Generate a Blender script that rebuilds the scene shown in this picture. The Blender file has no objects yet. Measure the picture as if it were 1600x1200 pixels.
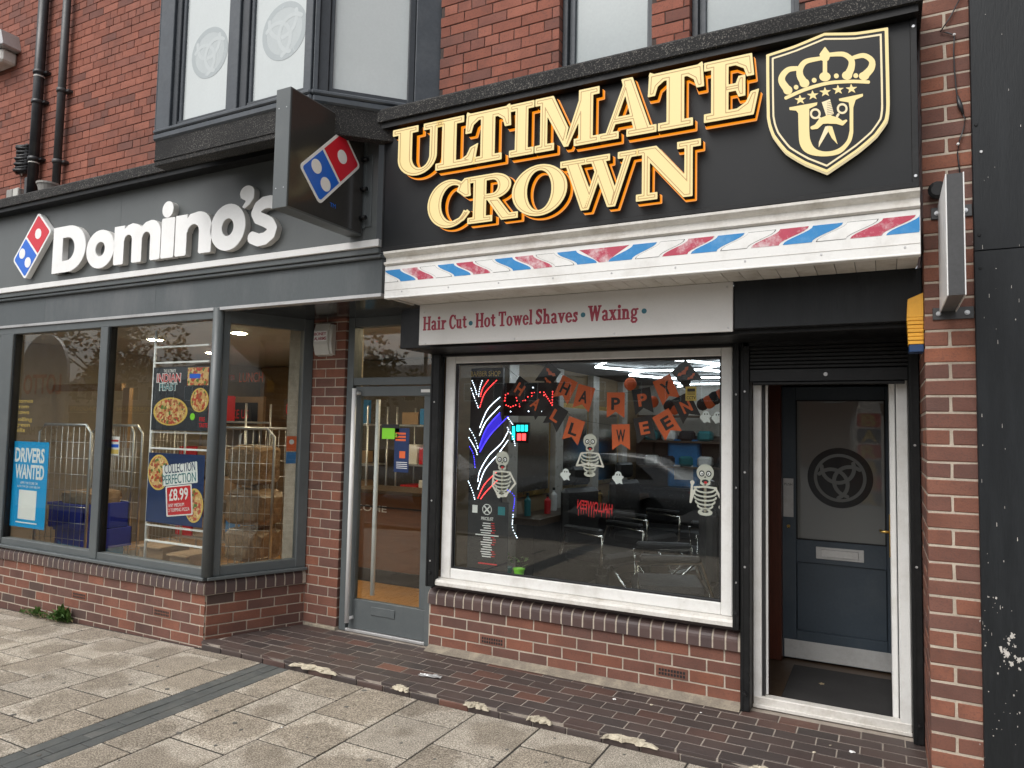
import bpy, bmesh, math, random
import numpy as np
from mathutils import Vector, Matrix
random.seed(7)
RAD = math.radians
scene = bpy.context.scene
col = scene.collection
# ------------------------------------------------------------------ camera
CAM = Vector((0.0, -4.1605, 1.75)); YAW, PITCH, ROLL, FPX = 0.481415, 0.0625073, 0.0200535, 1115.19
_f = Vector((-math.sin(YAW)*math.cos(PITCH), math.cos(YAW)*math.cos(PITCH), math.sin(PITCH)))
_r0 = Vector((math.cos(YAW), math.sin(YAW), 0)); _u0 = _r0.cross(_f)
_r = _r0*math.cos(ROLL)+_u0*math.sin(ROLL); _u = _u0*math.cos(ROLL)-_r0*math.sin(ROLL)
cd = bpy.data.cameras.new('camera'); cam = bpy.data.objects.new('camera', cd); col.objects.link(cam)
cd.sensor_width = 36; cd.lens = FPX/1600*36; cd.clip_start = .05; cd.clip_end = 600
cam.matrix_world = Matrix(((_r.x, _u.x, -_f.x, CAM.x), (_r.y, _u.y, -_f.y, CAM.y), (_r.z, _u.z, -_f.z, CAM.z), (0, 0, 0, 1)))
scene.camera = cam
scene.render.resolution_x, scene.render.resolution_y = 1024, 768
# ------------------------------------------------------------------ sky and sun (overcast)
SUN_EL, SUN_ROT = RAD(52), RAD(200)
w = bpy.data.worlds.new('World'); scene.world = w; w.use_nodes = True
nt = w.node_tree; bg = nt.nodes['Background']
sky = nt.nodes.new('ShaderNodeTexSky'); sky.sky_type = 'NISHITA'; sky.sun_disc = False
sky.sun_elevation = SUN_EL; sky.sun_rotation = SUN_ROT; sky.air_density = 1.0; sky.dust_density = 4.0; sky.ozone_density = .6
hs = nt.nodes.new('ShaderNodeHueSaturation'); hs.inputs['Saturation'].default_value = .22
nt.links.new(sky.outputs[0], hs.inputs['Color']); nt.links.new(hs.outputs[0], bg.inputs[0])
bg.inputs[1].default_value = .15
sl = bpy.data.lights.new('sun', 'SUN'); sun = bpy.data.objects.new('sun', sl); col.objects.link(sun)
sl.energy = 1.3; sl.angle = RAD(45); sl.color = (1, .97, .93)
_sd = Vector((math.sin(SUN_ROT)*math.cos(SUN_EL), math.cos(SUN_ROT)*math.cos(SUN_EL), math.sin(SUN_EL)))
sun.rotation_euler = (-_sd).to_track_quat('-Z', 'Y').to_euler()
vs = scene.view_settings
vs.view_transform = 'Standard'; vs.look = 'None'; vs.gamma = 1; vs.use_curve_mapping = False; vs.exposure = .3
# ------------------------------------------------------------------ pixel helpers (a pixel gives a direction; the plane gives the distance)
def ray(x, y): return _f + _r*((x-800)/FPX) - _u*((y-600)/FPX)
def onY(x, y, Y):
    d = ray(x, y); return CAM + d*((Y-CAM.y)/d.y)
def onZ(x, y, Z):
    d = ray(x, y); return CAM + d*((Z-CAM.z)/d.z)
def PX(x, y, Y): return onY(x, y, Y).x
def PZ(x, y, Y): return onY(x, y, Y).z
def onPlane(x, y, p, n):
    d = ray(x, y); return CAM + d*((p-CAM).dot(n)/d.dot(n))
def proj(p):
    v = Vector(p)-CAM; z = v.dot(_f); return 800+FPX*v.dot(_r)/z, 600-FPX*v.dot(_u)/z, z
# ------------------------------------------------------------------ materials
def _nt(name):
    m = bpy.data.materials.new(name); m.use_nodes = True; t = m.node_tree
    return m, t, t.nodes['Principled BSDF']
def _coords(t, obj_random=True, scale=(1, 1, 1)):
    tc = t.nodes.new('ShaderNodeTexCoord'); mp = t.nodes.new('ShaderNodeMapping'); mp.inputs['Scale'].default_value = scale
    t.links.new(tc.outputs['Object'], mp.inputs['Vector'])
    if obj_random:
        oi = t.nodes.new('ShaderNodeObjectInfo'); ml = t.nodes.new('ShaderNodeMath'); ml.operation = 'MULTIPLY'; ml.inputs[1].default_value = 57.3
        t.links.new(oi.outputs['Random'], ml.inputs[0])
        ad = t.nodes.new('ShaderNodeVectorMath'); ad.operation = 'ADD'
        t.links.new(mp.outputs[0], ad.inputs[0]); t.links.new(ml.outputs[0], ad.inputs[1]); return ad.outputs[0]
    return mp.outputs[0]
def _noise(t, vec, scale, detail=4, rough=.6):
    n = t.nodes.new('ShaderNodeTexNoise'); n.inputs['Scale'].default_value = scale; n.inputs['Detail'].default_value = detail; n.inputs['Roughness'].default_value = rough
    t.links.new(vec, n.inputs['Vector']); return n.outputs['Fac']
def _ramp(t, fac, stops):
    r = t.nodes.new('ShaderNodeValToRGB'); e = r.color_ramp.elements
    while len(e) < len(stops): e.new(.5)
    for k, (p, c) in enumerate(stops): e[k].position = p; e[k].color = (*c, 1) if len(c) == 3 else c
    t.links.new(fac, r.inputs[0]); return r.outputs[0]
def _mix(t, fac, a, b, mode='MIX'):
    m = t.nodes.new('ShaderNodeMix'); m.data_type = 'RGBA'; m.blend_type = mode
    for s, v in ((0, fac), (6, a), (7, b)):
        if hasattr(v, 'links') or hasattr(v, 'is_output'): t.links.new(v, m.inputs[s])
        else: m.inputs[s].default_value = v if s == 0 else ((*v, 1) if len(v) == 3 else v)
    return m.outputs[2]
def _bump(t, b, h, strength, dist=.002):
    n = t.nodes.new('ShaderNodeBump'); n.inputs['Strength'].default_value = strength; n.inputs['Distance'].default_value = dist
    t.links.new(h, n.inputs['Height']); t.links.new(n.outputs[0], b.inputs['Normal'])
def g(c, k): return tuple(min(1, v*k) for v in c)
def surf(name, base, rough=.6, vary=.18, nscale=9, fine=60, bump=.25, metal=0, dirt=None, dirt_amt=.5, dscale=3, stretch=(1, 1, 1), spec=.5):
    m, t, b = _nt(name); v = _coords(t, True, stretch)
    c = _ramp(t, _noise(t, v, nscale), [(.25, g(base, 1-vary)), (.75, g(base, 1+vary))])
    f = _noise(t, v, fine, 3)
    c = _mix(t, .35, c, _ramp(t, f, [(.3, g(base, 1-vary*1.5)), (.7, g(base, 1+vary*1.5))]))
    if dirt:
        d = _ramp(t, _noise(t, v, dscale, 6, .7), [(.48, (0, 0, 0)), (.72, (dirt_amt,)*3)])
        c = _mix(t, d, c, dirt)
    t.links.new(c, b.inputs['Base Color'])
    rr = t.nodes.new('ShaderNodeMapRange'); rr.inputs[3].default_value = max(.03, rough-.12); rr.inputs[4].default_value = min(1, rough+.12)
    t.links.new(_noise(t, v, nscale*2), rr.inputs[0]); t.links.new(rr.outputs[0], b.inputs['Roughness'])
    b.inputs['Metallic'].default_value = metal; b.inputs['Specular IOR Level'].default_value = spec
    if bump: _bump(t, b, f, bump)
    return m
def brickmat(name, stops, rough=.8, spot=(.08, .05, .045), soot=.25, fine=90, bump=.5, gloss=.3):
    m, t, b = _nt(name); v = _coords(t)
    oi = t.nodes.new('ShaderNodeObjectInfo')
    c = _ramp(t, oi.outputs['Random'], stops)
    n1 = _noise(t, v, 3.5, 5); n2 = _noise(t, v, fine, 4, .7)
    c = _mix(t, .55, c, _ramp(t, n1, [(.3, (.55, .5, .5)), (.7, (1.25, 1.2, 1.15))]), 'MULTIPLY')
    c = _mix(t, _ramp(t, n2, [(.5, (0, 0, 0)), (.72, (.62,)*3)]), c, spot)
    gp = t.nodes.new('ShaderNodeNewGeometry'); wp = _noise(t, gp.outputs['Position'], 1.7, 5, .65)
    c = _mix(t, _ramp(t, wp, [(.5, (0, 0, 0)), (.8, (soot,)*3)]), c, (.05, .042, .04))
    t.links.new(c, b.inputs['Base Color']); b.inputs['Roughness'].default_value = rough; b.inputs['Specular IOR Level'].default_value = gloss
    _bump(t, b, n2, bump, .003); return m
def glassmat(name, tint=(.93, .95, .94), f0=.058, gain=1.0, haze=0):
    m, t, b = _nt(name); t.nodes.remove(b); out = t.nodes['Material Output']
    lw = t.nodes.new('ShaderNodeLayerWeight'); lw.inputs[0].default_value = .5
    p = t.nodes.new('ShaderNodeMath'); p.operation = 'POWER'; p.inputs[1].default_value = 5; t.links.new(lw.outputs['Facing'], p.inputs[0])
    q = t.nodes.new('ShaderNodeMath'); q.operation = 'MULTIPLY_ADD'; q.inputs[1].default_value = (1-f0)*gain; q.inputs[2].default_value = f0; q.use_clamp = True
    t.links.new(p.outputs[0], q.inputs[0])
    tr = t.nodes.new('ShaderNodeBsdfTransparent'); tr.inputs[0].default_value = (*tint, 1)
    gl = t.nodes.new('ShaderNodeBsdfGlossy'); gl.inputs['Roughness'].default_value = .0
    under = tr.outputs[0]
    if haze:
        df = t.nodes.new('ShaderNodeBsdfDiffuse'); df.inputs[0].default_value = (.55, .56, .53, 1)
        mh = t.nodes.new('ShaderNodeMixShader'); mh.inputs[0].default_value = haze
        t.links.new(tr.outputs[0], mh.inputs[1]); t.links.new(df.outputs[0], mh.inputs[2]); under = mh.outputs[0]
    mx = t.nodes.new('ShaderNodeMixShader'); t.links.new(q.outputs[0], mx.inputs[0]); t.links.new(under, mx.inputs[1]); t.links.new(gl.outputs[0], mx.inputs[2])
    t.links.new(mx.outputs[0], out.inputs[0]); return m
def emit(name, c, s, k=.8):
    m, t, b = _nt(name); b.inputs['Base Color'].default_value = (*g(c, k), 1); b.inputs['Emission Color'].default_value = (*c, 1); b.inputs['Emission Strength'].default_value = s
    b.inputs['Roughness'].default_value = .4; return m
def speckle(name, base, fleck, dens=.6, scale=160, rough=.9, bump=.8):
    m, t, b = _nt(name); v = _coords(t)
    n = _noise(t, v, scale, 2, .5); n2 = _noise(t, v, 2.2, 5)
    c = _ramp(t, n2, [(.3, g(base, .7)), (.7, g(base, 1.35))])
    lo = _ramp(t, n2, [(.35, (.15,)*3), (.75, (1,)*3)])
    c2 = _mix(t, _ramp(t, n, [(dens, (0, 0, 0)), (dens+.1, (1, 1, 1))]), c, fleck)
    c = _mix(t, lo, c, c2)
    t.links.new(c, b.inputs['Base Color']); b.inputs['Roughness'].default_value = rough; _bump(t, b, n, bump, .003); return m
M = {}
M['brick_up'] = brickmat('red_brick', [(0, (.24, .085, .057)), (.3, (.285, .102, .068)), (.6, (.325, .122, .083)), (.85, (.235, .092, .068)), (1, (.175, .077, .06))], soot=.5, bump=.3)
M['brick_lo'] = brickmat('wirecut_brick', [(0, (.235, .096, .063)), (.3, (.195, .086, .06)), (.55, (.165, .078, .06)), (.8, (.13, .072, .06)), (1, (.26, .1, .06))], fine=110, bump=.7, soot=.45)
M['brick_dirty'] = brickmat('dirty_brick', [(0, (.11, .06, .05)), (.5, (.135, .068, .055)), (1, (.085, .06, .052))], fine=110, bump=.6, soot=.5)
M['brick_bull'] = brickmat('bullnose_brick', [(0, (.085, .055, .05)), (.5, (.1, .062, .056)), (1, (.07, .05, .05))], rough=.5, fine=140, bump=.25, soot=.3, gloss=.5)
M['tile'] = brickmat('quarry_tile', [(0, (.048, .04, .038)), (.4, (.062, .049, .046)), (.8, (.074, .053, .047)), (.94, (.092, .055, .046)), (1, (.14, .064, .045))], rough=.55, fine=110, bump=.35, soot=.45, gloss=.5)
M['mortar_dark'] = surf('dark_mortar', (.06, .042, .036), .95, .3)
M['joint_dark'] = surf('dark_joint', (.03, .027, .023), .95, .3)
M['mortar_pale'] = surf('pale_mortar', (.43, .37, .3), .95, .25, 14, 120, .6, dirt=(.2, .16, .12), dirt_amt=.6, dscale=3)
M['mortar_floor'] = surf('floor_mortar', (.3, .26, .22), .95, .25, 14, 120, .5, dirt=(.07, .06, .05), dirt_amt=.7, dscale=2)
M['cement'] = surf('crumbling_cement', (.48, .43, .33), .95, .3, 22, 90, 1.0, dirt=(.16, .13, .1), dirt_amt=.7, dscale=8)
M['cement_wall'] = surf('cement_fillet', (.22, .19, .15), .95, .3, 12, 90, .8, dirt=(.42, .37, .27), dirt_amt=.7, dscale=6)
M['grey'] = surf('grey_shopfront_paint', (.088, .1, .103), .42, .1, 4, 120, .04, dirt=(.15, .16, .16), dirt_amt=.35, dscale=2.5)
M['grey_panel'] = surf('grey_fascia_paint', (.098, .108, .108), .38, .06, 2, 140, .03, dirt=(.16, .165, .165), dirt_amt=.25, dscale=1.2, stretch=(1, 1, .4))
M['grey_frieze'] = surf('weathered_frieze_paint', (.078, .09, .095), .5, .12, 3, 90, .06, dirt=(.17, .175, .18), dirt_amt=.5, dscale=1.6, stretch=(1, 1, .35))
M['black'] = surf('black_sign_panel', (.0075, .0086, .0098), .4, .12, 3, 120, .03, dirt=(.016, .016, .017), dirt_amt=.4, dscale=1.5, spec=.3)
M['blackpaint'] = surf('black_gloss_paint', (.0065, .007, .0078), .45, .25, 8, 40, .35, dirt=(.025, .025, .025), dirt_amt=.35, dscale=5, spec=.3)
M['timber_black'] = surf('flaking_black_timber', (.0095, .0115, .0135), .5, .2, 5, 50, .5, dirt=(.022, .025, .028), dirt_amt=.4, dscale=5, stretch=(3, 3, .35), spec=.3)
M['flake'] = surf('bare_paint_flake', (.45, .43, .4), .8, .3)
M['felt'] = speckle('mineral_roofing_felt', (.013, .013, .0135), (.24, .225, .2), .57, 150)
M['lead'] = surf('blue_grey_window_paint', (.052, .062, .074), .5, .2, 7, 45, .45, dirt=(.11, .12, .13), dirt_amt=.4, dscale=5)
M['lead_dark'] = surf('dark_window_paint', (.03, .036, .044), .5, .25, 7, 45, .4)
M['pvc'] = surf('white_upvc', (.74, .74, .72), .32, .04, 5, 90, .04, dirt=(.42, .39, .34), dirt_amt=.45, dscale=4)
M['pvc_dirty'] = surf('weathered_upvc', (.62, .6, .56), .5, .1, 6, 60, .15, dirt=(.3, .26, .2), dirt_amt=.6, dscale=5)
M['white_metal'] = surf('white_sign_paint', (.76, .76, .75), .35, .03, 4, 90, .02, dirt=(.5, .49, .47), dirt_amt=.3, dscale=3)
M['white_letter'] = surf('opal_acrylic', (.85, .855, .845), .35, .02, 3, 90, .02, dirt=(.68, .68, .65), dirt_amt=.35, dscale=4)
M['letter_side'] = surf('letter_return', (.6, .59, .57), .5, .06, 4, 70, .05, dirt=(.35, .34, .32), dirt_amt=.4, dscale=4)
M['board'] = surf('white_sign_board', (.6, .59, .57), .4, .04, 3, 90, .03, dirt=(.45, .43, .4), dirt_amt=.3, dscale=2)
M['glass'] = glassmat('window_glass')
M['glass_frost'] = glassmat('frosted_glass', (.3, .3, .28), .1, 1.0, haze=.31)
M['glass_sign'] = glassmat('sign_acrylic', (.75, .76, .77), .06)
M['pane_film'] = surf('white_film_glass', (.56, .6, .6), .12, .05, 1.5, 60, 0, dirt=(.48, .52, .52), dirt_amt=.4, dscale=1)
M['pane_grey'] = surf('grey_film_glass', (.33, .37, .375), .15, .05, 1.5, 60, 0, dirt=(.28, .32, .32), dirt_amt=.4, dscale=1)
M['film_band'] = surf('etched_band', (.49, .53, .535), .2, .04, 3, 60, 0)
M['film_disc'] = surf('etched_disc', (.45, .49, .495), .2, .04, 3, 60, 0)
M['film_logo'] = surf('etched_logo', (.38, .42, .43), .25, .04, 3, 60, 0)
M['steel'] = surf('galvanised_steel', (.5, .51, .52), .35, .12, 8, 60, .1, metal=.9)
M['chrome'] = surf('chrome', (.8, .78, .72), .12, .05, metal=1)
M['alu'] = surf('brushed_aluminium', (.5, .5, .5), .45, .12, 6, 90, .1, metal=.6, dirt=(.2, .18, .17), dirt_amt=.5)
M['satin'] = surf('satin_plate', (.5, .5, .49), .4, .08, 6, 90, .08, metal=.15, dirt=(.28, .26, .25), dirt_amt=.5, dscale=5)
M['brass'] = surf('brass', (.6, .4, .12), .3, .1, metal=1)
M['rail'] = surf('black_shutter_rail', (.006, .0065, .007), .5, .3, 8, 60, .3, dirt=(.035, .035, .035), dirt_amt=.3, dscale=9, spec=.3)
M['pipe'] = surf('black_pipe', (.02, .021, .024), .4, .25, 6, 40, .3, dirt=(.07, .07, .07), dirt_amt=.4, dscale=7)
M['pipe_grey'] = surf('grey_pipe', (.045, .046, .048), .5, .2)
M['pot'] = surf('grey_gully', (.3, .29, .27), .7, .15, 8, 50, .2)
M['slab'] = None
M['paver'] = surf('dark_channel_block', (.075, .08, .078), .8, .25, 10, 140, .6, dirt=(.16, .155, .14), dirt_amt=.5, dscale=4)
M['asphalt'] = speckle('asphalt', (.045, .045, .046), (.14, .14, .13), .6, 120)
M['blue_door'] = surf('navy_door_paint', (.04, .057, .076), .45, .12, 4, 60, .12, dirt=(.08, .092, .1), dirt_amt=.45, dscale=2)
M['mahogany'] = surf('red_mahogany', (.075, .019, .009), .35, .35, 5, 40, .1, stretch=(8, 8, .6))
M['floor_wood'] = surf('oak_laminate', (.55, .28, .09), .3, .25, 4, 40, .05, stretch=(14, 1, 1))
M['counter_wood'] = surf('brown_counter', (.17, .075, .032), .4, .25, 4, 40, .05, stretch=(1, 1, 8))
M['dark_wood'] = surf('dark_wood', (.06, .038, .022), .5, .3, 4, 40, .1, stretch=(1, 1, 6))
M['mat'] = speckle('door_mat', (.02, .019, .019), (.09, .085, .08), .64, 200)
M['blue_crate'] = surf('blue_crate', (.012, .03, .36), .4, .15)
M['blue_bag'] = surf('blue_bag', (.03, .19, .45), .4, .2, 12, 40, .3)
M['box_brown'] = surf('brown_carton', (.28, .18, .1), .8, .2, 5, 60, .2)
M['wrap'] = surf('clear_wrap', (.24, .16, .095), .2, .5, 12, 40, .8)
M['orange'] = surf('orange_card', (.72, .13, .035), .6, .08)
M['charcoal'] = surf('charcoal_card', (.022, .022, .024), .7, .15)
M['bone'] = surf('bone_print', (.62, .6, .53), .5, .06)
M['bone_dark'] = surf('dark_bone_print', (.3, .27, .2), .5, .1)  # darker bone tone of the print, used for the spine
M['ink'] = surf('black_print', (.012, .012, .013), .5, .1)
M['ghost'] = surf('white_print', (.75, .76, .75), .5, .04)
M['red'] = surf('red_print', (.55, .015, .02), .45, .06)
M['crimson'] = surf('crimson_print', (.3, .02, .045), .45, .05)
M['pinkred'] = surf('faded_red_vinyl', (.42, .04, .08), .4, .1, 8, 60, .05, dirt=(.7, .66, .66), dirt_amt=.95, dscale=9)
M['blue'] = surf('blue_print', (.005, .1, .6), .4, .05)
M['cyan'] = surf('sky_blue_vinyl', (.012, .2, .48), .4, .08, 8, 60, .03, dirt=(.2, .4, .6), dirt_amt=.4, dscale=9)
M['poster_blue'] = surf('cyan_poster', (.005, .3, .62), .4, .04)
M['navy'] = surf('navy_print', (.012, .03, .1), .4, .15, 3)
M['slate'] = surf('slate_print', (.03, .033, .04), .4, .3, 3)
M['teal'] = surf('teal_print', (.02, .17, .19), .4, .05)
M['tealdot'] = surf('teal_dot', (.01, .12, .17), .4, .05)
M['yellow'] = surf('yellow_plastic', (.75, .37, .03), .5, .08, 6, 60, .1, dirt=(.4, .2, .03), dirt_amt=.5)
M['yellow_print'] = surf('yellow_print', (.65, .45, .1), .5, .05)
M['navy_plastic'] = surf('navy_plastic', (.01, .04, .12), .4, .1)
M['green'] = surf('green_print', (.22, .65, .03), .5, .04)
M['paper'] = surf('white_paper', (.75, .75, .73), .6, .03)
M['cream'] = surf('cream_plastic', (.55, .54, .5), .45, .06, 5, 60, .05, dirt=(.35, .33, .28), dirt_amt=.4)
M['leaf'] = surf('weed_leaf', (.06, .13, .022), .6, .4)
M['leaf_tree'] = surf('tree_leaf', (.03, .055, .016), .6, .4)
M['leaf_dry'] = surf('dry_leaf', (.3, .24, .14), .7, .3)
M['bark'] = surf('bark', (.07, .05, .035), .9, .3)
M['rubber'] = surf('black_rubber', (.015, .015, .016), .6, .2)
M['leather'] = surf('black_leather', (.018, .017, .017), .4, .2)
M['plaster'] = surf('interior_plaster', (.3, .27, .23), .8, .1)
M['ceil'] = surf('ceiling_tiles', (.4, .4, .38), .8, .08)
M['barber_floor'] = surf('brown_floor_planks', (.13, .095, .066), .35, .3, 4, 40, .05, stretch=(1, 8, 1))
M['interior_dark'] = surf('interior_dark_wall', (.085, .07, .056), .7, .3, 2)
M['interior_tan'] = surf('interior_tan_panel', (.2, .14, .075), .6, .3, 3, 40, .1, stretch=(1, 1, 5))
M['tile_white'] = surf('glazed_white_brick', (.42, .4, .36), .3, .1)
M['gold_lit'] = emit('lit_cream_acrylic', (1, .8, .36), .56, .25)
M['gold_pale'] = emit('lit_pale_acrylic', (1, .84, .52), .55, .25)
M['gold_line'] = emit('gold_line', (.8, .5, .2), .32, .25)
M['amber'] = emit('amber_halo_acrylic', (1, .31, .012), .75, .3)
M['amber_edge'] = emit('amber_edge_acrylic', (1, .42, .13), .6, .3)
M['led_white'] = emit('white_led', (.75, .85, 1), 5)
M['led_blue'] = emit('blue_led', (.06, .04, 1), 3.5)
M['led_red'] = emit('red_led', (1, .05, .05), 4)
M['led_cyan'] = emit('cyan_led', (.02, .9, .9), 2)
M['tube_led'] = emit('led_tube', (.85, .93, 1), 13)
M['ceil_dark'] = surf('dark_ceiling', (.09, .095, .1), .7, .1)
M['warm_lamp'] = emit('warm_downlight', (1, .8, .5), 140)
M['car_silver'] = surf('silver_car_paint', (.42, .43, .44), .25, .03, metal=.6, bump=0)
M['house_brick'] = surf('far_brick', (.2, .09, .06), .85, .2, 6, 40, .2)
M['render'] = surf('far_render', (.4, .4, .38), .8, .1)
M['roof_slate'] = surf('far_roof', (.07, .072, .078), .7, .2)
M['dark_glass'] = surf('far_glass', (.02, .022, .025), .08, .1)
def slabmat():
    m, t, b = _nt('concrete_slab'); v = _coords(t)
    tc = t.nodes.new('ShaderNodeTexCoord'); oi = t.nodes.new('ShaderNodeObjectInfo')
    fine = _noise(t, v, 120, 3, .7); mid = _noise(t, v, 11, 5, .65)
    c = _ramp(t, fine, [(.34, (.11, .097, .078)), (.5, (.365, .325, .268)), (.66, (.7, .645, .56))])
    c = _mix(t, .6, c, _ramp(t, mid, [(.3, (.62, .6, .57)), (.7, (1.2, 1.18, 1.15))]), 'MULTIPLY')
    # damp centre of each slab: distance from slab middle + noise
    ln = t.nodes.new('ShaderNodeVectorMath'); ln.operation = 'LENGTH'
    n3 = t.nodes.new('ShaderNodeTexNoise'); n3.inputs['Scale'].default_value = 3.2; n3.inputs['Detail'].default_value = 5; t.links.new(v, n3.inputs['Vector'])
    rv = t.nodes.new('ShaderNodeTexWhiteNoise'); rv.noise_dimensions = '1D'; t.links.new(oi.outputs['Random'], rv.inputs['W']); sb = t.nodes.new('ShaderNodeVectorMath'); sb.operation = 'SUBTRACT'; sb.inputs[1].default_value = (.5, .5, .5); t.links.new(rv.outputs['Color'], sb.inputs[0])
    ms = t.nodes.new('ShaderNodeVectorMath'); ms.operation = 'MULTIPLY_ADD'; ms.inputs[1].default_value = (.26, .26, 0); t.links.new(sb.outputs[0], ms.inputs[0]); t.links.new(tc.outputs['Object'], ms.inputs[2]); t.links.new(ms.outputs[0], ln.inputs[0])
    a = t.nodes.new('ShaderNodeMath'); a.operation = 'MULTIPLY_ADD'; a.inputs[1].default_value = .55; t.links.new(n3.outputs['Fac'], a.inputs[0]); t.links.new(ln.outputs['Value'], a.inputs[2])
    th = t.nodes.new('ShaderNodeMath'); th.operation = 'MULTIPLY_ADD'; th.inputs[1].default_value = -.26; t.links.new(oi.outputs['Random'], th.inputs[0]); t.links.new(a.outputs[0], th.inputs[2])
    damp = _ramp(t, th.outputs[0], [(.31, (.68,)*3), (.39, (0, 0, 0))])
    c = _mix(t, damp, c, _mix(t, .85, c, (.45, .41, .36), 'MULTIPLY'))
    rnd = t.nodes.new('ShaderNodeMapRange'); rnd.inputs[3].default_value = .82; rnd.inputs[4].default_value = 1.12
    t.links.new(oi.outputs['Random'], rnd.inputs[0]); c = _mix(t, 1.0, c, rnd.outputs[0], 'MULTIPLY')
    t.links.new(c, b.inputs['Base Color']); b.inputs['Roughness'].default_value = .9; _bump(t, b, fine, .8, .003); return m
M['slab'] = slabmat()
# ------------------------------------------------------------------ objects
W = {}
def tag(o, label, cat=None, group=None, kind=None):
    if label: o['label'] = label
    if cat: o['category'] = cat
    if group: o['group'] = group
    if kind: o['kind'] = kind
    return o
def thing(name, label, cat, loc=(0, 0, 0), group=None):
    o = bpy.data.objects.new(name, None); col.objects.link(o); o.location = loc; W[o] = Vector(loc); o.empty_display_size = .1
    return tag(o, label, cat, group)
def put(name, me, m, parent, loc, rotz=0, scale=None):
    o = bpy.data.objects.new(name, me); col.objects.link(o); loc = Vector(loc); W[o] = loc
    if m is not None and not len(me.materials): me.materials.append(M[m] if isinstance(m, str) else m)
    if parent: o.parent = parent; o.location = loc-W[parent]
    else: o.location = loc
    if rotz: o.rotation_euler = (0, 0, rotz)
    if scale: o.scale = scale
    return o
class B:
    def __init__(s): s.bm = bmesh.new()
    def box(s, x0, x1, y0, y1, z0, z1, bev=0, T=None):
        b2 = bmesh.new(); vs = [b2.verts.new(p) for p in ((x0, y0, z0), (x1, y0, z0), (x1, y1, z0), (x0, y1, z0), (x0, y0, z1), (x1, y0, z1), (x1, y1, z1), (x0, y1, z1))]
        for f in ((0, 3, 2, 1), (4, 5, 6, 7), (0, 1, 5, 4), (1, 2, 6, 5), (2, 3, 7, 6), (3, 0, 4, 7)): b2.faces.new([vs[k] for k in f])
        bmesh.ops.recalc_face_normals(b2, faces=b2.faces)
        if bev: bmesh.ops.bevel(b2, geom=b2.edges[:], offset=min(bev, .45*min(abs(x1-x0), abs(y1-y0), abs(z1-z0))), segments=1, affect='EDGES')
        if T is not None: bmesh.ops.transform(b2, matrix=T, verts=b2.verts)
        s._in(b2); return s
    def _in(s, b2):
        me = bpy.data.meshes.new('t'); b2.to_mesh(me); b2.free(); s.bm.from_mesh(me); bpy.data.meshes.remove(me)
    def prism(s, pts, axis_o, ax, ay, n, d):
        """polygon pts (u,v) in the frame (origin, ax, ay), extruded by d along n"""
        o, ax, ay, n = Vector(axis_o), Vector(ax), Vector(ay), Vector(n)
        lo = [s.bm.verts.new(o+ax*u+ay*v) for u, v in pts]; hi = [s.bm.verts.new(o+ax*u+ay*v+n*d) for u, v in pts]
        fs = [s.bm.faces.new(lo), s.bm.faces.new(hi[::-1])]; k = len(pts)
        for i in range(k): fs.append(s.bm.faces.new((lo[i], hi[i], hi[(i+1) % k], lo[(i+1) % k])))
        bmesh.ops.recalc_face_normals(s.bm, faces=fs); return s
    def xz(s, pts, y0, y1): return s.prism(pts, (0, y0, 0), (1, 0, 0), (0, 0, 1), (0, 1, 0), y1-y0)
    def yz(s, pts, x0, x1): return s.prism(pts, (x0, 0, 0), (0, 1, 0), (0, 0, 1), (1, 0, 0), x1-x0)
    def xy(s, pts, z0, z1): return s.prism(pts, (0, 0, z0), (1, 0, 0), (0, 1, 0), (0, 0, 1), z1-z0)
    def tube(s, path, r, seg=8, cap=True):
        path = [Vector(p) for p in path]; rings = []
        for i, p in enumerate(path):
            d = (path[min(i+1, len(path)-1)]-path[max(i-1, 0)]).normalized(); a = d.cross(Vector((0, 0, 1)))
            if a.length < .1: a = d.cross(Vector((1, 0, 0)))
            a.normalize(); b = d.cross(a); rr = r[i] if isinstance(r, (list, tuple)) else r
            rings.append([s.bm.verts.new(p+(a*math.cos(t)+b*math.sin(t))*rr) for t in [2*math.pi*k/seg for k in range(seg)]])
        fs = []
        for q0, q1 in zip(rings, rings[1:]):
            for k in range(seg): fs.append(s.bm.faces.new((q0[k], q0[(k+1) % seg], q1[(k+1) % seg], q1[k])))
        if cap: fs.append(s.bm.faces.new(rings[0][::-1])); fs.append(s.bm.faces.new(rings[-1]))
        for f in fs: f.smooth = True
        if cap: fs[-1].smooth = fs[-2].smooth = False
        bmesh.ops.recalc_face_normals(s.bm, faces=fs); return s
    def lathe(s, prof, o, axis=(0, 0, 1), seg=20):
        o = Vector(o); ax = Vector(axis).normalized(); a = ax.orthogonal().normalized(); b = ax.cross(a); rings = []
        for r, h in prof: rings.append([s.bm.verts.new(o+ax*h+(a*math.cos(t)+b*math.sin(t))*max(r, 1e-4)) for t in [2*math.pi*k/seg for k in range(seg)]])
        fs = []
        for q0, q1 in zip(rings, rings[1:]):
            for k in range(seg): fs.append(s.bm.faces.new((q0[k], q0[(k+1) % seg], q1[(k+1) % seg], q1[k])))
        fs.append(s.bm.faces.new(rings[0][::-1])); fs.append(s.bm.faces.new(rings[-1]))
        bmesh.ops.recalc_face_normals(s.bm, faces=fs); return s
    def blob(s, o, r, sub=1):
        m = Matrix.Translation(Vector(o)) @ Matrix.Diagonal((*(r if isinstance(r, (tuple, list)) else (r, r, r)), 1))
        bmesh.ops.create_icosphere(s.bm, subdivisions=sub, radius=1, matrix=m); return s
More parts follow.
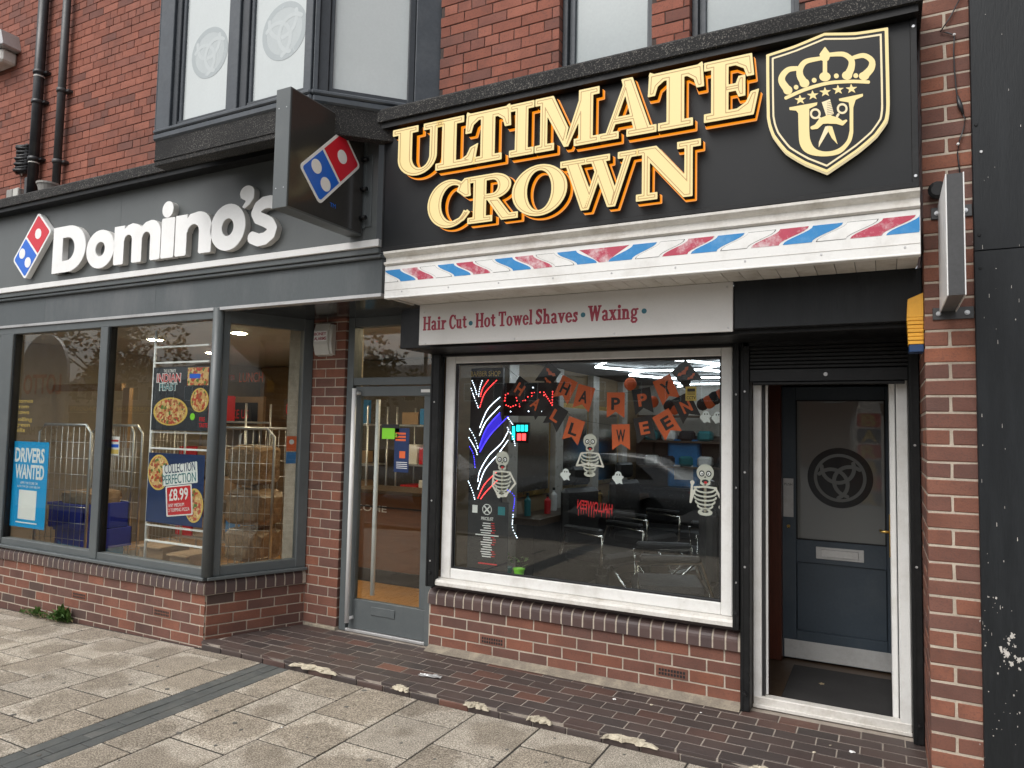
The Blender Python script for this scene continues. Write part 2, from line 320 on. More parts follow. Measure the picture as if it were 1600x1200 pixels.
    def done(s, name, m, parent=None, rough=0, smooth=False):
        vs = s.bm.verts
        lo = Vector((min(v.co.x for v in vs), min(v.co.y for v in vs), min(v.co.z for v in vs))); hi = Vector((max(v.co.x for v in vs), max(v.co.y for v in vs), max(v.co.z for v in vs)))
        c = (lo+hi)/2
        if parent is None: c.z = lo.z
        for v in vs:
            v.co -= c
            if rough: v.co += Vector((random.uniform(-rough, rough), random.uniform(-rough, rough), random.uniform(-rough, rough)))
        if smooth:
            for f in s.bm.faces: f.smooth = True
        me = bpy.data.meshes.new(name); s.bm.to_mesh(me); s.bm.free(); return put(name, me, m, parent, c)
def box(name, m, parent, x0, x1, y0, y1, z0, z1, bev=.002): return B().box(x0, x1, y0, y1, z0, z1, bev).done(name, m, parent)
def struct(o, label=None): o['kind'] = 'structure'; return tag(o, label)
# ------------------------------------------------------------------ flat shapes from 2-D outlines
def loops_mesh(name, loops, depth, bevel=0):
    cu = bpy.data.curves.new(name, 'CURVE'); cu.dimensions = '2D'; cu.fill_mode = 'BOTH'; cu.extrude = depth/2; cu.bevel_depth = bevel; cu.bevel_resolution = 0
    for lp in loops:
        s = cu.splines.new('POLY'); s.points.add(len(lp)-1)
        for q, (x, y) in zip(s.points, lp): q.co = (x, y, 0, 1)
        s.use_cyclic_u = True
    ob = bpy.data.objects.new(name, cu); col.objects.link(ob); me = bpy.data.meshes.new_from_object(ob); bpy.data.objects.remove(ob); bpy.data.curves.remove(cu)
    return me
def stand(me, yfront, depth):
    """x,y,z of a flat outline -> X, Y (front towards the street), Z"""
    for v in me.vertices: x, y, z = v.co; v.co = (x, yfront+depth/2-z, y)
def shape(name, loops, yfront, depth, m, parent, bevel=0, T=None):
    me = loops_mesh(name, loops, depth, bevel); stand(me, yfront, depth)
    if T is not None: me.transform(T)
    vs = [v.co.copy() for v in me.vertices]; lo = Vector(map(min, zip(*vs))); hi = Vector(map(max, zip(*vs))); c = (lo+hi)/2
    me.transform(Matrix.Translation(-c)); me.materials.clear()
    return put(name, me, m, parent, c)
_tc = {}
def text_loops_mesh(body, bold=0, depth=.002):
    cu = bpy.data.curves.new('t', 'FONT'); cu.body = body; cu.size = 1; cu.offset = bold; cu.extrude = depth/2; cu.resolution_u = 3; cu.space_character = 1.0
    ob = bpy.data.objects.new('t', cu); col.objects.link(ob); me = bpy.data.meshes.new_from_object(ob); bpy.data.objects.remove(ob); bpy.data.curves.remove(cu); return me
def text(name, body, x0, x1, z0, z1, yfront, m, parent, bold=0, depth=.001, rot=0, T=None, mirror=False):
    """lettering fitted into the rectangle x0..x1, z0..z1"""
    me = text_loops_mesh(body, bold, 1.0); xs = [v.co.x for v in me.vertices]; ys = [v.co.y for v in me.vertices]
    ax, bx, ay, by = min(xs), max(xs), min(ys), max(ys)
    for v in me.vertices:
        u = (v.co.x-ax)/(bx-ax); t = (v.co.y-ay)/(by-ay); u = 1-u if mirror else u
        v.co = ((u-.5)*(x1-x0), -v.co.z*depth, (t-.5)*(z1-z0))
    if mirror: me.flip_normals()
    if rot: me.transform(Matrix.Rotation(-rot, 4, 'Y'))
    c = Vector(((x0+x1)/2, yfront+depth/2, (z0+z1)/2))
    if T is not None: me.transform(Matrix.Translation(c)); me.transform(T); c = Vector(map(sum, zip(*[v.co for v in me.vertices])))/len(me.vertices); me.transform(Matrix.Translation(-c))
    me.materials.clear(); return put(name, me, m, parent, c)
# signed-distance glyphs -> outlines
def sd_poly(X, Y, pts):
    d = np.full(X.shape, 1e9); s = np.ones(X.shape); n = len(pts)
    for i in range(n):
        ax, ay = pts[i]; bx, by = pts[i-1]; ex, ey = bx-ax, by-ay; wx, wy = X-ax, Y-ay
        t = np.clip((wx*ex+wy*ey)/max(ex*ex+ey*ey, 1e-12), 0, 1); d = np.minimum(d, (wx-ex*t)**2+(wy-ey*t)**2)
        c1 = Y >= ay; c2 = Y < by; c3 = ex*wy > ey*wx
        s = np.where((c1 & c2 & c3) | (~c1 & ~c2 & ~c3), -s, s)
    return s*np.sqrt(d)
def sd_ell(X, Y, cx, cy, rx, ry):
    x, y = (X-cx)/rx, (Y-cy)/ry; k0 = np.sqrt(x*x+y*y)+1e-9; k1 = np.sqrt((x/rx)**2+(y/ry)**2)+1e-9; return k0*(k0-1)/k1
def sd_line(X, Y, pts, w):
    """stroke with round ends along points, width w or (w0,w1)"""
    d = np.full(X.shape, 1e9); n = len(pts)-1; w0, w1 = (w, w) if not isinstance(w, tuple) else w
    for i in range(n):
        (ax, ay), (bx, by) = pts[i], pts[i+1]; ex, ey = bx-ax, by-ay; t = np.clip(((X-ax)*ex+(Y-ay)*ey)/max(ex*ex+ey*ey, 1e-12), 0, 1)
        ww = w0+(w1-w0)*((i+t)/n); d = np.minimum(d, np.hypot(X-ax-ex*t, Y-ay-ey*t)-ww/2)
    return d
def arc(cx, cy, rx, ry, a0, a1, n=14): return [(cx+rx*math.cos(RAD(a0+(a1-a0)*i/n)), cy+ry*math.sin(RAD(a0+(a1-a0)*i/n))) for i in range(n+1)]
def curve(pts, n=8):
    out = []
    for i in range(len(pts)-1):
        p0, p1, p2, p3 = pts[max(i-1, 0)], pts[i], pts[i+1], pts[min(i+2, len(pts)-1)]
        for k in range(n):
            t = k/n; out.append(tuple(.5*((2*p1[c])+(-p0[c]+p2[c])*t+(2*p0[c]-5*p1[c]+4*p2[c]-p3[c])*t*t+(-p0[c]+3*p1[c]-3*p2[c]+p3[c])*t**3) for c in (0, 1)))
    return out+[pts[-1]]
def box_pts(x0, y0, x1, y1): return [(x0, y0), (x1, y0), (x1, y1), (x0, y1)]
def field(ops, bb, n=110):
    x0, y0, x1, y1 = bb; h = max(x1-x0, y1-y0)/n; xs = np.arange(x0, x1+h, h); ys = np.arange(y0, y1+h, h); X, Y = np.meshgrid(xs, ys); F = np.full(X.shape, 1e3)
    for op in ops:
        k, a = op[0], op[1:]
        sg = '-' if k[0] == '-' else ('&' if k[0] == '&' else '+'); k = k.lstrip('-&')
        if k == 'p': d = sd_poly(X, Y, a[0])
        elif k == 'b': d = sd_poly(X, Y, box_pts(*a))
        elif k == 'e': d = sd_ell(X, Y, *a)
        elif k == 'l': d = sd_line(X, Y, *a)
        F = np.maximum(F, -d) if sg == '-' else (np.maximum(F, d) if sg == '&' else np.minimum(F, d))
    return F, xs, ys
def trace(fld, level=0.0, tol=.12):
    F, xs, ys = fld; F = F-level; F = np.where(np.abs(F) < 1e-9, 1e-9, F); F = np.pad(F, 1, constant_values=1.0); h = xs[1]-xs[0]
    S = F < 0; seg = {}
    def ep(j, i, k):   # k 0: bottom edge (j,i)-(j,i+1), 1: left edge (j,i)-(j+1,i)
        a = F[j, i]; b = F[j, i+1] if k == 0 else F[j+1, i]; t = a/(a-b)
        return (xs[0]+(i-1+(t if k == 0 else 0))*h, ys[0]+(j-1+(t if k == 1 else 0))*h)
    c = S[:-1, :-1]*1+S[:-1, 1:]*2+S[1:, 1:]*4+S[1:, :-1]*8
    T = {1: [('L', 'B')], 2: [('B', 'R')], 3: [('L', 'R')], 4: [('R', 'T')], 5: [('L', 'T'), ('R', 'B')], 6: [('B', 'T')], 7: [('L', 'T')], 8: [('T', 'L')], 9: [('T', 'B')], 10: [('B', 'L'), ('T', 'R')], 11: [('T', 'R')], 12: [('R', 'L')], 13: [('R', 'B')], 14: [('B', 'L')]}
    for j, i in zip(*np.nonzero((c > 0) & (c < 15))):
        key = {'B': (j, i, 0), 'T': (j+1, i, 0), 'L': (j, i, 1), 'R': (j, i+1, 1)}
        for a, b in T[int(c[j, i])]: seg.setdefault(key[a], []).append(key[b]); seg.setdefault(key[b], []).append(key[a])
    out = []; seen = set()
    for k0 in list(seg):
        if k0 in seen: continue
        lp = [k0]; seen.add(k0); cur = k0
        while True:
            nx = [q for q in seg[cur] if q not in seen]
            if not nx: break
            cur = nx[0]; seen.add(cur); lp.append(cur)
        pts = [ep(*k) for k in lp]
        # drop points that lie on a straight run
        ch = True
        while ch and len(pts) > 6:
            ch = False; res = []; i = 0; n = len(pts)
            while i < n:
                (ax, ay), (bx, by), (cx, cy) = pts[i-1] if not res else res[-1], pts[i], pts[(i+1) % n]
                L = math.hypot(cx-ax, cy-ay)+1e-12; dd = abs((cx-ax)*(ay-by)-(ax-bx)*(cy-ay))/L
                if dd < tol*h and L < 40*h: ch = True; res.append(pts[(i+1) % n]) if i+1 < n else None; i += 2
                else: res.append(pts[i]); i += 1
            if len(res) >= len(pts): break
            pts = res
        if len(pts) > 3: out.append(pts)
    return out
def tf(loops, s, ox, oz, sx=1, rot=0):
    c, q = math.cos(rot), math.sin(rot)
    return [[(ox+(x*sx*c-y*q)*s, oz+(x*sx*q+y*c)*s) for x, y in lp] for lp in loops]
# ================================================================== ground
def pz(x): return -.055 if x > -4.5 else -.055+.021*(x+4.5)
RISER_Y = .68; STEP_F = -.118
road = B().box(-150, 150, -150, -5.2, -.6, -.2).done('road', 'asphalt'); struct(road)
kerb = thing('kerb', 'grey concrete kerb along the road edge', None, (-1, -5.1, -.2)); kerb['kind'] = 'structure'
for k in range(16): box('kerb_stone', 'cement_wall', kerb, -9+k*.915, -9+k*.915+.905, -5.2, -5.05, -.3, -.06, .012)
pv = thing('pavement', None, None, (-3, -2, -.1)); pv['kind'] = 'structure'
b = B(); b.prism([(-14, -.4), (-14, pz(-14)-.0045), (-4.5, pz(-4.5)-.0045), (14, -.055-.0045), (14, -.4)], (0, -5.05, 0), (1, 0, 0), (0, 0, 1), (0, 1, 0), 5.6)
b.done('slab_bed', 'joint_dark', pv)
_sm = {}
def piece_mesh(kind, bev, jit=.0, seed=0):
    """unit block (1 x 1 x 1 centred) with softened edges: dims are real so bevel keeps its size"""
    key = (kind, seed)
    if key in _sm: return _sm[key]
    lx, ly, lz = kind; bm = bmesh.new(); rnd = random.Random(seed*31+7)
    bmesh.ops.create_cube(bm, size=1); bmesh.ops.scale(bm, vec=(lx, ly, lz), verts=bm.verts)
    bmesh.ops.bevel(bm, geom=bm.edges[:], offset=bev, segments=1, affect='EDGES')
    for v in bm.verts: v.co += Vector((rnd.uniform(-jit, jit), rnd.uniform(-jit, jit), rnd.uniform(-jit, jit)))
    me = bpy.data.meshes.new('piece'); bm.to_mesh(me); bm.free(); _sm[key] = me; return me
def block(name, m, parent, c, dims, bev=.003, jit=.0008, rotz=0, roty=0, var=3):
    d = tuple(round(v, 3) for v in dims); sd = random.randrange(var); key = (d, m, sd); me = _sm.get(key)
    if me is None: me = piece_mesh(d, bev, jit, sd).copy(); _sm[key] = me
    o = put(name, me, m, parent, c, rotz)
    if roty: o.rotation_euler = (0, roty, rotz)
    return o
def inframe(p, mg=60):
    x, y, z = proj(p); return z > .2 and -mg < x < 1600+mg and -mg < y < 1200+mg
far_slabs = B(); nslab = 0; AB = []
colsR = [-3.66+.4475*k for k in range(14)]; colsL = [-4.51-.437*k for k in range(14)]
cols = [(a, a+.4475, -.40-(.228 if k % 2 else 0)) for k, a in enumerate(colsR)] + [(-3.92, -3.66, -.635)] + [(-4.51, -4.2, -.43)] + [(a-.437, a, -.22-(.228 if k % 2 else 0)) for k, a in enumerate(colsL)]
for a, c, ph in cols:
    top = STEP_F-.004 if a > -4.95 else -.105
    ys = [top]; y = ph
    while y > top-.06: y -= .4555
    y0 = y
    while y0 > -5.05: ys.append(y0); y0 -= .4555
    ys.append(-5.05)
    for q1, q0 in zip(ys, ys[1:]):
        ctr = ((a+c)/2, (q0+q1)/2); zt = pz(ctr[0])+random.uniform(-.0015, .0015)
        sl_ = 0 if ctr[0] > -4.5 else -math.atan(.021)
        if any(inframe((xx, yy, zt)) for xx in (a, c, ctr[0]) for yy in (q0, q1, ctr[1])):
            block('slab', 'slab', pv, (ctr[0], ctr[1], zt-.025), (c-a-.011, q1-q0-.013, .05), .0025, .0008, 0, sl_); nslab += 1
        else: far_slabs.box(a+.003, c-.003, q0+.003, q1-.003, zt-.05, zt)
o = far_slabs.done('far_slabs', 'slab', pv); o['kind'] = 'stuff'
fp = B()
for r in range(3):
    y = STEP_F-.006-(.07 if r == 1 else 0)
    x0 = -4.2+r*.0935; k = 0; yy = STEP_F-.006
    L = .14 if r == 1 else .21
    while yy > -4.9:
        y1 = max(yy-L, -5.04); L = .213
        if inframe((x0+.045, yy, -.055), 30): block('paver', 'paver', pv, (x0+.0465, (yy+y1)/2, -.0805+random.uniform(-.001, .001)), (.088, yy-y1-.005, .05), .003)
        else: fp.box(x0+.002, x0+.091, y1+.002, yy-.002, -.105, -.0555)
        yy = y1
o = fp.done('far_pavers', 'paver', pv); o['kind'] = 'stuff'
# ---- tiled step in front of both doors
step = thing('entrance_step', None, None, (-2.3, .2, -.05)); step['kind'] = 'structure'
xl = lambda y: -4.885+max(0, y+.08)*.447
B().xy([(-4.87, STEP_F+.006), (.19, STEP_F+.006), (.19, .8), (-4.5, .8), (-4.56, .66)], -.3, -.0028).done('step_core', 'mortar_floor', step)
for r in range(7):
    y0 = STEP_F+.002+r*.1125; y1 = y0+.1125; start = -1.727+(.113 if r % 2 else 0)-14*.2265; k = 0
    while True:
        a = start+k*.2265; c = a+.2265; k += 1
        if a > .185: break
        a2, c2 = max(a, xl(y0)), min(c, .188)
        if c2-a2 < .03: continue
        block('tile', 'tile', step, ((a2+c2)/2, (y0+y1)/2, -.012+random.uniform(-.0012, .0012)), (c2-a2-.0075, .105, .024), .0025, .0007)
for k in range(23):
    a = -4.87+k*.2265; c = min(a+.2265, .19)
    if c-a > .03: block('edging_brick', 'tile', step, ((a+c)/2, STEP_F+.016, -.048+random.uniform(-.001, .001)), (c-a-.008, .04, .05), .004, .0015)
def lump(name, m, parent, cx, cy, cz, lx, ly, lz, n=14, rnd=None):
    rnd = rnd or random; bm = bmesh.new(); bmesh.ops.create_grid(bm, x_segments=n, y_segments=7, size=.5)
    for v in bm.verts:
        u, t = v.co.x*2, v.co.y*2; e = max(0, 1-abs(u)**3)*max(0, 1-abs(t)**3)
        k = .75+.25*math.sin(u*9+cx*11); v.co = Vector((v.co.x*lx+rnd.uniform(-.012, .012), v.co.y*ly*k+rnd.uniform(-.008, .008), (e*lz*rnd.uniform(.55, 1.1) if e > .02 else -.012)))
    me = bpy.data.meshes.new(name); bm.to_mesh(me); bm.free(); return put(name, me, m, parent, (cx, cy, cz))
for (px, py, L) in ((492, 1041, .42), (626, 1073, .12), (750, 1097, .17), (843, 1122, .15), (985, 1152, .3), (1190, 1199, .12)):
    p = onZ(px, py, 0); lump('cement_patch', 'cement', step, p.x, STEP_F+.008, -.008, L*1.05, .08, .013)
# ---- cement fillet along the barber's wall foot
f = B().yz([(RISER_Y+.01, 0.0), (RISER_Y-.085, .001), (RISER_Y-.055, .012), (RISER_Y-.012, .03), (RISER_Y+.01, .036)], -3.22, -.83).done('cement_fillet', 'cement_wall', step)
# ================================================================== brick walls
def course_wall(parent, o, d, n, s0, s1, z0, rows, L, H, J, m, depth=.1025, bond='stretcher', phase=0, clip=None, stuff=None, proud=.0015, keep=None, name='brick', rng=None, dirty=None):
    """bricks along direction d from origin o; n is the outward normal; s0..s1 the run; z0 the foot of the first course"""
    d = Vector(d).normalized(); n = Vector(n).normalized(); o = Vector(o); ang = math.atan2(d.y, d.x); cnt = 0
    for r in range(rows):
        za = z0+r*H
        kind = bond(r) if callable(bond) else bond
        ln = L/2 if kind == 'header' else L; off = phase+(L/2 if (kind == 'stretcher' and r % 2) else (L/4 if kind == 'header' else 0))
        k = math.floor((s0-off)/ln)-1
        while True:
            a = off+k*ln; c = a+ln; k += 1
            if a >= s1: break
            a2, c2 = max(a, s0), min(c, s1)
            if c2-a2 < .035: continue
            if kind == 'stretcher' and rng and rng.random() < .07 and c2-a2 > .2: pieces = [(a2, (a2+c2)/2), ((a2+c2)/2, c2)]
            else: pieces = [(a2, c2)]
            for a3, c3 in pieces:
                sc = (a3+c3)/2; zc = za+H/2; pr = random.uniform(-proud, proud)
                if keep and not keep(sc, zc): continue
                p = o+d*sc+n*(pr-depth/2); p.z = zc
                if stuff is not None and not inframe(o+d*sc+Vector((0, 0, zc-o.z)), 25):
                    T = Matrix.Translation(p) @ Matrix.Rotation(ang, 4, 'Z'); l2 = (c3-a3-J)/2; h2 = (H-J)/2
                    stuff.box(-l2, l2, -depth/2, depth/2, -h2, h2, 0, T); continue
                mm = dirty if (dirty and random.random() < (.95 if r == 0 else (.6 if r == 1 else .12)) ) else m
                block(name, mm, parent, p, (c3-a3-J, depth, H-J), .0028, .0012, ang); cnt += 1
    return cnt
UP = lambda r: 'header' if r % 4 == 2 else 'stretcher'
# ---- first-floor wall: left of the bay
wl = thing('brick_wall', 'red brick first-floor wall with drainpipes left of the bay window', 'brick wall', (-7, 0, 3.9))
box('mortar', 'mortar_dark', wl, -10.4, -5.55, .006, .3, 3.9, 6.9, 0)
st = B()
n1 = course_wall(wl, (0, 0, 0), (1, 0, 0), (0, -1, 0), -9.6, -5.6, 3.94, 37, .229, .0765, .0055, 'brick_up', bond=UP, phase=.03, stuff=st, rng=random.Random(3))
o = st.done('outer_bricks', 'brick_up', wl); o['kind'] = 'stuff'
def small_wall(label, x0, x1, ztop, phase, side=None):
    t = thing('brick_wall', label, 'brick wall', ((x0+x1)/2, 0, 3.9)); box('mortar', 'mortar_dark', t, x0+.004, x1-.004, .006, .3, 3.9, ztop, 0)
    s2 = B(); n = course_wall(t, (0, 0, 0), (1, 0, 0), (0, -1, 0), x0, x1, 3.94, int((ztop-3.94)/.0765), .229, .0765, .0055, 'brick_up', bond=UP, phase=phase, stuff=s2, rng=random.Random(5))
    if len(s2.bm.verts): o = s2.done('outer_bricks', 'brick_up', t); o['kind'] = 'stuff'
    # brick ends in the window reveal
    for r in range(int((ztop-3.94)/.0765)):
        zc = 3.94+(r+.5)*.0765
        for xx, sgn in ((x1, -1),) if side != 'both' else ((x1, -1),):
            if inframe((xx, .1, zc), 0): block('reveal_brick', 'brick_up', t, (xx-.052, .103+.052, zc), (.1, .1, .071), .0028, .0012)
    return t
small_wall('red brick wall between the bay window and the first sash window', -2.815, -1.872, 5.7, .02)
small_wall('narrow red brick pier between the two first-floor sash windows', -1.253, -1.012, 5.7, -.02)
small_wall('sliver of red brick wall right of the sash windows above the shield', -.402, .19, 5.7, .03)
# ---- brick pier right of the barber's door
pr = thing('brick_pier', 'tall red brick pier with pale mortar right of the blue door', 'brick pier', (.295, 0, -.06))
box('mortar', 'mortar_pale', pr, .189, .402, .0035, .79, -.06, 4.6, 0)
H = .0825; zj = PZ(1453, 903.75, 0); z0 = zj-math.floor((zj+.06)/H)*H-H; base_r = round((zj-z0)/H)-1
for r in range(57):
    zc = z0+(r+.5)*H; full = (r-base_r) % 2 == 0
    if full: spans = [(.186, .405)]
    else: spans = [(.186, .186+.1035), (.186+.1155, .405)]
    for a, c in spans: block('brick', 'brick_lo', pr, ((a+c)/2, .0515+random.uniform(-.001, .001), zc), (c-a, .103, H-.0105), .004, .0018)
    y = .113 if not full else .225+.01
    ys = [(.113, .225)] if full else []
    yy = .237 if full else .113
    while yy < .78: ys.append((yy, min(yy+.219, .785))); yy += .231
    for a, c in ys: block('side_brick', 'brick_lo', pr, (.186+.0515, (a+c)/2, zc), (.103, c-a, H-.0125), .004, .0016)
# ---- brick pier beside the grey door
pd = thing('brick_pier', 'red brick pier with white alarm box left of the grey shop door', 'brick pier', (-4.36, RISER_Y, 0))
DPX0, DPX1 = -4.545, -4.178
box('mortar', 'mortar_pale', pd, DPX0-.3, DPX1-.006, RISER_Y+.005, RISER_Y+.25, 0, 2.72, 0)
course_wall(pd, (0, RISER_Y, 0), (1, 0, 0), (0, -1, 0), DPX0-.03, DPX1, .022, 33, .229, H, .0098, 'brick_lo', phase=DPX1-.229*2+.005, proud=.001)
box('cement_foot', 'cement_wall', pd, DPX0, DPX1-.004, RISER_Y-.014, RISER_Y+.01, -.005, .024, .005)
# ---- stall riser under the barber's window
def bull_mesh(w, dep=.16, h=.113, r=.055):
    key = ('bull', w); 
    if key in _sm: return _sm[key]
    pts = [(dep/2, -h/2), (-dep/2, -h/2)]+[(-dep/2+r-r*math.cos(RAD(t)), h/2-r+r*math.sin(RAD(t))) for t in (0, 18, 36, 54, 72, 90)]+[(dep/2, h/2)]
    bb = B().yz(pts, -w/2, w/2); bm = bb.bm
    for fc in bm.faces: fc.smooth = False
    me = bpy.data.meshes.new('bullnose'); bm.to_mesh(me); bm.free(); _sm[key] = me; return me
def airbrick(parent, c, rotz=0):
    o = box('air_brick', 'brick_lo', parent, c[0]-.108, c[0]+.108, c[1]-.004, c[1]+.06, c[2]-.035, c[2]+.035, .002)
    bb = B()
    for i in range(9):
        for j in range(2): bb.box(c[0]-.088+i*.0205, c[0]-.088+i*.0205+.0135, c[1]-.0055, c[1], c[2]-.023+j*.0245, c[2]-.023+j*.0245+.017)
    bb.done('vent_hole', 'ink', o)
rb = thing('stall_riser', 'low brick wall with dark bullnose sill under the white framed shop window', 'brick wall', (-2.02, RISER_Y, 0))
RX0, RX1 = -3.235, -.815
box('mortar', 'mortar_pale', rb, RX0, RX1-.004, RISER_Y+.0032, RISER_Y+.22, 0, .35, 0)
ab = [(PX(770, 1000, RISER_Y), 1), (PX(1050, 1055, RISER_Y), 2)]
RZ = .35-4*H
jx = PX(1104, 1034, RISER_Y)   # a vertical joint of the second course from the top
course_wall(rb, (0, RISER_Y, 0), (1, 0, 0), (0, -1, 0), RX0, RX1, RZ, 4, .229, H, .0098, 'brick_lo', phase=jx-.229*12, proud=.001,
            keep=lambda s, z: not (any(abs(s-ax) < .1144 and RZ+H < z < RZ+2*H for ax, _ in ab) and (AB.append(s) or True)))
for ax in AB: airbrick(rb, (ax, RISER_Y, RZ+1.5*H))
AB = []
k = 0; x = RX0+.004
def bull_bed(x0, x1, yc, zc, T=None):
    dep, h, r = .157, .1095, .054; bb = B().yz([(yc+dep/2, zc-h/2), (yc-dep/2, zc-h/2)]+[(yc-dep/2+r-r*math.cos(RAD(t)), zc+h/2-r+r*math.sin(RAD(t))) for t in (0, 18, 36, 54, 72, 90)]+[(yc+dep/2, zc+h/2)], x0, x1)
    if T is not None: bmesh.ops.transform(bb.bm, matrix=T, verts=bb.bm.verts)
    return bb
bull_bed(RX0, RX1-.01, RISER_Y+.06, .408).done('sill_mortar', 'mortar_pale', rb)
while x < RX1-.03:
    wd = min(.0715, RX1-x); put('bullnose_brick', bull_mesh(.0715), 'brick_bull', rb, (x+.0358, RISER_Y+.06+random.uniform(-.001, .001), .408), 0, (wd/.0715, 1, 1)); x += .0825
box('bed', 'brick_bull', rb, RX0, RX1, RISER_Y+.04, RISER_Y+.2, .465, .5, .004)
# ---- stall riser of the pizza shop: front and splayed return
DF = -.09; CX, CY = -4.885, DF
rd = thing('stall_riser', 'low brick wall with bullnose sill under the grey framed shop windows', 'brick wall', (-6.5, DF, -.1))
box('mortar', 'mortar_pale', rd, -9.4, CX-.005, DF+.0035, DF+.2, -.3, .36, 0)
abd = [PX(116, 929, DF), PX(244, 955, DF)]
DZ = .355-6*H
jx = PX(148.5, 928, DF)
st = B()
course_wall(rd, (0, DF, 0), (1, 0, 0), (0, -1, 0), -9.3, CX, DZ, 6, .229, H, .0098, 'brick_lo', phase=jx-.229*22, proud=.0015, stuff=st, dirty='brick_dirty',
            keep=lambda s, z: not (any(abs(s-ax) < .1144 and DZ+3*H < z < DZ+4*H for ax in abd) and (AB.append(s) or True)))
if len(st.bm.verts): o = st.done('outer_bricks', 'brick_lo', rd); o['kind'] = 'stuff'
for ax in AB: airbrick(rd, (ax, DF, DZ+3.5*H))
rv = Vector((-4.55-CX, RISER_Y-CY, 0)); RL = rv.length; rdir = rv.normalized(); rn = Vector((rdir.y, -rdir.x, 0)); ra = math.atan2(rdir.y, rdir.x)
Rm = Matrix.Translation((CX, CY, 0)) @ Matrix.Rotation(ra, 4, 'Z')      # frame of the splayed return: x along it, -y outward
B().box(.012, RL, .0045, .18, -.06, .36, 0, Rm).done('return_mortar', 'mortar_pale', rd)
course_wall(rd, (CX, CY, 0), rdir, rn, .01, RL, DZ+H, 5, .229, H, .0098, 'brick_lo', phase=.0, proud=.001, dirty='brick_dirty')
x = CX-.04
bull_bed(-9.3, CX-.0, DF+.06, .418).done('sill_mortar', 'mortar_pale', rd)
bull_bed(.0, RL, .06, .418, Rm).done('return_sill_mortar', 'mortar_pale', rd)
while x > -9.2:
    if inframe((x, DF, .42), 20): put('bullnose_brick', bull_mesh(.0715), 'brick_bull', rd, (x, DF+.06+random.uniform(-.001, .001), .418))
    x -= .0825
s = .03
while s < RL-.02:
    p = Rm @ Vector((s, .06, .418)); put('bullnose_brick', bull_mesh(.0715), 'brick_bull', rd, p, ra); s += .0825
p = Rm @ Vector((-.02, .05, .418))
# ================================================================== first floor: bay window, sash windows, pipes
def knot_loops(cx, cz, r, sx=1.0):
    """ring with three interlaced bands, as etched on the upper panes and the door"""
    ring = trace(field([('e', 0, 0, 1, 1), ('-e', 0, 0, .8, .8)], (-1.1, -1.1, 1.1, 1.1), 80))
    arcs = []
    for k in range(3):
        a = RAD(90+120*k+10); c = (.42*math.cos(a), .42*math.sin(a)); pts = [(c[0]+.62*math.cos(a+RAD(t)), c[1]+.62*math.sin(a+RAD(t))) for t in range(75, 290, 12)]
        arcs.append(trace(field([('l', pts, .15), ('&e', 0, 0, .99, .99)], (-1.1, -1.1, 1.1, 1.1), 80)))
    return [tf(l, r, cx, cz, sx) for l in [ring]+arcs]
bw = thing('bay_window', 'dark blue-grey painted timber bay window above the grey shop sign', 'bay window', (-4.2, -.3, 3.95))
BY = -.6; BL, BR = PX(245, 190, BY), PX(487, 120, BY); BS = 4.03; BT = 5.9
cdir = Vector((1, 1, 0)).normalized(); Bm = Matrix.Translation((BR, BY, 0)) @ Matrix.Rotation(RAD(45), 4, 'Z'); CL = .6*math.sqrt(2)+.1
Bl = Matrix.Translation((BL, BY, 0)) @ Matrix.Rotation(RAD(135), 4, 'Z')
def bpart(name, m, x0, x1, y0, y1, z0, z1, T=None, bev=.004): return B().box(x0, x1, y0, y1, z0, z1, bev, T).done(name, m, bw)
p1a, p1b, p2a, p2b = PX(279, 150, BY), PX(350, 150, BY), PX(388, 120, BY), PX(470, 100, BY)
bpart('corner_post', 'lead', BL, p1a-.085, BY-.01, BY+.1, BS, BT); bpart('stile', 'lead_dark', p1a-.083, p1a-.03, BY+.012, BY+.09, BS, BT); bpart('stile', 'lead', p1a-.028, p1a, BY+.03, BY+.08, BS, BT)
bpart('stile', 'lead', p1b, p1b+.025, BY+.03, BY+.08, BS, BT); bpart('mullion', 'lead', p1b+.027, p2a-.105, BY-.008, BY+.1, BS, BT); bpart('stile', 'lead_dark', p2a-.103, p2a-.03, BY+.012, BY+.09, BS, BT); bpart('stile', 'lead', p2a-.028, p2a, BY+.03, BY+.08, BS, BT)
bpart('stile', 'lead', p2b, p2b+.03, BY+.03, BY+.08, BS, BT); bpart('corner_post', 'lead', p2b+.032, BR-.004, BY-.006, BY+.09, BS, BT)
for a, c in ((p1a, p1b), (p2a, p2b)):
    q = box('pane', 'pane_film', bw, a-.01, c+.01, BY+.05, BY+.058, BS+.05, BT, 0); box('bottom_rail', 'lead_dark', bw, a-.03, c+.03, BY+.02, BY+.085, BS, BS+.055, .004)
    cz = PZ(318, 78, BY) if a == p1a else PZ(436, 43, BY); cx = PX(319, 80, BY) if a == p1a else PX(436, 43, BY)
    R_ = .2 if a == p1a else .215; shape('etched_disc', [arc(cx, cz, R_, R_, 0, 355, 71)], BY+.0488, .0003, 'film_disc', bw)
    for k, lp in enumerate(knot_loops(cx, cz, R_)): shape('etched_logo', lp, BY+.0484-.0002*k, .0002, 'film_logo' if k == 0 else 'film_band', bw)
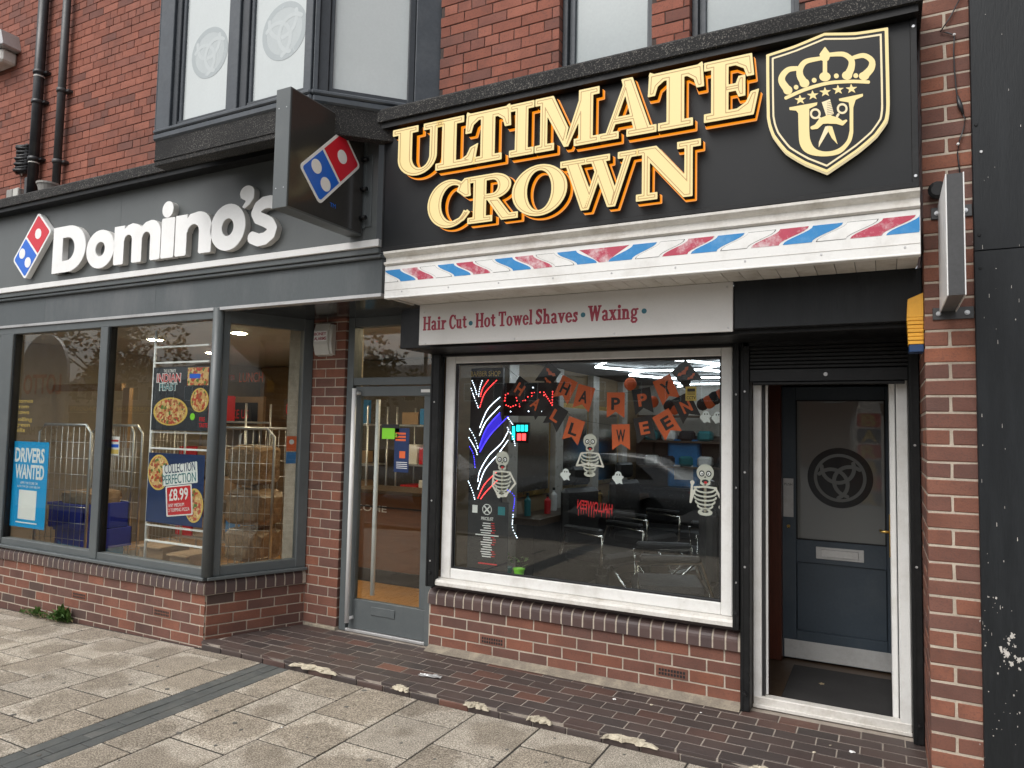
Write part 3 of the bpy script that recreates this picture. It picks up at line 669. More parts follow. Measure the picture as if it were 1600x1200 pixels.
# sill, lead dressing and the felt-covered underside
B().box(BL-.015, BR+.01, BY-.025, BY+.1, BS-.022, BS+.012, .01).done('sill', 'lead', bw)
B().box(BL-.02, BR+.01, BY-.018, BY+.02, BS-.075, BS-.02, .012).done('lead_flashing', 'lead', bw)
B().box(0, CL, -.025, .1, BS-.022, BS+.012, .01, Bm).done('side_sill', 'lead', bw)
B().box(0.01, CL, -.018, .02, BS-.075, BS-.02, .012, Bm).done('side_flashing', 'lead', bw)
B().box(BL+.0, BR-.002, BY-.005, BY+.1, 3.752, BS-.072, .004).done('apron', 'felt', bw); box('apron_fold', 'felt', bw, BL, BR, BY-.012, BY-.0055, 3.79, 3.8, .002)
B().box(.002, CL-.2, -.005, .08, 3.752, BS-.072, .004, Bm).done('side_apron', 'felt', bw); B().xy([(BL, BY+.1), (BR, BY+.1), (BR+.55, .02), (BL-.3, .02)], 3.95, 3.99).done('underside', 'felt', bw)
s1 = (onPlane(523, 60, Vector((BR, BY, 0)), Vector((1, -1, 0)))-Vector((BR, BY, 0))); s1.z = 0; s1 = s1.length
s2 = (onPlane(640, 60, Vector((BR, BY, 0)), Vector((1, -1, 0)))-Vector((BR, BY, 0))); s2.z = 0; s2 = s2.length
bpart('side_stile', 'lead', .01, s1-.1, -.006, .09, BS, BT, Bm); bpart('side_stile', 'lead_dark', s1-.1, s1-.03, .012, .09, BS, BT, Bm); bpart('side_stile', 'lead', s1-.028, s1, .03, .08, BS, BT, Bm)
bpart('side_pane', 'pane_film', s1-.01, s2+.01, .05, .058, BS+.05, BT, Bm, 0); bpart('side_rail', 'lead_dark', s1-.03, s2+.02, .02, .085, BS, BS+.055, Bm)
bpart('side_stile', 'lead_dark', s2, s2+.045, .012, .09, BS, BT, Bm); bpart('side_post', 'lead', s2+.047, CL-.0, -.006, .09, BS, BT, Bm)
bpart('left_side', 'lead', 0, CL, .0, .09, BS, BT, Matrix.Translation((BL, BY, 0)) @ Matrix.Rotation(RAD(135), 4, 'Z') @ Matrix.Scale(-1, 4, (0, 1, 0)) if False else Matrix.Translation((BL, BY+.09, 0)) @ Matrix.Rotation(RAD(135), 4, 'Z'))
box('head', 'lead', bw, BL-.05, BR+.05, BY-.03, .02, BT, BT+.3)
bw_in = box('blind', 'plaster', bw, BL+.02, BR-.02, BY+.12, BY+.13, BS, BT, 0)
for k, (x0, x1, lab) in enumerate(((-1.872, -1.253, 'pale sash window with dark frame next to the wide brick wall'), (-1.012, -.402, 'pale sash window with dark frame nearest the shield sign'))):
    t = thing('sash_window', lab, 'window', ((x0+x1)/2, .1, 3.95), 'first-floor sash windows')
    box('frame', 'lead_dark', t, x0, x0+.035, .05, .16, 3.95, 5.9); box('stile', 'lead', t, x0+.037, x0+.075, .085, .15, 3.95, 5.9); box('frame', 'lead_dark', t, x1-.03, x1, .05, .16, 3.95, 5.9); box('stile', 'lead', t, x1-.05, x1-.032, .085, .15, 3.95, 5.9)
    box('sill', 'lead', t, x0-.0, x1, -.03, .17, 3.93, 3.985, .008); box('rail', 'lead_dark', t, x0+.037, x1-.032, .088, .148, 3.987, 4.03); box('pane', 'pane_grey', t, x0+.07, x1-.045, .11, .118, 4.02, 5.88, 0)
def pipe(label, pxs, m, r, group, hopper=None):
    xt = PX(*pxs[0], -.06); t = thing('drainpipe', label, 'drainpipe', (xt, -.06, 3.95), group)
    B().tube([(xt, -.065, 3.99), (xt, -.065, 6.6)], r, 12).done('tube', m, t)
    for py in pxs[1:]:
        z = PZ(py[0], py[1], -.06); B().tube([(xt, -.065, z-.02), (xt, -.065, z+.02)], r+.009, 12).done('collar', m, t); box('bracket', m, t, xt-.01, xt+r+.05, -.05, .0, z-.012, z+.012)
    return t, xt
pa, xa = pipe('thick black drainpipe with cable ties on the red brick wall', [(60, 150), (68, 112), (60, 160), (51, 250)], 'pipe', .048, 'drainpipes')
for z in (PZ(68, 115, -.06), PZ(52, 252, -.06)): B().lathe([(.05, 0), (.05, .012)], (xa, -.065, z-.03), (0, 0, 1), 12).done('cable_tie', 'cream', pa)
pb, xb = pipe('slimmer dark grey drainpipe ending in a grey gully pot', [(97, 145), (95, 143), (91, 253)], 'pipe_grey', .037, 'drainpipes')
gp = thing('gully_pot', 'pale grey plastic gully pot under the slimmer drainpipe', 'gully', (xb, -.1, 3.97)); bb = B(); bb.lathe([(.075, 0), (.098, .09), (.106, .09), (.106, .11), (.085, .11), (.07, .03)], (xb-.03, -.12, PZ(88, 301, -.12)), (0, 0, 1), 18); bb.done('pot', 'pot', gp)
jb = thing('cable_bundle', 'bundle of black cables and a splitter beside the thick drainpipe', 'cable box', (PX(35, 250, -.05), -.05, 4.2)); jx = PX(37, 250, -.03); jz = PZ(37, 250, -.03)
bb = B()
for k in range(9):
    a = random.uniform(-.06, .06); bb.tube([(jx-.13+random.uniform(0, .04), -.03, jz-.13+k*.032), (jx, -.09-.03*random.random(), jz-.13+k*.033+a*.3), (jx+.1, -.03, jz-.12+k*.032)], .016, 6)
bb.box(jx-.08, jx+.09, -.06, 0, jz-.15, jz+.16, .015); bb.done('splitter', 'pipe', jb)
B().tube([(jx, -.04, jz-.12), (jx-.01, -.04, jz-.2), (jx+.02, -.05, jz-.32), (jx+.05, -.05, 3.99)], .004, 5).done('cable', 'pipe', jb); B().tube([(jx, -.04, jz-.12), (jx-.0, -.04, jz-.17)], .008, 6).done('plug', 'cream', jb)
for (px0, px1, m, lab) in ((11, 20, 'pot', 'small grey electrical box on the ledge left of the pipes'), (21, 29, 'cream', 'small white electrical box on the ledge left of the pipes'), (38, 46, 'pipe_grey', 'small upright grey duct behind the thick drainpipe foot')):
    o = box('junction_box', m, None, PX(px0, 305, -.06), PX(px1, 305, -.06), -.07, -.001, 4.0, 4.17 if m != 'pipe_grey' else 4.26, .006); tag(o, lab, 'electrical box')
cb = thing('stone_corbel', 'white corbel with lead capping at the left edge of the brick wall', 'corbel', (PX(5, 80, -.1), -.1, PZ(5, 105, -.1))); xr = PX(12, 85, -.1); zt = PZ(12, 78, -.1)
B().box(xr-.5, xr, -.16, 0, zt-.14, zt, .02).done('block', 'pvc_dirty', cb); B().box(xr-.5, xr+.07, -.2, 0, zt, zt+.03, .01).done('lead_cap', 'alu', cb); B().prism([(-.5, 0), (.06, 0), (.0, .16), (-.5, .2)], (xr, -.18, zt+.03), (1, 0, 0), (0, 0, 1), (0, 1, 0), .18).done('lead_slope', 'alu', cb)
# ================================================================== capping over both fascias
FD = -.15; FB = -.2       # fascia fronts: grey shop, barber
cp = thing('felt_capping', 'black mineral felt capping along the top of both shop signs', 'capping', (-4, -.2, 3.86))
B().yz([(-.285, 3.875), (-.285, 3.955), (-.27, 3.972), (.0, 3.985), (.0, 3.875)], -9.6, .19).done('capping_strip', 'felt', cp)
B().box(-9.6, .17, -.262, -.03, 3.835, 3.873).done('shade_strip', 'blackpaint', cp)  # black strip standing in for the shade under the capping
# ================================================================== grey pizza shop fascia
fd = thing('fascia_sign', 'grey shop fascia with raised white Domino\'s lettering and tile logo', 'shop sign', (-6, FD, 3.0))
XE = PX(597, 300, FD)
xs_ = [-9.6, PX(189, 340, FD), PX(590, 300, FD)]
for a, c in zip(xs_, xs_[1:]): box('fascia_panel', 'grey_panel', fd, a+.0008, c-.0008, FD, FD+.1, 3.08, 3.868, .001)
box('white_strip', 'white_metal', fd, -9.6, PX(594, 380, FD), FD-.02, FD+.08, 3.03, 3.082, .003)
LD = FD-.055              # letter fronts
def letter(name, loops, depth=.05, m='white_letter', parent=None, y=None, bevel=.004):
    f = shape(name, loops, LD if y is None else y, .006, m, parent, 0); s = shape('letter_return', loops, (LD if y is None else y)+.0065, depth, 'letter_side', f); return f
z_b = PZ(110, 424, LD); capH = PZ(110, 352, LD)-z_b
def span(a, c, py): return PX(a, py, LD), PX(c, py, LD)
def fit(loops, x0, x1, z0, z1):
    xs = [p[0] for l in loops for p in l]; ys = [p[1] for l in loops for p in l]; ax, bx, ay, by = min(xs), max(xs), min(ys), max(ys)
    return [[(x0+(x-ax)/(bx-ax)*(x1-x0), z0+(y-ay)/(by-ay)*(z1-z0)) for x, y in l] for l in loops]
def rr(x0, y0, x1, y1, r, n=4):
    out = []
    for cx, cy, a in ((x1-r, y1-r, 0), (x0+r, y1-r, 90), (x0+r, y0+r, 180), (x1-r, y0+r, 270)): out += arc(cx, cy, r, r, a, a+90, n)
    return out
D_ = [[(0, 0), (0, 1), (.42, 1)]+arc(.42, .5, .48, .5, 90, -90, 18)+[(.42, 0)], [(.27, .25), (.27, .75), (.4, .75)]+arc(.4, .5, .2, .25, 90, -90, 10)+[(.4, .25)]]
O_ = [arc(.5, .5, .5, .5, 0, 350, 35), arc(.5, .5, .17, .19, 0, 345, 23)]
N_ = [[(0, .03), (.03, 0), (.29, 0), (.32, .03), (.32, .55)]+arc(.5, .55, .16, .17, 180, 0, 8)+[(.66, .03), (.69, 0), (.97, 0), (1, .03), (1, .55)]+arc(.62, .6, .38, .4, 0, 90, 8)+[(.4, .97), (.32, .88), (.32, .98), (0, .98)]]
M_ = [[(0, .03), (.02, 0), (.2, 0), (.22, .03), (.22, .6)]+arc(.31, .6, .085, .13, 180, 0, 6)+[(.4, .03), (.42, 0), (.59, 0), (.61, .03), (.61, .6)]+arc(.7, .6, .085, .13, 180, 0, 6)+[(.79, .03), (.81, 0), (.98, 0), (1, .03), (1, .62)]+arc(.79, .66, .21, .34, 0, 90, 6)+[(.68, .97), (.585, .87), (.5, .96), (.4, 1.0), (.3, .97), (.22, .88), (.22, .98), (0, .98)]]
I_ = [rr(0, 0, 1, 1, .06)]
S_ = trace(field([('l', [(.12, .17), (.3, .1), (.5, .115), (.66, .2), (.7, .31), (.62, .42), (.45, .5), (.27, .57), (.2, .68), (.27, .8), (.42, .87), (.6, .875), (.78, .82)], .26)], (-.2, -.2, 1.1, 1.2), 90))
AP_ = trace(field([('e', .5, .68, .32, .32), ('p', [(.2, .5), (.82, .62), (.8, .4), (.62, .15), (.4, .0), (.3, .08), (.45, .3), (.4, .42)])], (0, -.1, 1, 1.1), 60))
for lp, a, c, t0, t1 in ((D_, 82, 133, 0, 1), (O_, 135, 178, -.02, .78), (M_, 178, 250, 0, .8), (I_, 252, 272, 0, .78), (N_, 274, 330, 0, .8), (O_, 329, 383, -.02, .84), (S_, 388, 437, -.02, .86)):
    py = 400-(a-82)*.18; x0, x1 = span(a, c, py); letter('letter', fit(lp, x0, x1, z_b+t0*capH, z_b+t1*capH), parent=fd)
x0, x1 = span(254, 271, 325); zc = PZ(263, 327, LD); r_ = (x1-x0)/2; letter('letter_dot', [arc((x0+x1)/2, zc, r_, r_, 0, 350, 35)], parent=fd)
x0, x1 = span(375, 397, 305); letter('apostrophe', fit(AP_, x0, x1, PZ(386, 325, LD), PZ(386, 290, LD)), parent=fd)
def domino(parent, T2, y, dep, mside='letter_side', T=None, scale=1.0):
    """tile logo in unit square coordinates mapped by T2(u,v)->(x,z): white rounded tile, red and blue halves, three white dots"""
    def mp(l): return [[T2(u, v) for u, v in q] for q in l]
    o = shape('logo_tile', mp([rr(0, 0, 1, 2, .12)]), y, dep, 'white_letter', parent, 0, T)
    shape('red_half', mp([[(.07, 1.04), (.93, 1.04)]+arc(.86, 1.86, .07, .07, 0, 90, 4)+arc(.14, 1.86, .07, .07, 90, 180, 4)]), y-.002, .0018, 'red_lit', o, 0, T)
    shape('blue_half', mp([arc(.14, .14, .07, .07, 180, 270, 4)+arc(.86, .14, .07, .07, 270, 360, 4)+[(.93, .96), (.07, .96)]]), y-.002, .0018, 'blue_lit', o, 0, T)
    for u, v in ((.5, 1.5), (.27, .5) if scale > 0 else (.3, .3), (.73, .5) if scale > 0 else (.7, .7)): shape('dot', mp([arc(u, v, .17, .17, 0, 345, 23)]), y-.0035, .0012, 'white_letter', o, 0, T)
    return o
M['red_lit'] = surf('red_acrylic', (.62, .012, .03), .35, .04, bump=0); M['blue_lit'] = surf('blue_acrylic', (.004, .13, .62), .35, .04, bump=0)
# the fascia tile: corners measured on the photograph
A_, B_, C_ = Vector((PX(38, 438, LD), 0, PZ(38, 438, LD))), Vector((PX(20, 407, LD), 0, PZ(20, 407, LD))), Vector((PX(80, 362, LD), 0, PZ(80, 362, LD)))
eu = (A_-B_); ev = (C_-A_)
ang = math.atan2(ev.z, ev.x); ln = ev.length/2; dirv = Vector((math.cos(ang), 0, math.sin(ang))); diru = Vector((dirv.z, 0, -dirv.x)); wu = eu.length
domino(fd, lambda u, v: (B_.x+diru.x*wu*u+dirv.x*ln*v, B_.z+diru.z*wu*u+dirv.z*ln*v), LD, .05)
# ledge, frieze and soffit under the sign
fz = thing('shopfront_frieze', 'weathered grey frieze panel and ledge above the pizza shop windows', 'shopfront', (-6, -.1, 2.68)); XF = PX(597, 430, -.1)
box('ledge', 'grey', fz, -9.6, XF, FD+.0, .0, 2.985, 3.027, .004); box('cornice', 'grey_frieze', fz, -9.6, XF+.01, -.135, .0, 2.955, 2.983, .006)
for a, c in ((-9.6, PX(70, 490, -.1)), (PX(70, 490, -.1), PX(243, 465, -.1)), (PX(243, 465, -.1), XF)): box('frieze_panel', 'grey_frieze', fz, a+.0007, c-.0007, -.1, -.04, 2.705, 2.953, .001)
box('drip_edge', 'alu', fz, -9.6, XF, -.106, -.03, 2.678, 2.704, .002)
M['grey_gloss'] = surf('glossy_dark_soffit', (.03, .033, .036), .12, .05, bump=0)
box('soffit_panel', 'grey_gloss', fz, CX-.3, XF-.002, -.029, .95, 2.69, 2.72, 0)
# ---- projecting box sign
ps = thing('projecting_sign', 'square grey box sign with blue and red domino tile jutting from the wall', 'projecting sign', (-3.37, -.5, 3.1))
sx1 = -3.34; sx0 = sx1-.125; sy0, sy1 = -.9, -.15-.01; zb, zt = PZ(452, 322, -.9), PZ(455, 134.4, -.9)
box('casing', 'grey', ps, sx0, sx1, sy0, sy1, zb, zt, .003)
M['sign_face'] = surf('bronze_tinted_acrylic', (.042, .041, .039), .16, .1, 2, 60, 0, spec=.4)
fp_ = box('face_panel', 'sign_face', ps, sx1+.0005, sx1+.004, sy0+.012, sy1-.012, zb+.012, zt-.012, 0)
for yy in (sy0+.02, sy0-.0015):
    for zz in (zb+.2, zt-.18): pass
for xx in (sx0+.03, sx1-.03):
    for zz in (zb+.13, zt-.13): B().lathe([(.004, 0), (.004, .002)], (xx, sy0, zz), (0, -1, 0), 8).done('rivet', 'steel', ps)
# tile logo on the face: plane X = sx1, u along +Y, v up; corners measured on the photograph
def onX(x, y, X):
    d = ray(x, y); return CAM+d*((X-CAM.x)/d.x)
q0, q1, q2 = onX(467, 258, sx1+.005), onX(500, 319, sx1+.005), onX(564, 260, sx1+.005)
uv = Vector((q1.y-q0.y, q1.z-q0.z)); vv = Vector((q2.y-q1.y, q2.z-q1.z)); side = (uv.length+vv.length/1.0)/2; a_ = math.atan2(vv.y, vv.x); dv = Vector((math.cos(a_), math.sin(a_))); du = Vector((dv.y, -dv.x)); wd = uv.length
TX = Matrix(((0, -1, 0, 0), (1, 0, 0, 0), (0, 0, 1, 0), (0, 0, 0, 1)))     # outline x -> Y, front -> +X
hv = vv.length/2
def T2s(u, v): return (q0.y+du.x*wd*u+dv.x*hv*v, q0.z+du.y*wd*u+dv.y*hv*v)
def Xs(yfront): return TX
o = domino(ps, T2s, -(sx1+.0075), .003, T=TX)
c_ = onX(520, 321, sx1+.005); t_ = text('trade_mark', 'TM', c_.y-.028, c_.y+.028, c_.z-.014, c_.z+.014, -(sx1+.006), 'blue_lit', ps, T=TX)
bk = box('fixing_plate', 'grey', ps, sx1+.0, sx1+.075, -.158, -.152, zb+.06, zt-.19, .002)
for zz in (zb+.12, zb+.33, zb+.55): B().tube([(sx1+.0, -.19, zz), (sx1+.055, -.19, zz)], .016, 10).done('bolt', 'blackpaint', ps)
box('bracket_arm', 'grey', ps, sx0+.03, sx1+.02, -.162, -.15, zb+.05, zt-.05, .002)
# ================================================================== barber fascia sign
fb = thing('fascia_sign', 'black fascia sign with glowing cream letters ULTIMATE CROWN', 'shop sign', (-1.5, FB, 2.97))
XB0, XB1 = PX(599, 300, FB), PX(1434, 150, FB)
box('sign_panel', 'black', fb, XB0, XB1, FB, -.06, 2.985, 3.832, .002)
for nm, a in (('edge_trim', (XB0, XB0+.012, FB-.006, FB-.0005, 2.985, 3.832)), ('edge_trim', (XB1-.03, XB1, FB-.006, FB-.0005, 2.985, 3.832)), ('bottom_trim', (XB0, XB1, FB-.012, FB-.0005, 2.972, 3.0))): box(nm, 'blackpaint', fb, *a, .002)
for xx, zz in ((XB1-.015, 3.79), (XB1-.015, 3.03)): B().lathe([(.009, 0), (.007, .005)], (xx, FB-.006, zz), (0, -1, 0), 10).done('screw', 'steel', fb)
t_, s_ = .27, .1
def serif(x0, x1, y0, y1): return ('p', [(x0, y0), (x1, y0), (x1, y1), (x0, y1)])
def br(x, y, sx, sy, r=.09): return ('p', [(x, y), (x+sx*r, y), (x, y+sy*r)])
G = {}
G['I'] = (.5, [('b', .12, 0, .38, 1), ('b', .0, 0, .5, .13), ('b', 0, .87, .5, 1)])
G['L'] = (.74, [('b', .11, 0, .37, 1), ('b', 0, .87, .5, 1), ('b', 0, 0, .7, .14), ('p', [(.5, .1), (.7, .0), (.76, .4), (.62, .34), (.56, .2), (.45, .13)])])
G['T'] = (.84, [('b', .29, 0, .55, 1), ('b', .16, 0, .68, .13), ('b', .02, .85, .82, 1), ('p', [(.02, 1), (0, .62), (.11, .62), (.15, .77), (.26, .86), (.3, 1)]), ('p', [(.82, 1), (.84, .62), (.73, .62), (.69, .77), (.58, .86), (.54, 1)]), ('p', [(.01, .98), (.03, 1.04), (.1, 1.0)]), ('p', [(.83, .98), (.81, 1.04), (.74, 1.0)])])
G['U'] = (.92, [('b', .11, .36, .37, 1), ('b', 0, .87, .48, 1), ('b', .58, .87, .94, 1), ('b', .7, .36, .83, 1), ('e', .47, .36, .36, .38), ('-p', box_pts(.37, .36, .7, .86)), ('-e', .535, .37, .165, .25), ('b', 0, .87, .48, 1), ('b', .58, .87, .94, 1)])
G['M'] = (1.16, [('b', .1, 0, .23, 1), ('b', .0, 0, .36, .13), ('p', [(.0, 1), (.34, 1), (.62, .36), (.54, 0.02), (.1, .9)]), ('b', 0, .87, .3, 1), ('p', [(.54, .02), (.62, .02), (1.06, 1), (.86, 1)]), ('b', .8, 0, 1.05, 1), ('b', .72, 0, 1.16, .13), ('b', .86, .87, 1.16, 1)])
G['A'] = (1.0, [('p', [(.1, .05), (.22, .05), (.52, .86), (.58, 1.03), (.4, 1.03), (.44, .95)]), ('p', [(.4, 1.03), (.6, 1.03), (.93, .05), (.64, .05)]), ('b', .22, .26, .74, .38), ('b', 0, 0, .36, .13), ('b', .5, 0, 1.02, .13)])
G['E'] = (.82, [('b', .11, 0, .37, 1), ('b', 0, 0, .74, .14), ('b', 0, .86, .72, 1), ('b', .3, .44, .56, .56), ('p', [(.52, .33), (.62, .33), (.62, .67), (.52, .67), (.48, .56), (.48, .44)]), ('p', [(.72, 1), (.75, .64), (.64, .64), (.6, .78), (.46, .87), (.5, 1)]), ('p', [(.74, 0), (.82, .4), (.7, .38), (.63, .22), (.48, .13), (.5, 0)])])
G['C'] = (.86, [('e', .45, .5, .45, .52), ('-e', .53, .5, .25, .39), ('-p', [(.58, .42), (.6, .62), (1.1, .62), (1.1, .2), (.84, .27)]), ('p', [(.86, 1.0), (.76, 1.0), (.66, .9), (.6, .74), (.76, .6), (.88, .6)]), ('p', [(.6, .03), (.76, .1), (.88, .26), (.82, .32), (.7, .18), (.55, .12)])])
G['R'] = (.96, [('b', .11, 0, .37, 1), ('b', 0, 0, .5, .13), ('b', 0, .87, .5, 1), ('e', .5, .73, .36, .27), ('b', .3, .46, .5, 1), ('-e', .49, .73, .115, .145), ('-b', .37, .585, .49, .875), ('p', [(.38, .48), (.62, .46), (.84, .13), (1, .13), (1, 0), (.68, 0)])])
G['O'] = (.96, [('e', .48, .5, .48, .52), ('-e', .48, .5, .215, .405)])
G['W'] = (1.42, [('b', 0, .87, .5, 1), ('b', .46, .87, .92, 1), ('b', 1.06, .87, 1.42, 1), ('p', [(.09, .95), (.36, .95), (.6, .25), (.5, -.03), (.4, -.03)]), ('p', [(.42, -.03), (.54, -.03), (.78, .7), (.68, .8)]), ('p', [(.56, .95), (.82, .95), (1.04, .25), (.98, -.03), (.88, -.03)]), ('p', [(.9, -.03), (1.02, -.03), (1.32, .95), (1.19, .95)])])
G['N'] = (1.06, [('b', .1, 0, .23, 1), ('b', 0, 0, .36, .13), ('p', [(0, 1), (.34, 1), (.92, .22), (.92, -.03), (.78, -.03), (.1, .88)]), ('b', 0, .87, .3, 1), ('b', .8, .0, .93, 1), ('p', [(.8, .3), (.93, .3), (.93, -.03), (.8, -.03)]), ('b', .68, .87, 1.06, 1)])
GF = {k: (v[0], field(v[1], (-.12, -.14, v[0]+.12, 1.16), 120)) for k, v in G.items()}
LB = FB-.08
def sign_letter(ch, x0, x1, z0, z1):
    wd_, fl = GF[ch]; sx = (x1-x0)/wd_; sz = z1-z0
    def L(level): return [[(x0+u*sx, z0+v*sz) for u, v in lp] for lp in trace(fl, level)]
    f = shape('letter', L(0), LB, .004, 'gold_lit', fb); ff = f
    # gold inset line: ring between two insets
    ring = L(-.033)+L(-.047); shape('inset_line', ring, LB-.0012, .001, 'gold_line', f)
    shape('letter_return', L(.004), LB+.0045, .05, 'blackpaint', f)
    shape('halo_plate', L(.012), FB-.024, .018, 'amber', f); shape('halo_edge', L(.02), FB-.0055, .005, 'amber_edge', f)
zt0, zt1 = 3.455, 3.795
for ch, a, c, y in (('U', 613, 690, 240), ('L', 681, 745, 230), ('T', 727, 798, 215), ('I', 796, 834, 200), ('M', 836, 936, 185), ('A', 936, 1024, 165), ('T', 1012, 1100, 150), ('E', 1100, 1186, 130)): sign_letter(ch, PX(a, y, LB), PX(c, y, LB), zt0, zt1)
for ch, a, c, y in (('C', 668, 733, 320), ('R', 731, 806, 310), ('O', 800, 886, 295), ('W', 875, 997, 280), ('N', 994, 1095, 255)): sign_letter(ch, PX(a, y, LB), PX(c, y, LB), 3.063, 3.372)
# ---- shield
SB = FB-.055
shd = thing('shield_sign', 'black shield sign with cream crown, stars and letter U on the barber fascia', 'shop sign', (-.25, FB, 3.09))
def SP(x, y): return (PX(x, y, SB), PZ(x, y, SB))
def zs(x, y): return SP(1190+x/5.0, 40+y/5.0)       # coordinates read off the 5x enlargement
outer = [(38, 228), (250, 160), (490, 58), (740, 55), (985, 15), (1000, 640), (985, 740), (900, 860), (760, 980), (510, 1150), (330, 1080), (180, 990), (80, 860), (42, 740)]
def smooth(pts, corners):
    out = []; n = len(pts)
    for i, p in enumerate(pts):
        if i in corners: out.append(p); continue
        a, c = pts[i-1], pts[(i+1) % n]
        for t in (-.3, 0, .3):
            q = a if t < 0 else c; out.append((p[0]+(q[0]-p[0])*abs(t), p[1]+(q[1]-p[1])*abs(t)) if t else (p[0]*.9+(a[0]+c[0])*.05, p[1]*.9+(a[1]+c[1])*.05))
    return out
osm = [zs(*p) for p in smooth(outer, {0, 2, 4, 9})]
xs = [p[0] for p in osm]; ys = [p[1] for p in osm]; bbx = (min(xs)-.03, min(ys)-.03, max(xs)+.03, max(ys)+.03); SF = field([('p', osm)], bbx, 200)
plate = shape('plate', trace(SF, 0), SB, .035, 'black', shd); shape('lit_rim', trace(SF, .002), SB+.002, .03, 'gold_pale', shd)
shape('outer_border', trace(SF, 0)+trace(SF, -.0135), SB-.002, .0018, 'gold_lit', shd); shape('inner_border', trace(SF, -.027)+trace(SF, -.036), SB-.002, .0018, 'gold_pale', shd)
def art(name, ops, bb, m='gold_lit', n=120, y=.002):
    lp = trace(field(ops, bb, n)); return shape(name, [[zs(u, -v) for u, v in q] for q in lp], SB-y, .0018, m, shd)
N = lambda pts: [(x, -y) for x, y in pts]
crown = [('l', N([(205, 505), (160, 440), (165, 390), (210, 345), (275, 335)]), (62, 34)), ('l', N([(335, 450), (300, 390), (305, 330), (350, 280), (455, 258)]), (62, 30)), ('l', N([(495, 400), (495, 280)]), 34), ('e', 495, -400, 44, 36), ('p', N([(495, 165), (540, 225), (525, 270), (495, 285), (465, 270), (452, 225)])), ('l', N([(535, 228), (640, 225), (700, 270), (700, 330), (672, 390)]), (30, 62)), ('l', N([(720, 250), (800, 235), (860, 275), (855, 335), (800, 395)]), (30, 62)), ('e', 205, -505, 36, 34), ('e', 335, -450, 38, 34), ('e', 668, -390, 40, 34), ('e', 800, -395, 40, 32), ('e', 270, -482, 18, 18), ('e', 411, -428, 19, 19), ('e', 584, -394, 19, 19), ('e', 736, -392, 19, 19)]
crown = [(o[0], curve(o[1]), o[2]) if o[0] == 'l' else o for o in crown]
art('crown', crown, (90, -560, 930, -140), n=200)
art('crown_band', [('l', curve(N([(190, 566), (340, 500), (520, 450), (700, 437), (834, 442)])), 26)], (150, -600, 880, -400), n=150)
for cx, cy in ((302, 580), (400, 545), (497, 520), (598, 502), (702, 495)): art('star', [('p', [(cx+(48 if k % 2 == 0 else 19)*math.sin(RAD(36*k-4)), -cy+(40 if k % 2 == 0 else 16)*math.cos(RAD(36*k-4))) for k in range(10)])], (cx-60, -cy-50, cx+60, -cy+50), n=50)
art('letter_u', [('p', N([(285, 640), (372, 625)]+curve([(372, 800), (380, 890), (420, 960), (505, 985), (600, 962), (665, 900), (688, 820)])+[(688, 600), (716, 596)]+curve([(716, 800), (714, 850), (690, 920), (610, 1000), (480, 1022), (360, 1000), (300, 930), (288, 800)]))), ('p', N([(216, 640), (436, 600), (432, 622), (372, 650), (290, 690), (270, 665), (218, 660)])), ('p', N([(604, 572), (792, 533), (792, 553), (735, 580), (716, 640), (688, 650), (680, 600), (606, 588)]))], (190, -1050, 820, -510), n=170)
art('comb', [('p', N([(470, 600), (535, 575), (565, 690), (508, 715)]))]+[('-l', N([(512, 600+k*14), (560, 590+k*14)]), 4) for k in range(8)], (440, -740, 600, -550), 'gold_pale', 90)
art('moustache', [('l', N([(525, 735), (470, 745), (430, 790), (395, 800)]), (62, 26)), ('l', N([(530, 735), (590, 745), (630, 765), (660, 745)]), (66, 18)), ('e', 525, -730, 40, 30)], (360, -850, 700, -680), n=110, y=.004)
for cx, cy, ex, ey in ((420, 690, 465, 735), (630, 650, 590, 710)): art('scissor_handle', [('e', cx, -cy, 42, 42), ('-e', cx, -cy, 26, 26), ('l', N([(cx+(ex-cx)*.75, cy+(ey-cy)*.75), (ex, ey)]), 18)], (cx-70, -cy-80, cx+70, -cy+60), 'gold_pale', 70, .003)
art('scissor_blade', [('p', N([(498, 790), (525, 785), (520, 830), (445, 955), (448, 910)]))], (430, -970, 540, -770), 'gold_pale', 70, .003)
art('scissor_blade', [('p', N([(528, 785), (552, 790), (595, 930), (548, 880), (515, 815)]))], (500, -950, 610, -770), 'gold_lit', 70, .003)
# ================================================================== white striped canopy
cn = thing('canopy', 'white plastic shop canopy with blue and red barber stripes', 'canopy', (-1.5, -.1, 2.63))
CA0, CA1 = PX(601, 440, -.2), PX(1438, 340, -.2); CZ0, CZ1 = 2.645, 2.865
B().yz([(-.2, 2.868), (-.215, 2.878), (-.215, 2.893), (-.19, 2.9), (-.19, 2.925), (-.21, 2.935), (-.225, 2.95), (-.225, 2.965), (.0, 2.968), (.0, 2.868)], CA0, CA1).done('cornice_moulding', 'pvc_dirty', cn)
box('front_board', 'pvc', cn, CA0, CA1, -.2, -.182, CZ0, CZ1, .002); box('bottom_lip', 'pvc', cn, CA0, CA1, -.2035, -.15, CZ0-.008, CZ0+.004, .003); box('board_joint', 'pvc_dirty', cn, CA0, CA1, -.2022, -.2003, CZ0+.05, CZ0+.052, 0)
nb = 33; wb = (CA1-.005-CA0-.06)/nb
for k in range(nb): box('soffit_board', 'pvc_dirty', cn, CA0+.06+k*wb+.0015, CA0+.06+(k+1)*wb-.0015, -.15, .135, CZ0-.002, CZ0+.008, .0015)
box('soffit_core', 'blackpaint', cn, CA0+.03, CA1-.01, -.18, .3, CZ0+.01, 2.86, 0)
box('end_board', 'pvc_dirty', cn, CA0, CA0+.02, -.18, .135, CZ0, CZ1, .002)
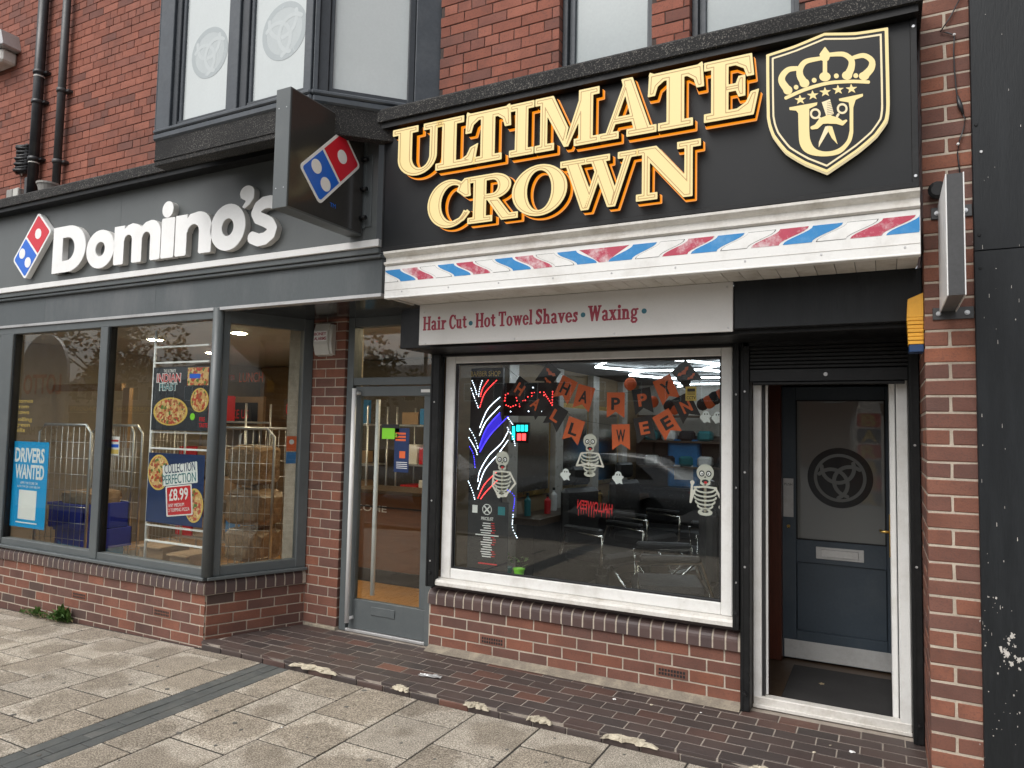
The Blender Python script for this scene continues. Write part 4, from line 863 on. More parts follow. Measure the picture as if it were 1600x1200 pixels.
# stripes: left half leans one way, right half the other
zS0, zS1 = PZ(944, 409.5, -.2), PZ(944, 387, -.2); split = PX(944, 397, -.2); wS = .146
def stripe(name, m, x, lean, outline=False):
    pts = []
    n = 8
    for i in range(n+1):
        t = i/n; e = (3*t*t-2*t*t*t); pts.append((x+lean*(.135 if lean < 0 else .15)*e, zS0+(zS1-zS0)*t))
    right = [(px_+wS-(.02 if lean < 0 else .004), z) for px_, z in pts][::-1]; poly = [(a, z) for a, z in pts]+right
    poly = [(min(max(a, CA0+.003), CA1-.003), z) for a, z in poly]
    if max(a for a, z in poly)-min(a for a, z in poly) < .03: return
    if outline:
        shape(name, [poly], -.2012, .001, 'ink', cn); cx_ = sum(a for a, z in poly)/len(poly); cz_ = (zS0+zS1)/2
        shape('stripe_inner', [[(cx_+(a-cx_)*.965, cz_+(z-cz_)*.955) for a, z in poly]], -.2017, .001, 'pvc', cn)
    else: shape(name, [poly], -.2012, .001, m, cn)
seq = ['pinkred', 'cyan', None]
k = 0; x = split-.05
shape('stripe', [[(split-.16, zS1), (split+.155, zS1), (split+.07, zS1-.05), (split+.02, zS0), (split-.03, zS0), (split-.08, zS1-.05)]], -.2009, .0008, 'pinkred', cn)
order = ['cyan', None, 'pinkred']
x = split-.035-wS+.01; k = 0
while x > CA0-.1: stripe('stripe', order[k % 3] or 'ink', x, -1, order[k % 3] is None); x -= wS; k += 1
x = split+.028; k = 0
while x < CA1: stripe('stripe', order[k % 3] or 'ink', x, 1, order[k % 3] is None); x += wS+.016; k += 1
for k in range(9): B().lathe([(.006, 0), (.005, .003)], (CA0+.15+k*.38, -.2, CZ0+.035), (0, -1, 0), 8).done('screw', 'alu', cn)
# ---- services board
sbd = thing('services_board', 'white board lettered Hair Cut, Hot Towel Shaves, Waxing under the canopy', 'sign board', (-1.9, .12, 2.34))
box('board', 'board', sbd, PX(655, 510, .12), PX(1145, 480, .12), .12, .135, 2.345, CZ0-.004, .002)
BZ = PZ(665, 516, .12)-.0
# small serif face for the board: strokes with slab feet
def sf(ch):
    s = .15; T = .155; H_ = []
    def st(x, y0, y1, f0=True, f1=True, w=T):
        o = [('b', x, y0, x+w, y1)]
        if f0: o.append(('b', x-.06, y0, x+w+.06, y0+.06))
        if f1: o.append(('b', x-.06, y1-.06, x+w+.03, y1))
        return o
    if ch == 'H': return .72, st(.08, 0, 1)+st(.5, 0, 1)+[('b', .2, .46, .52, .54), ('b', .44, .94, .71, 1)]
    if ch == 'a': return .5, [('b', .28, 0, .42, .5), ('e', .22, .17, .2, .19), ('-e', .23, .17, .08, .1), ('b', .28, 0, .42, .5), ('l', [(.08, .55), (.2, .63), (.33, .58), (.35, .45)], .12), ('b', .36, 0, .5, .07)]
    if ch == 'i': return .3, st(.08, 0, .66, True, False)+[('b', .02, .6, .2, .66), ('e', .155, .85, .1, .1)]
    if ch == 'r': return .44, st(.08, 0, .66, True, False)+[('b', .02, .6, .2, .66), ('l', [(.22, .48), (.3, .58), (.38, .58)], .14)]
    if ch == 'C': return .64, [('e', .34, .5, .33, .52), ('-e', .38, .5, .19, .42), ('-b', .5, .28, .9, .7), ('b', .55, .68, .62, .98), ('l', [(.45, .06), (.58, .2)], .08)]
    if ch == 'u': return .58, st(.06, .1, .66, False, False)+[('b', .0, .6, .16, .66), ('b', .34, 0, .48, .66), ('b', .28, .6, .4, .66), ('l', [(.13, .16), (.2, .07), (.32, .09), (.4, .2)], .12), ('b', .42, 0, .56, .06)]
    if ch == 't': return .38, [('b', .1, .12, .25, .85), ('b', .0, .58, .36, .66), ('l', [(.17, .14), (.24, .06), (.34, .09)], .11)]
    if ch == 'o': return .54, [('e', .27, .33, .26, .34), ('-e', .27, .33, .11, .26)]
    if ch == 'T': return .68, [('b', .26, 0, .42, 1), ('b', .14, 0, .54, .07), ('b', .02, .92, .66, 1), ('b', .02, .74, .09, 1), ('b', .59, .74, .66, 1)]
    if ch == 'w': return .82, [('p', [(.06, .66), (.22, .66), (.34, .2), (.3, 0), (.24, 0)]), ('p', [(.24, 0), (.32, 0), (.44, .6), (.38, .66)]), ('p', [(.36, .66), (.5, .66), (.62, .2), (.58, 0), (.52, 0)]), ('p', [(.52, 0), (.6, 0), (.78, .66), (.68, .66)]), ('b', 0, .6, .28, .66), ('b', .62, .6, .82, .66)]
    if ch == 'e': return .5, [('e', .26, .33, .26, .34), ('-e', .26, .33, .11, .27), ('b', .12, .34, .44, .41), ('-p', [(.3, .2), (.6, .1), (.6, .33), (.3, .33)]), ('l', [(.3, .05), (.46, .14)], .07)]
    if ch == 'l': return .3, st(.08, 0, 1.02, True, False)+[('b', .02, .96, .2, 1.02)]
    if ch == 'S': return .56, [('l', [(.44, .84), (.36, .93), (.24, .95), (.13, .88), (.12, .74), (.24, .6), (.4, .46), (.45, .28), (.38, .1), (.22, .05), (.08, .12)], .15), ('b', .45, .7, .51, .98), ('b', .04, .02, .1, .3)]
    if ch == 'h': return .6, st(.06, 0, 1.02, True, False)+[('b', 0, .96, .18, 1.02), ('b', .36, 0, .5, .45), ('b', .3, 0, .57, .06), ('l', [(.16, .48), (.26, .6), (.38, .58), (.43, .45)], .12)]
    if ch == 'v': return .56, [('p', [(.05, .66), (.22, .66), (.35, .18), (.31, 0), (.24, 0)]), ('p', [(.24, 0), (.32, 0), (.52, .66), (.42, .66)]), ('b', 0, .6, .28, .66), ('b', .36, .6, .58, .66)]
    if ch == 's': return .42, [('l', [(.34, .53), (.24, .61), (.13, .56), (.14, .44), (.28, .31), (.32, .17), (.22, .06), (.06, .11)], .12), ('b', .33, .46, .38, .66), ('b', .03, .02, .08, .2)]
    if ch == 'W': return 1.02, [('p', [(.08, 1), (.26, 1), (.4, .3), (.36, 0), (.27, 0)]), ('p', [(.27, 0), (.37, 0), (.56, .9), (.5, 1)]), ('p', [(.46, 1), (.62, 1), (.76, .3), (.72, 0), (.63, 0)]), ('p', [(.63, 0), (.73, 0), (.96, 1), (.85, 1)]), ('b', 0, .93, .34, 1), ('b', .78, .93, 1.02, 1)]
    if ch == 'x': return .56, [('p', [(.04, .66), (.22, .66), (.52, 0), (.34, 0)]), ('p', [(.42, .66), (.5, .66), (.12, 0), (.04, 0)]), ('b', 0, .6, .27, .66), ('b', .34, .6, .54, .66), ('b', 0, 0, .2, .06), ('b', .3, 0, .56, .06)]
    if ch == 'n': return .6, st(.06, 0, .66, True, False)+[('b', 0, .6, .18, .66), ('b', .36, 0, .5, .45), ('b', .3, 0, .57, .06), ('l', [(.16, .48), (.26, .6), (.38, .58), (.43, .45)], .12)]
    if ch == 'g': return .54, [('e', .24, .42, .21, .24), ('-e', .24, .42, .09, .16), ('l', [(.36, .6), (.52, .62)], .08), ('l', [(.1, .2), (.08, .1), (.2, .06), (.38, .04), (.44, -.08), (.34, -.2), (.16, -.21), (.06, -.12), (.12, .0)], .1)]
_sf = {}
def serif_word(word, x0, x1, z, h, y, m, parent):
    tot = sum(sf(c)[0] for c in word)+.05*(len(word)-1); sx = (x1-x0)/tot; u = 0; t = None
    for c in word:
        wd_, ops = sf(c)
        if c not in _sf: _sf[c] = trace(field(ops, (-.15, -.35, wd_+.15, 1.15), 70), .022)
        o = shape('letter', [[(x0+(u+a)*sx, z+v*h) for a, v in lp] for lp in _sf[c]], y, .0008, m, parent); u += wd_+.05
hB = .098; yB = .1192
for wd_, a, c in (('Hair', 661, 697), ('Cut', 702, 729), ('Hot', 743, 774), ('Towel', 779, 832), ('Shaves', 837, 903), ('Waxing', 919, 997)):
    ya = 505-(a-661)*.06; serif_word(wd_, PX(a, ya, .12), PX(c, ya-2, .12), BZ, hB, yB, 'crimson', sbd)
for px, py in ((735.5, 505), (911, 492), (1006.5, 486)):
    c = onY(px, py, .12); shape('dot', [arc(c.x, c.z, .0165, .0165, 0, 340, 17)], yB, .0008, 'tealdot', sbd)
for px, py in ((663, 488), (665, 537), (804, 529), (960, 521), (1136, 448), (1138, 512)): c = onY(px, py, .12); B().lathe([(.007, 0), (.005, .003)], (c.x, .12, c.z), (0, -1, 0), 8).done('screw', 'alu', sbd)
# ================================================================== barber shopfront
def slab_box(name, m, x0, x1, y0, y1, z0, z1, lab=None):
    o = box(name, m, None, x0, x1, y0, y1, z0, z1, 0); struct(o, lab); return o
sh = thing('shutter_housing', 'black painted shutter housing above the shop window and doorway', 'shutter box', (-1.4, .3, 2.33))
box('housing', 'blackpaint', sh, -3.24, .184, .2, .62, 2.335, 2.63, .004); box('front_board', 'timber_black', sh, PX(1146, 480, .14)+.003, .184, .135, .2, 2.362, CZ0-.004, .003); box('under_board', 'blackpaint', sh, -3.24, .184, .62, .8, 2.315, 2.7, 0)
wn = thing('shop_window', 'large white framed shop window with Halloween decorations', 'window', (-2, .7, .5))
WX0, WX1, WZ0, WZ1 = -3.13, -.885, .565, 2.325; GX0, GX1, GZ0, GZ1 = -3.04, -.958, .645, 2.262; WY = .672
for nm, a in (('frame_left', (WX0, GX0, WY, WY+.07, WZ0, WZ1)), ('frame_right', (GX1, WX1, WY, WY+.07, WZ0, WZ1)), ('frame_top', (GX0+.001, GX1-.001, WY+.001, WY+.069, GZ1, WZ1)), ('frame_bottom', (GX0+.001, GX1-.001, WY+.001, WY+.069, WZ0, GZ0))): box(nm, 'pvc', wn, *a, .006)
for nm, a in (('bead', (GX0, GX0+.012, WY+.012, WY+.04, GZ0, GZ1)), ('bead', (GX1-.012, GX1, WY+.012, WY+.04, GZ0, GZ1)), ('bead', (GX0, GX1, WY+.013, WY+.04, GZ1-.012, GZ1)), ('bead', (GX0, GX1, WY+.013, WY+.04, GZ0, GZ0+.012))): box(nm, 'rubber', wn, *a, 0)
B().yz([(.615, .515), (.615, .54), (.625, .556), (.69, .566), (.69, .515)], WX0-.03, WX1+.02).done('sill', 'pvc_dirty', wn)
WG = WY+.035; box('pane', 'glass', wn, GX0, GX1, WG, WG+.006, GZ0, GZ1, 0)
def rail(lab, x0, x1, y0, y1, z0, bolts=()):
    t = thing('shutter_rail', lab, 'shutter rail', ((x0+x1)/2, y0, z0), 'roller shutter guide rails'); box('channel', 'rail', t, x0, x1, y0, y1, z0, 2.34, .004); box('lip', 'rail', t, x0+.012, x0+.02, y0-.004, y0, z0, 2.34, 0)
    for z in bolts: B().lathe([(.008, 0), (.006, .004)], ((x0+x1)/2, y0, z), (0, -1, 0), 8).done('bolt', 'alu', t)
    o = B().lathe([(.016, 0), (.014, .008), (.008, .008)], ((x0+x1)/2, y0, z0+.11), (0, -1, 0), 12).done('lock', 'blackpaint', t); B().lathe([(.007, 0), (.007, .001)], ((x0+x1)/2, y0-.009, z0+.11), (0, -1, 0), 8).done('keyhole', 'ink', o)
rail('black shutter rail between the grey door and the white window', -3.225, -3.142, .6, .668, .5, (.7, 1.17, 1.95)); rail('short black shutter rail right of the white window frame', -.872, -.831, .6, .665, .5, (.8, 1.4, 2.0)); rail('black shutter rail left of the white door frame', -.828, -.77, .62, .73, .004, (.9, 1.5, 2.02)); rail('black shutter rail between the door frame and the brick pier', .127, .183, .62, .74, .004, (1.0, 1.7))
rs = thing('roller_shutter', 'black roller shutter rolled up over the open doorway', 'shutter', (-.3, .64, 2.05))
for k in range(7): B().yz([(.645, 2.165+k*.024), (.638, 2.17+k*.024), (.638, 2.184+k*.024), (.645, 2.187+k*.024), (.66, 2.187+k*.024), (.66, 2.165+k*.024)], -.77, .128).done('slat', 'rail', rs)
box('bottom_bar', 'blackpaint', rs, -.77, .128, .632, .668, 2.082, 2.163, .004); box('bottom_lip', 'rail', rs, -.75, .11, .625, .67, 2.062, 2.08, .003); B().lathe([(.014, 0), (.012, .006)], (PX(1290, 580, .632), .632, 2.125), (0, -1, 0), 12).done('lock', 'alu', rs)
dfm = thing('door_frame', 'white plastic door frame with worn threshold round the doorway', 'door frame', (-.32, .74, 0)); DY = .742
JX0, JX1 = -.767, .125
box('jamb', 'pvc', dfm, JX0, JX0+.052, DY, DY+.07, .02, 2.15, .005); box('jamb', 'pvc', dfm, JX1-.062, JX1, DY, DY+.07, .02, 2.15, .005); box('threshold', 'pvc_dirty', dfm, JX0, JX1, DY-.004, DY+.068, .018, .072, .006); box('threshold_drip', 'pvc_dirty', dfm, JX0+.0, JX1, DY-.02, DY-.0045, .004, .026, .003); box('head', 'pvc', dfm, JX0, JX1, DY+.002, DY+.068, 2.09, 2.16, .004)
box('door_edge', 'pvc', dfm, JX1-.1, JX1-.066, .813, 1.68, .06, 2.09, .005); B().box(PX(1197, 900, 1.72), PX(1221, 900, 1.72), 1.72, 1.84, .03, 2.3, .006).done('inner_jamb', 'mahogany', dfm); box('seal', 'rubber', dfm, JX0+.0525, JX0+.068, DY+.02, DY+.06, .075, 2.088, 0); box('side_strip', 'pvc', dfm, JX0+.07, JX0+.085, DY+.05, DY+.068, .075, 2.088, .002)
hb = dfm; hp = onY(1402, 838, .84)
hb = box('handle', 'brass', dfm, JX1-.107, JX1-.1005, .83, .875, hp.z-.13, hp.z+.13, .002); B().tube([(JX1-.104, .85, hp.z+.02), (JX1-.15, .85, hp.z+.02), (JX1-.155, .95, hp.z+.015)], .009, 8).done('lever', 'brass', hb)
# lobby
slab_box('lobby_floor', 'dark_wood', -.84, .19, .74, 2.9, -.1, .028); o = box('door_mat', 'mat', None, -.62, .1, .84, 1.66, .0285, .037, .003); tag(o, 'black ribbed door mat inside the open doorway', 'door mat')
slab_box('lobby_wall_left', 'interior_dark', -.84, -.8, .82, 2.9, .028, 2.5); slab_box('lobby_wall_right', 'interior_dark', .127, .19, .83, 2.9, .028, 2.5); slab_box('lobby_ceiling', 'blackpaint', -.84, .19, .75, 2.9, 2.3, 2.36); slab_box('lobby_wall_back', 'interior_dark', -.84, .19, 2.75, 2.9, .028, 2.5)
DIY = onZ(1316, 1041, .035).y; dl0, dr0 = Vector((PX(1222, 900, DIY), DIY, .035)), Vector((PX(1404, 900, DIY), DIY, .035)); dv_ = (dr0-dl0); dv_.z = 0; DW = dv_.length; da = math.atan2(dv_.y, dv_.x); DM = Matrix.Translation((dl0.x, dl0.y, 0)) @ Matrix.Rotation(da, 4, 'Z'); DMi = DM.inverted(); dn = Vector((math.sin(da), -math.cos(da), 0))
def dloc(px, py): p = DMi @ onPlane(px, py, dl0, dn); return p.x, p.z
dr = thing('shop_door', 'navy blue half-glazed door with letter plate inside the lobby', 'door', ((dl0.x+dr0.x)/2, (dl0.y+dr0.y)/2, .035))
def dbox(name, m, x0, x1, y0, y1, z0, z1, parent=None, bev=.003): return B().box(x0, x1, y0, y1, z0, z1, bev, DM).done(name, m, parent or dr)
gx0, gz1 = dloc(1243, 625); gx1, _ = dloc(1383, 640); _, gz0 = dloc(1250, 843); _, pz1 = dloc(1250, 878); _, pz0 = dloc(1250, 985); ztop = 2.12
dbox('stile', 'blue_door', 0, gx0, 0, .045, .04, ztop); dbox('stile', 'blue_door', gx1, DW, 0, .045, .04, ztop); dbox('top_rail', 'blue_door', gx0+.001, gx1-.001, .001, .044, gz1, ztop); dbox('mid_rail', 'blue_door', gx0+.001, gx1-.001, .001, .044, pz1, gz0); dbox('bottom_rail', 'blue_door', gx0+.001, gx1-.001, .001, .044, .04, pz0)
dbox('lower_panel', 'blue_door', gx0+.004, gx1-.004, .017, .035, pz0, pz1); gl_ = dbox('pane', 'glass_frost', gx0, gx1, .015, .021, gz0, gz1, None, 0)
dbox('pane_backing', 'interior_dark', gx0-.01, gx1+.01, .3, .31, gz0-.1, gz1+.1, None, 0)
for nm, a in (('bead', (gx0, gx0+.01, .004, .014, gz0, gz1)), ('bead', (gx1-.01, gx1, .004, .014, gz0, gz1)), ('bead', (gx0+.01, gx1-.01, .004, .014, gz0, gz0+.01)), ('bead', (gx0+.01, gx1-.01, .004, .014, gz1-.01, gz1))): dbox(nm, 'blackpaint', *a, None, 0)
lx, lz = dloc(1312, 747); lr = (dloc(1364, 747)[0]-dloc(1261, 747)[0])/2
M['film_dark'] = surf('clear_dark_film', (.018, .019, .02), .12, .1, bump=0); M['film_grey'] = surf('frosted_band', (.11, .115, .108), .35, .06, bump=0)
shape('logo_disc', [arc(lx, lz, lr, lr, 0, 355, 71)], .0125, .0008, 'film_dark', dr, 0, DM)
for k, lp in enumerate(knot_loops(lx, lz, lr*.8)[1:]): shape('logo_band', lp, .0115-.0006*k, .0008, 'film_grey', dr, 0, DM)
shape('logo_ring', [arc(lx, lz, lr*.8, lr*.8, 0, 355, 71), arc(lx, lz, lr*.7, lr*.7, 0, 355, 71)], .012, .0008, 'film_grey', dr, 0, DM)
a0, b1 = dloc(1223, 747); a1, b0 = dloc(1240, 808); pp = dbox('push_plate', 'satin', a0+.004, a1, -.003, 0, b0, b1); text('push_text', 'PUSH', a0+.012, a1-.008, b1-.055, b1-.035, -.0042, 'ink', dr, T=DM)
a0, b0 = dloc(1232, 822); B().lathe([(.014, 0), (.012, .01)], DM @ Vector((a0, 0, b0)), dn, 12).done('lock', 'brass', dr)
a0, _b = dloc(1275, 866); a1, _b2 = dloc(1350, 866); _, b0 = dloc(1312, 876); _, b1 = dloc(1312, 857); lp_ = dbox('letter_plate', 'satin', a0, a1, -.006, 0, b0, b1); dbox('letter_flap', 'steel', a0+.035, a1-.035, -.012, -.0065, b0+.018, b1-.016, lp_)
dbox('kick_plate', 'satin', .015, DW-.005, -.003, 0, .045, .045+.135)
# yellow alarm box
ya = thing('alarm_box', 'yellow alarm box with navy base at the corner of the brick pier', 'alarm box', (.12, .05, 2.2)); ax0, ax1 = PX(1417, 500, .03), PX(1443, 500, .03); az = [PZ(1430, y, .03) for y in (458, 495, 538, 550)]
B().prism([(ax0, az[1]), (ax0+.005, az[0]-.03), (ax1, az[0]), (ax1, az[1])], (0, .03, 0), (1, 0, 0), (0, 0, 1), (0, 1, 0), .1).done('top_cover', 'yellow', ya)
for k in range(7): h_ = (az[1]-az[2])/7; box('rib', 'yellow', ya, ax0+.002*k*.4, ax1, .03-(.004 if k % 2 else 0), .13, az[1]-(k+1)*h_+.001, az[1]-k*h_-.001, .002)
box('base', 'navy_plastic', ya, ax0+.008, ax1, .028, .13, az[3], az[2]-.001, .003)
# projecting edge-on sign on the pier, its brackets and the cable above
pj_ = thing('projecting_sign', 'thin double-sided sign seen edge-on on steel brackets at the pier', 'projecting sign', (.29, -.25, 2.36)); ex0, ex1 = PX(1478.5, 380, -.5), PX(1508.5, 380, -.5); ez0, ez1 = 2.375, 2.925
box('body', 'grey', pj_, ex0+.006, ex1-.006, -.5, -.012, ez0+.006, ez1-.006, .002); box('face', 'white_metal', pj_, ex0, ex0+.005, -.505, -.01, ez0, ez1, .001); box('face', 'white_metal', pj_, ex1-.005, ex1, -.505, -.01, ez0, ez1, .001); box('gasket', 'pipe_grey', pj_, ex0+.0055, ex1-.0055, -.503, -.4995, ez0+.002, ez1-.002, 0)
for z in (2.37, 2.885):
    br_ = box('bracket', 'pipe_grey', pj_, .222, .4, -.012, -.001, z-.03, z+.03, .002)
    for x in (.248, .37): B().lathe([(.012, 0), (.012, .004), (.007, .004), (.007, .012)], (x, -.012, z), (0, -1, 0), 10).done('bolt', 'steel', br_)
o = B().lathe([(.035, 0), (.045, .05), (.03, .06)], (PX(1465, 300, -.03), -.0, PZ(1468, 298, -.03)), (0, -1, 0), 14).done('light_sensor', 'blackpaint'); tag(o, 'small black round sensor on the pier behind the thin sign', 'sensor')
cb_ = thing('wall_cable', 'thin black cable running down the brick pier to the thin sign', 'cable', (.3, -.01, 3.0)); pts = [onY(x, y, -.012) for x, y in ((1503, -8), (1484, 28), (1469, 50), (1480, 51), (1491, 55), (1490, 80), (1491, 105), (1494, 140), (1498, 165), (1508, 185), (1506, 200), (1499, 220), (1496, 240), (1498, 255), (1500, 272))]
B().tube(pts, .0035, 6).done('cable', 'pipe', cb_); B().tube([onY(1496, 150, -.014), onY(1500, 165, -.016), onY(1505, 178, -.014)], [.006, .012, .005], 8).done('taped_joint', 'pipe', cb_)
for x, y in ((1491, 54), (1497, 225)): B().blob(onY(x, y, -.014), .008).done('clip', 'paper', cb_)
# black timber shopfront to the right
rt = thing('timber_shopfront', 'black painted timber shopfront with flaking paint right of the pier', 'shopfront', (1.2, -.02, -.06)); zj_ = PZ(1560, 390, -.02)
box('lower_board', 'timber_black', rt, .402, 2.6, -.03, .1, -.06, zj_-.002, .003); box('upper_board', 'timber_black', rt, .403, 2.6, -.028, .1, zj_+.001, 4.7, .003)
for x, y in ((1530, 367), (1532, 419), (1533, 237), (1525, 195)): B().lathe([(.008, 0), (.006, .003)], onY(x, y, -.03), (0, -1, 0), 8).done('screw', 'alu' if y == 237 else 'blackpaint', rt)
rf = random.Random(11); bb = B()
for _ in range(46):
    p = onY(rf.uniform(1528, 1612), rf.uniform(-20, 1210), -.0302); hh = rf.uniform(.004, .022); ww = rf.uniform(.0006, .0016); bb.xz([(p.x-ww, p.z), (p.x+ww, p.z+.001), (p.x+ww*.6, p.z+hh), (p.x-ww*.8, p.z+hh*.9)], -.0307, -.0302)
for cx, cy, r0 in ((1567, 1018, .02), (1580, 1006, .016), (1590, 1024, .018), (1572, 1036, .012), (1549, 929, .007), (1546, 940, .005), (1538, 985, .006), (1541, 1003, .005), (1586, 1090, .005), (1590, 1112, .006), (1562, 1140, .004)):
    for q in range(5 if r0 > .01 else 2):
        p = onY(cx+rf.gauss(0, 4), cy+rf.gauss(0, 6), -.0302); m_ = 17; rad = [r0*rf.uniform(.25, 1.0)*(.5 if q else 1) for _ in range(m_)]
        bb.xz([(p.x+rad[i]*.8*math.cos(i*6.2832/m_), p.z+rad[i]*1.3*math.sin(i*6.2832/m_)) for i in range(m_)], -.0308-.00005*q, -.0302)
for (cx, cy, n_, s_) in ((1575, 1020, 22, 14), (1548, 950, 8, 22), (1565, 1120, 10, 30), (1560, 500, 5, 80)):
    for _ in range(n_):
        p = onY(cx+rf.gauss(0, s_*.5), cy+rf.gauss(0, s_), -.0302); r_ = rf.uniform(.0008, .003); bb.xz([(p.x+r_*rf.uniform(.4, 1.2)*math.cos(t), p.z+r_*rf.uniform(.5, 2)*math.sin(t)) for t in [i*.9 for i in range(7)]], -.0307, -.0302)
bb.done('paint_flakes', 'flake', rt)['kind'] = 'stuff'
# ================================================================== pizza shop windows and door
GD = DF+.045                                   # glass plane of the shop windows
sw = thing('shopfront_window', 'grey framed pizza shop window with posters and splayed side pane', 'window', (-6.5, DF, .47)); WZb, WZt = .478, 2.69
posts = [(PX(0, 690, DF)-.1, PX(12, 690, DF)), (PX(149.5, 690, DF), PX(161, 690, DF)), (PX(325, 690, DF), CX+.0)]
box('sill', 'grey', sw, -9.4, CX+.01, DF-.045, DF+.1, .474, .5, .004); box('bottom_rail', 'grey', sw, -9.4, CX-.002, DF-.002, DF+.075, .5, .562, .004); box('head', 'grey', sw, -9.4, CX-.002, DF-.0, DF+.075, 2.612, 2.7, .004)
for k, (a, c) in enumerate(posts): box('post', 'grey', sw, a, c, DF-.012, DF+.085, .501, 2.611, .004); box('inner_bead', 'blackpaint', sw, c, c+.016, DF+.01, DF+.07, .563, 2.611, 0)
gx = [-9.4, posts[0][0], posts[0][1]+.001, posts[1][0], posts[1][1]+.001, posts[2][0]]
for a, c in ((gx[0], gx[1]), (gx[2], gx[3]), (gx[4], gx[5])): box('pane', 'glass', sw, a, c, GD, GD+.006, .562, 2.612, 0)
def rbox(name, m, x0, x1, y0, y1, z0, z1, bev=.004, parent=None): return B().box(x0, x1, y0, y1, z0, z1, bev, Rm).done(name, m, parent or sw)
B().tube([(CX-.004, DF+.01, .5), (CX-.004, DF+.01, 2.7)], .045, 14).done('corner_post', 'grey', sw)
rbox('side_sill', 'grey', .0, RL, -.045, .1, .4745, .4995); rbox('side_bottom_rail', 'grey', .04, RL-.01, .0, .075, .5, .575); rbox('side_head', 'grey', .04, RL-.01, 0, .075, 2.585, 2.7); rbox('side_stile', 'grey', .035, .105, -.006, .08, .501, 2.69); rbox('side_stile', 'grey', RL-.095, RL-.005, -.006, .08, .501, 2.69); rbox('side_pane', 'glass', .105, RL-.095, .035, .041, .575, 2.585, 0)
# door
pdr = thing('shop_door', 'grey glazed pizza shop door with long white pull handle', 'door', (-3.72, .74, 0)); PY = .722
PXa, PXb = -4.172, -3.245; box('frame_post', 'grey', pdr, PXa, PXa+.07, PY-.02, PY+.09, .004, 2.69); box('frame_post', 'grey', pdr, PXb-.045, PXb+.012, PY-.02, PY+.09, .004, 2.69); box('transom', 'grey', pdr, PXa+.071, PXb-.046, PY-.015, PY+.08, 2.1, 2.165); box('head', 'grey', pdr, PXa+.071, PXb-.046, PY-.015, PY+.08, 2.61, 2.69); box('fanlight', 'glass', pdr, PXa+.07, PXb-.045, PY+.03, PY+.036, 2.165, 2.61, 0)
lx0, lx1 = PXa+.085, PXb-.05; leaf = box('leaf_bottom', 'grey', pdr, lx0, lx1, PY, PY+.05, .03, .275, .003); box('leaf_top', 'grey', pdr, lx0, lx1, PY, PY+.05, 2.005, 2.09, .003); box('leaf_stile', 'grey', pdr, lx0, lx0+.055, PY+.001, PY+.049, .276, 2.004, .003); box('leaf_stile', 'grey', pdr, lx1-.07, lx1, PY+.001, PY+.049, .276, 2.004, .003); box('pane', 'glass', pdr, lx0+.055, lx1-.07, PY+.022, PY+.028, .276, 2.004, 0); box('threshold', 'alu', pdr, PXa+.07, PXb-.045, PY-.02, PY+.06, .003, .026, .003)
hx = PX(548, 800, PY-.05); B().tube([(hx, PY-.055, .085), (hx, PY-.055, 2.07)], .02, 12).done('pull_handle', 'white_metal', pdr); B().tube([(hx+.14, PY+.1, .3), (hx+.14, PY+.1, 1.98)], .02, 12).done('inner_handle', 'white_metal', pdr)
for z in (.12, 2.03): B().tube([(hx, PY-.055, z), (hx+.02, PY, z)], .016, 8).done('handle_bracket', 'white_metal', pdr)
box('letter_plate', 'grey', pdr, PX(580, 955, PY), PX(617, 962, PY), PY-.008, PY, .165, .235, .003); box('door_sign', 'paper', pdr, PX(658, 612, PY), PX(672, 612, PY), PY-.002, PY, 2.035, 2.06, 0)
def flat(name, m, parent, px0, px1, py0, py1, Y, dep=.001):
    pm = (px0+px1)/2; return box(name, m, parent, PX(px0, (py0+py1)/2, Y), PX(px1, (py0+py1)/2, Y), Y, Y+dep, PZ(pm, py1, Y), PZ(pm, py0, Y), 0)
def ptext(name, body, parent, px0, px1, py0, py1, Y, m, bold=.0, rot=0, mirror=False):
    pm = (px0+px1)/2; ym = (py0+py1)/2; return text(name, body, PX(px0, ym, Y), PX(px1, ym, Y), PZ(pm, py1, Y), PZ(pm, py0, Y), Y-.0012, m, parent, bold, .0008, rot, None, mirror)
hr = thing('hygiene_sticker', 'green and black food rating sticker on the grey door glass', 'sticker', onY(610, 675, PY)); flat('sheet', 'green', hr, 597, 624, 663, 686, PY+.02); flat('header', 'ink', hr, 597, 624, 663, 669, PY+.0185); bb = shape('score', [arc(PX(619, 680, PY), PZ(619, 680, PY), .014, .014, 0, 340, 17)], PY+.0185, .0008, 'ink', hr); ptext('score_digit', '5', hr, 617.5, 620.5, 677, 683, PY+.0175, 'green', .02)
bp = thing('door_poster', 'dark blue notice on the grey door glass', 'poster', onY(627, 705, PY)); flat('sheet', 'navy', bp, 616, 639, 669, 738, PY+.02); [flat('heading_line', 'orange', bp, 618, 634, 676+k*5, 679+k*5, PY+.019) for k in range(3)]; flat('panel', 'orange', bp, 624, 633, 705, 716, PY+.019); [flat('text_line', 'paper', bp, 619, 636, 722+k*3, 723+k*3, PY+.019) for k in range(4)]
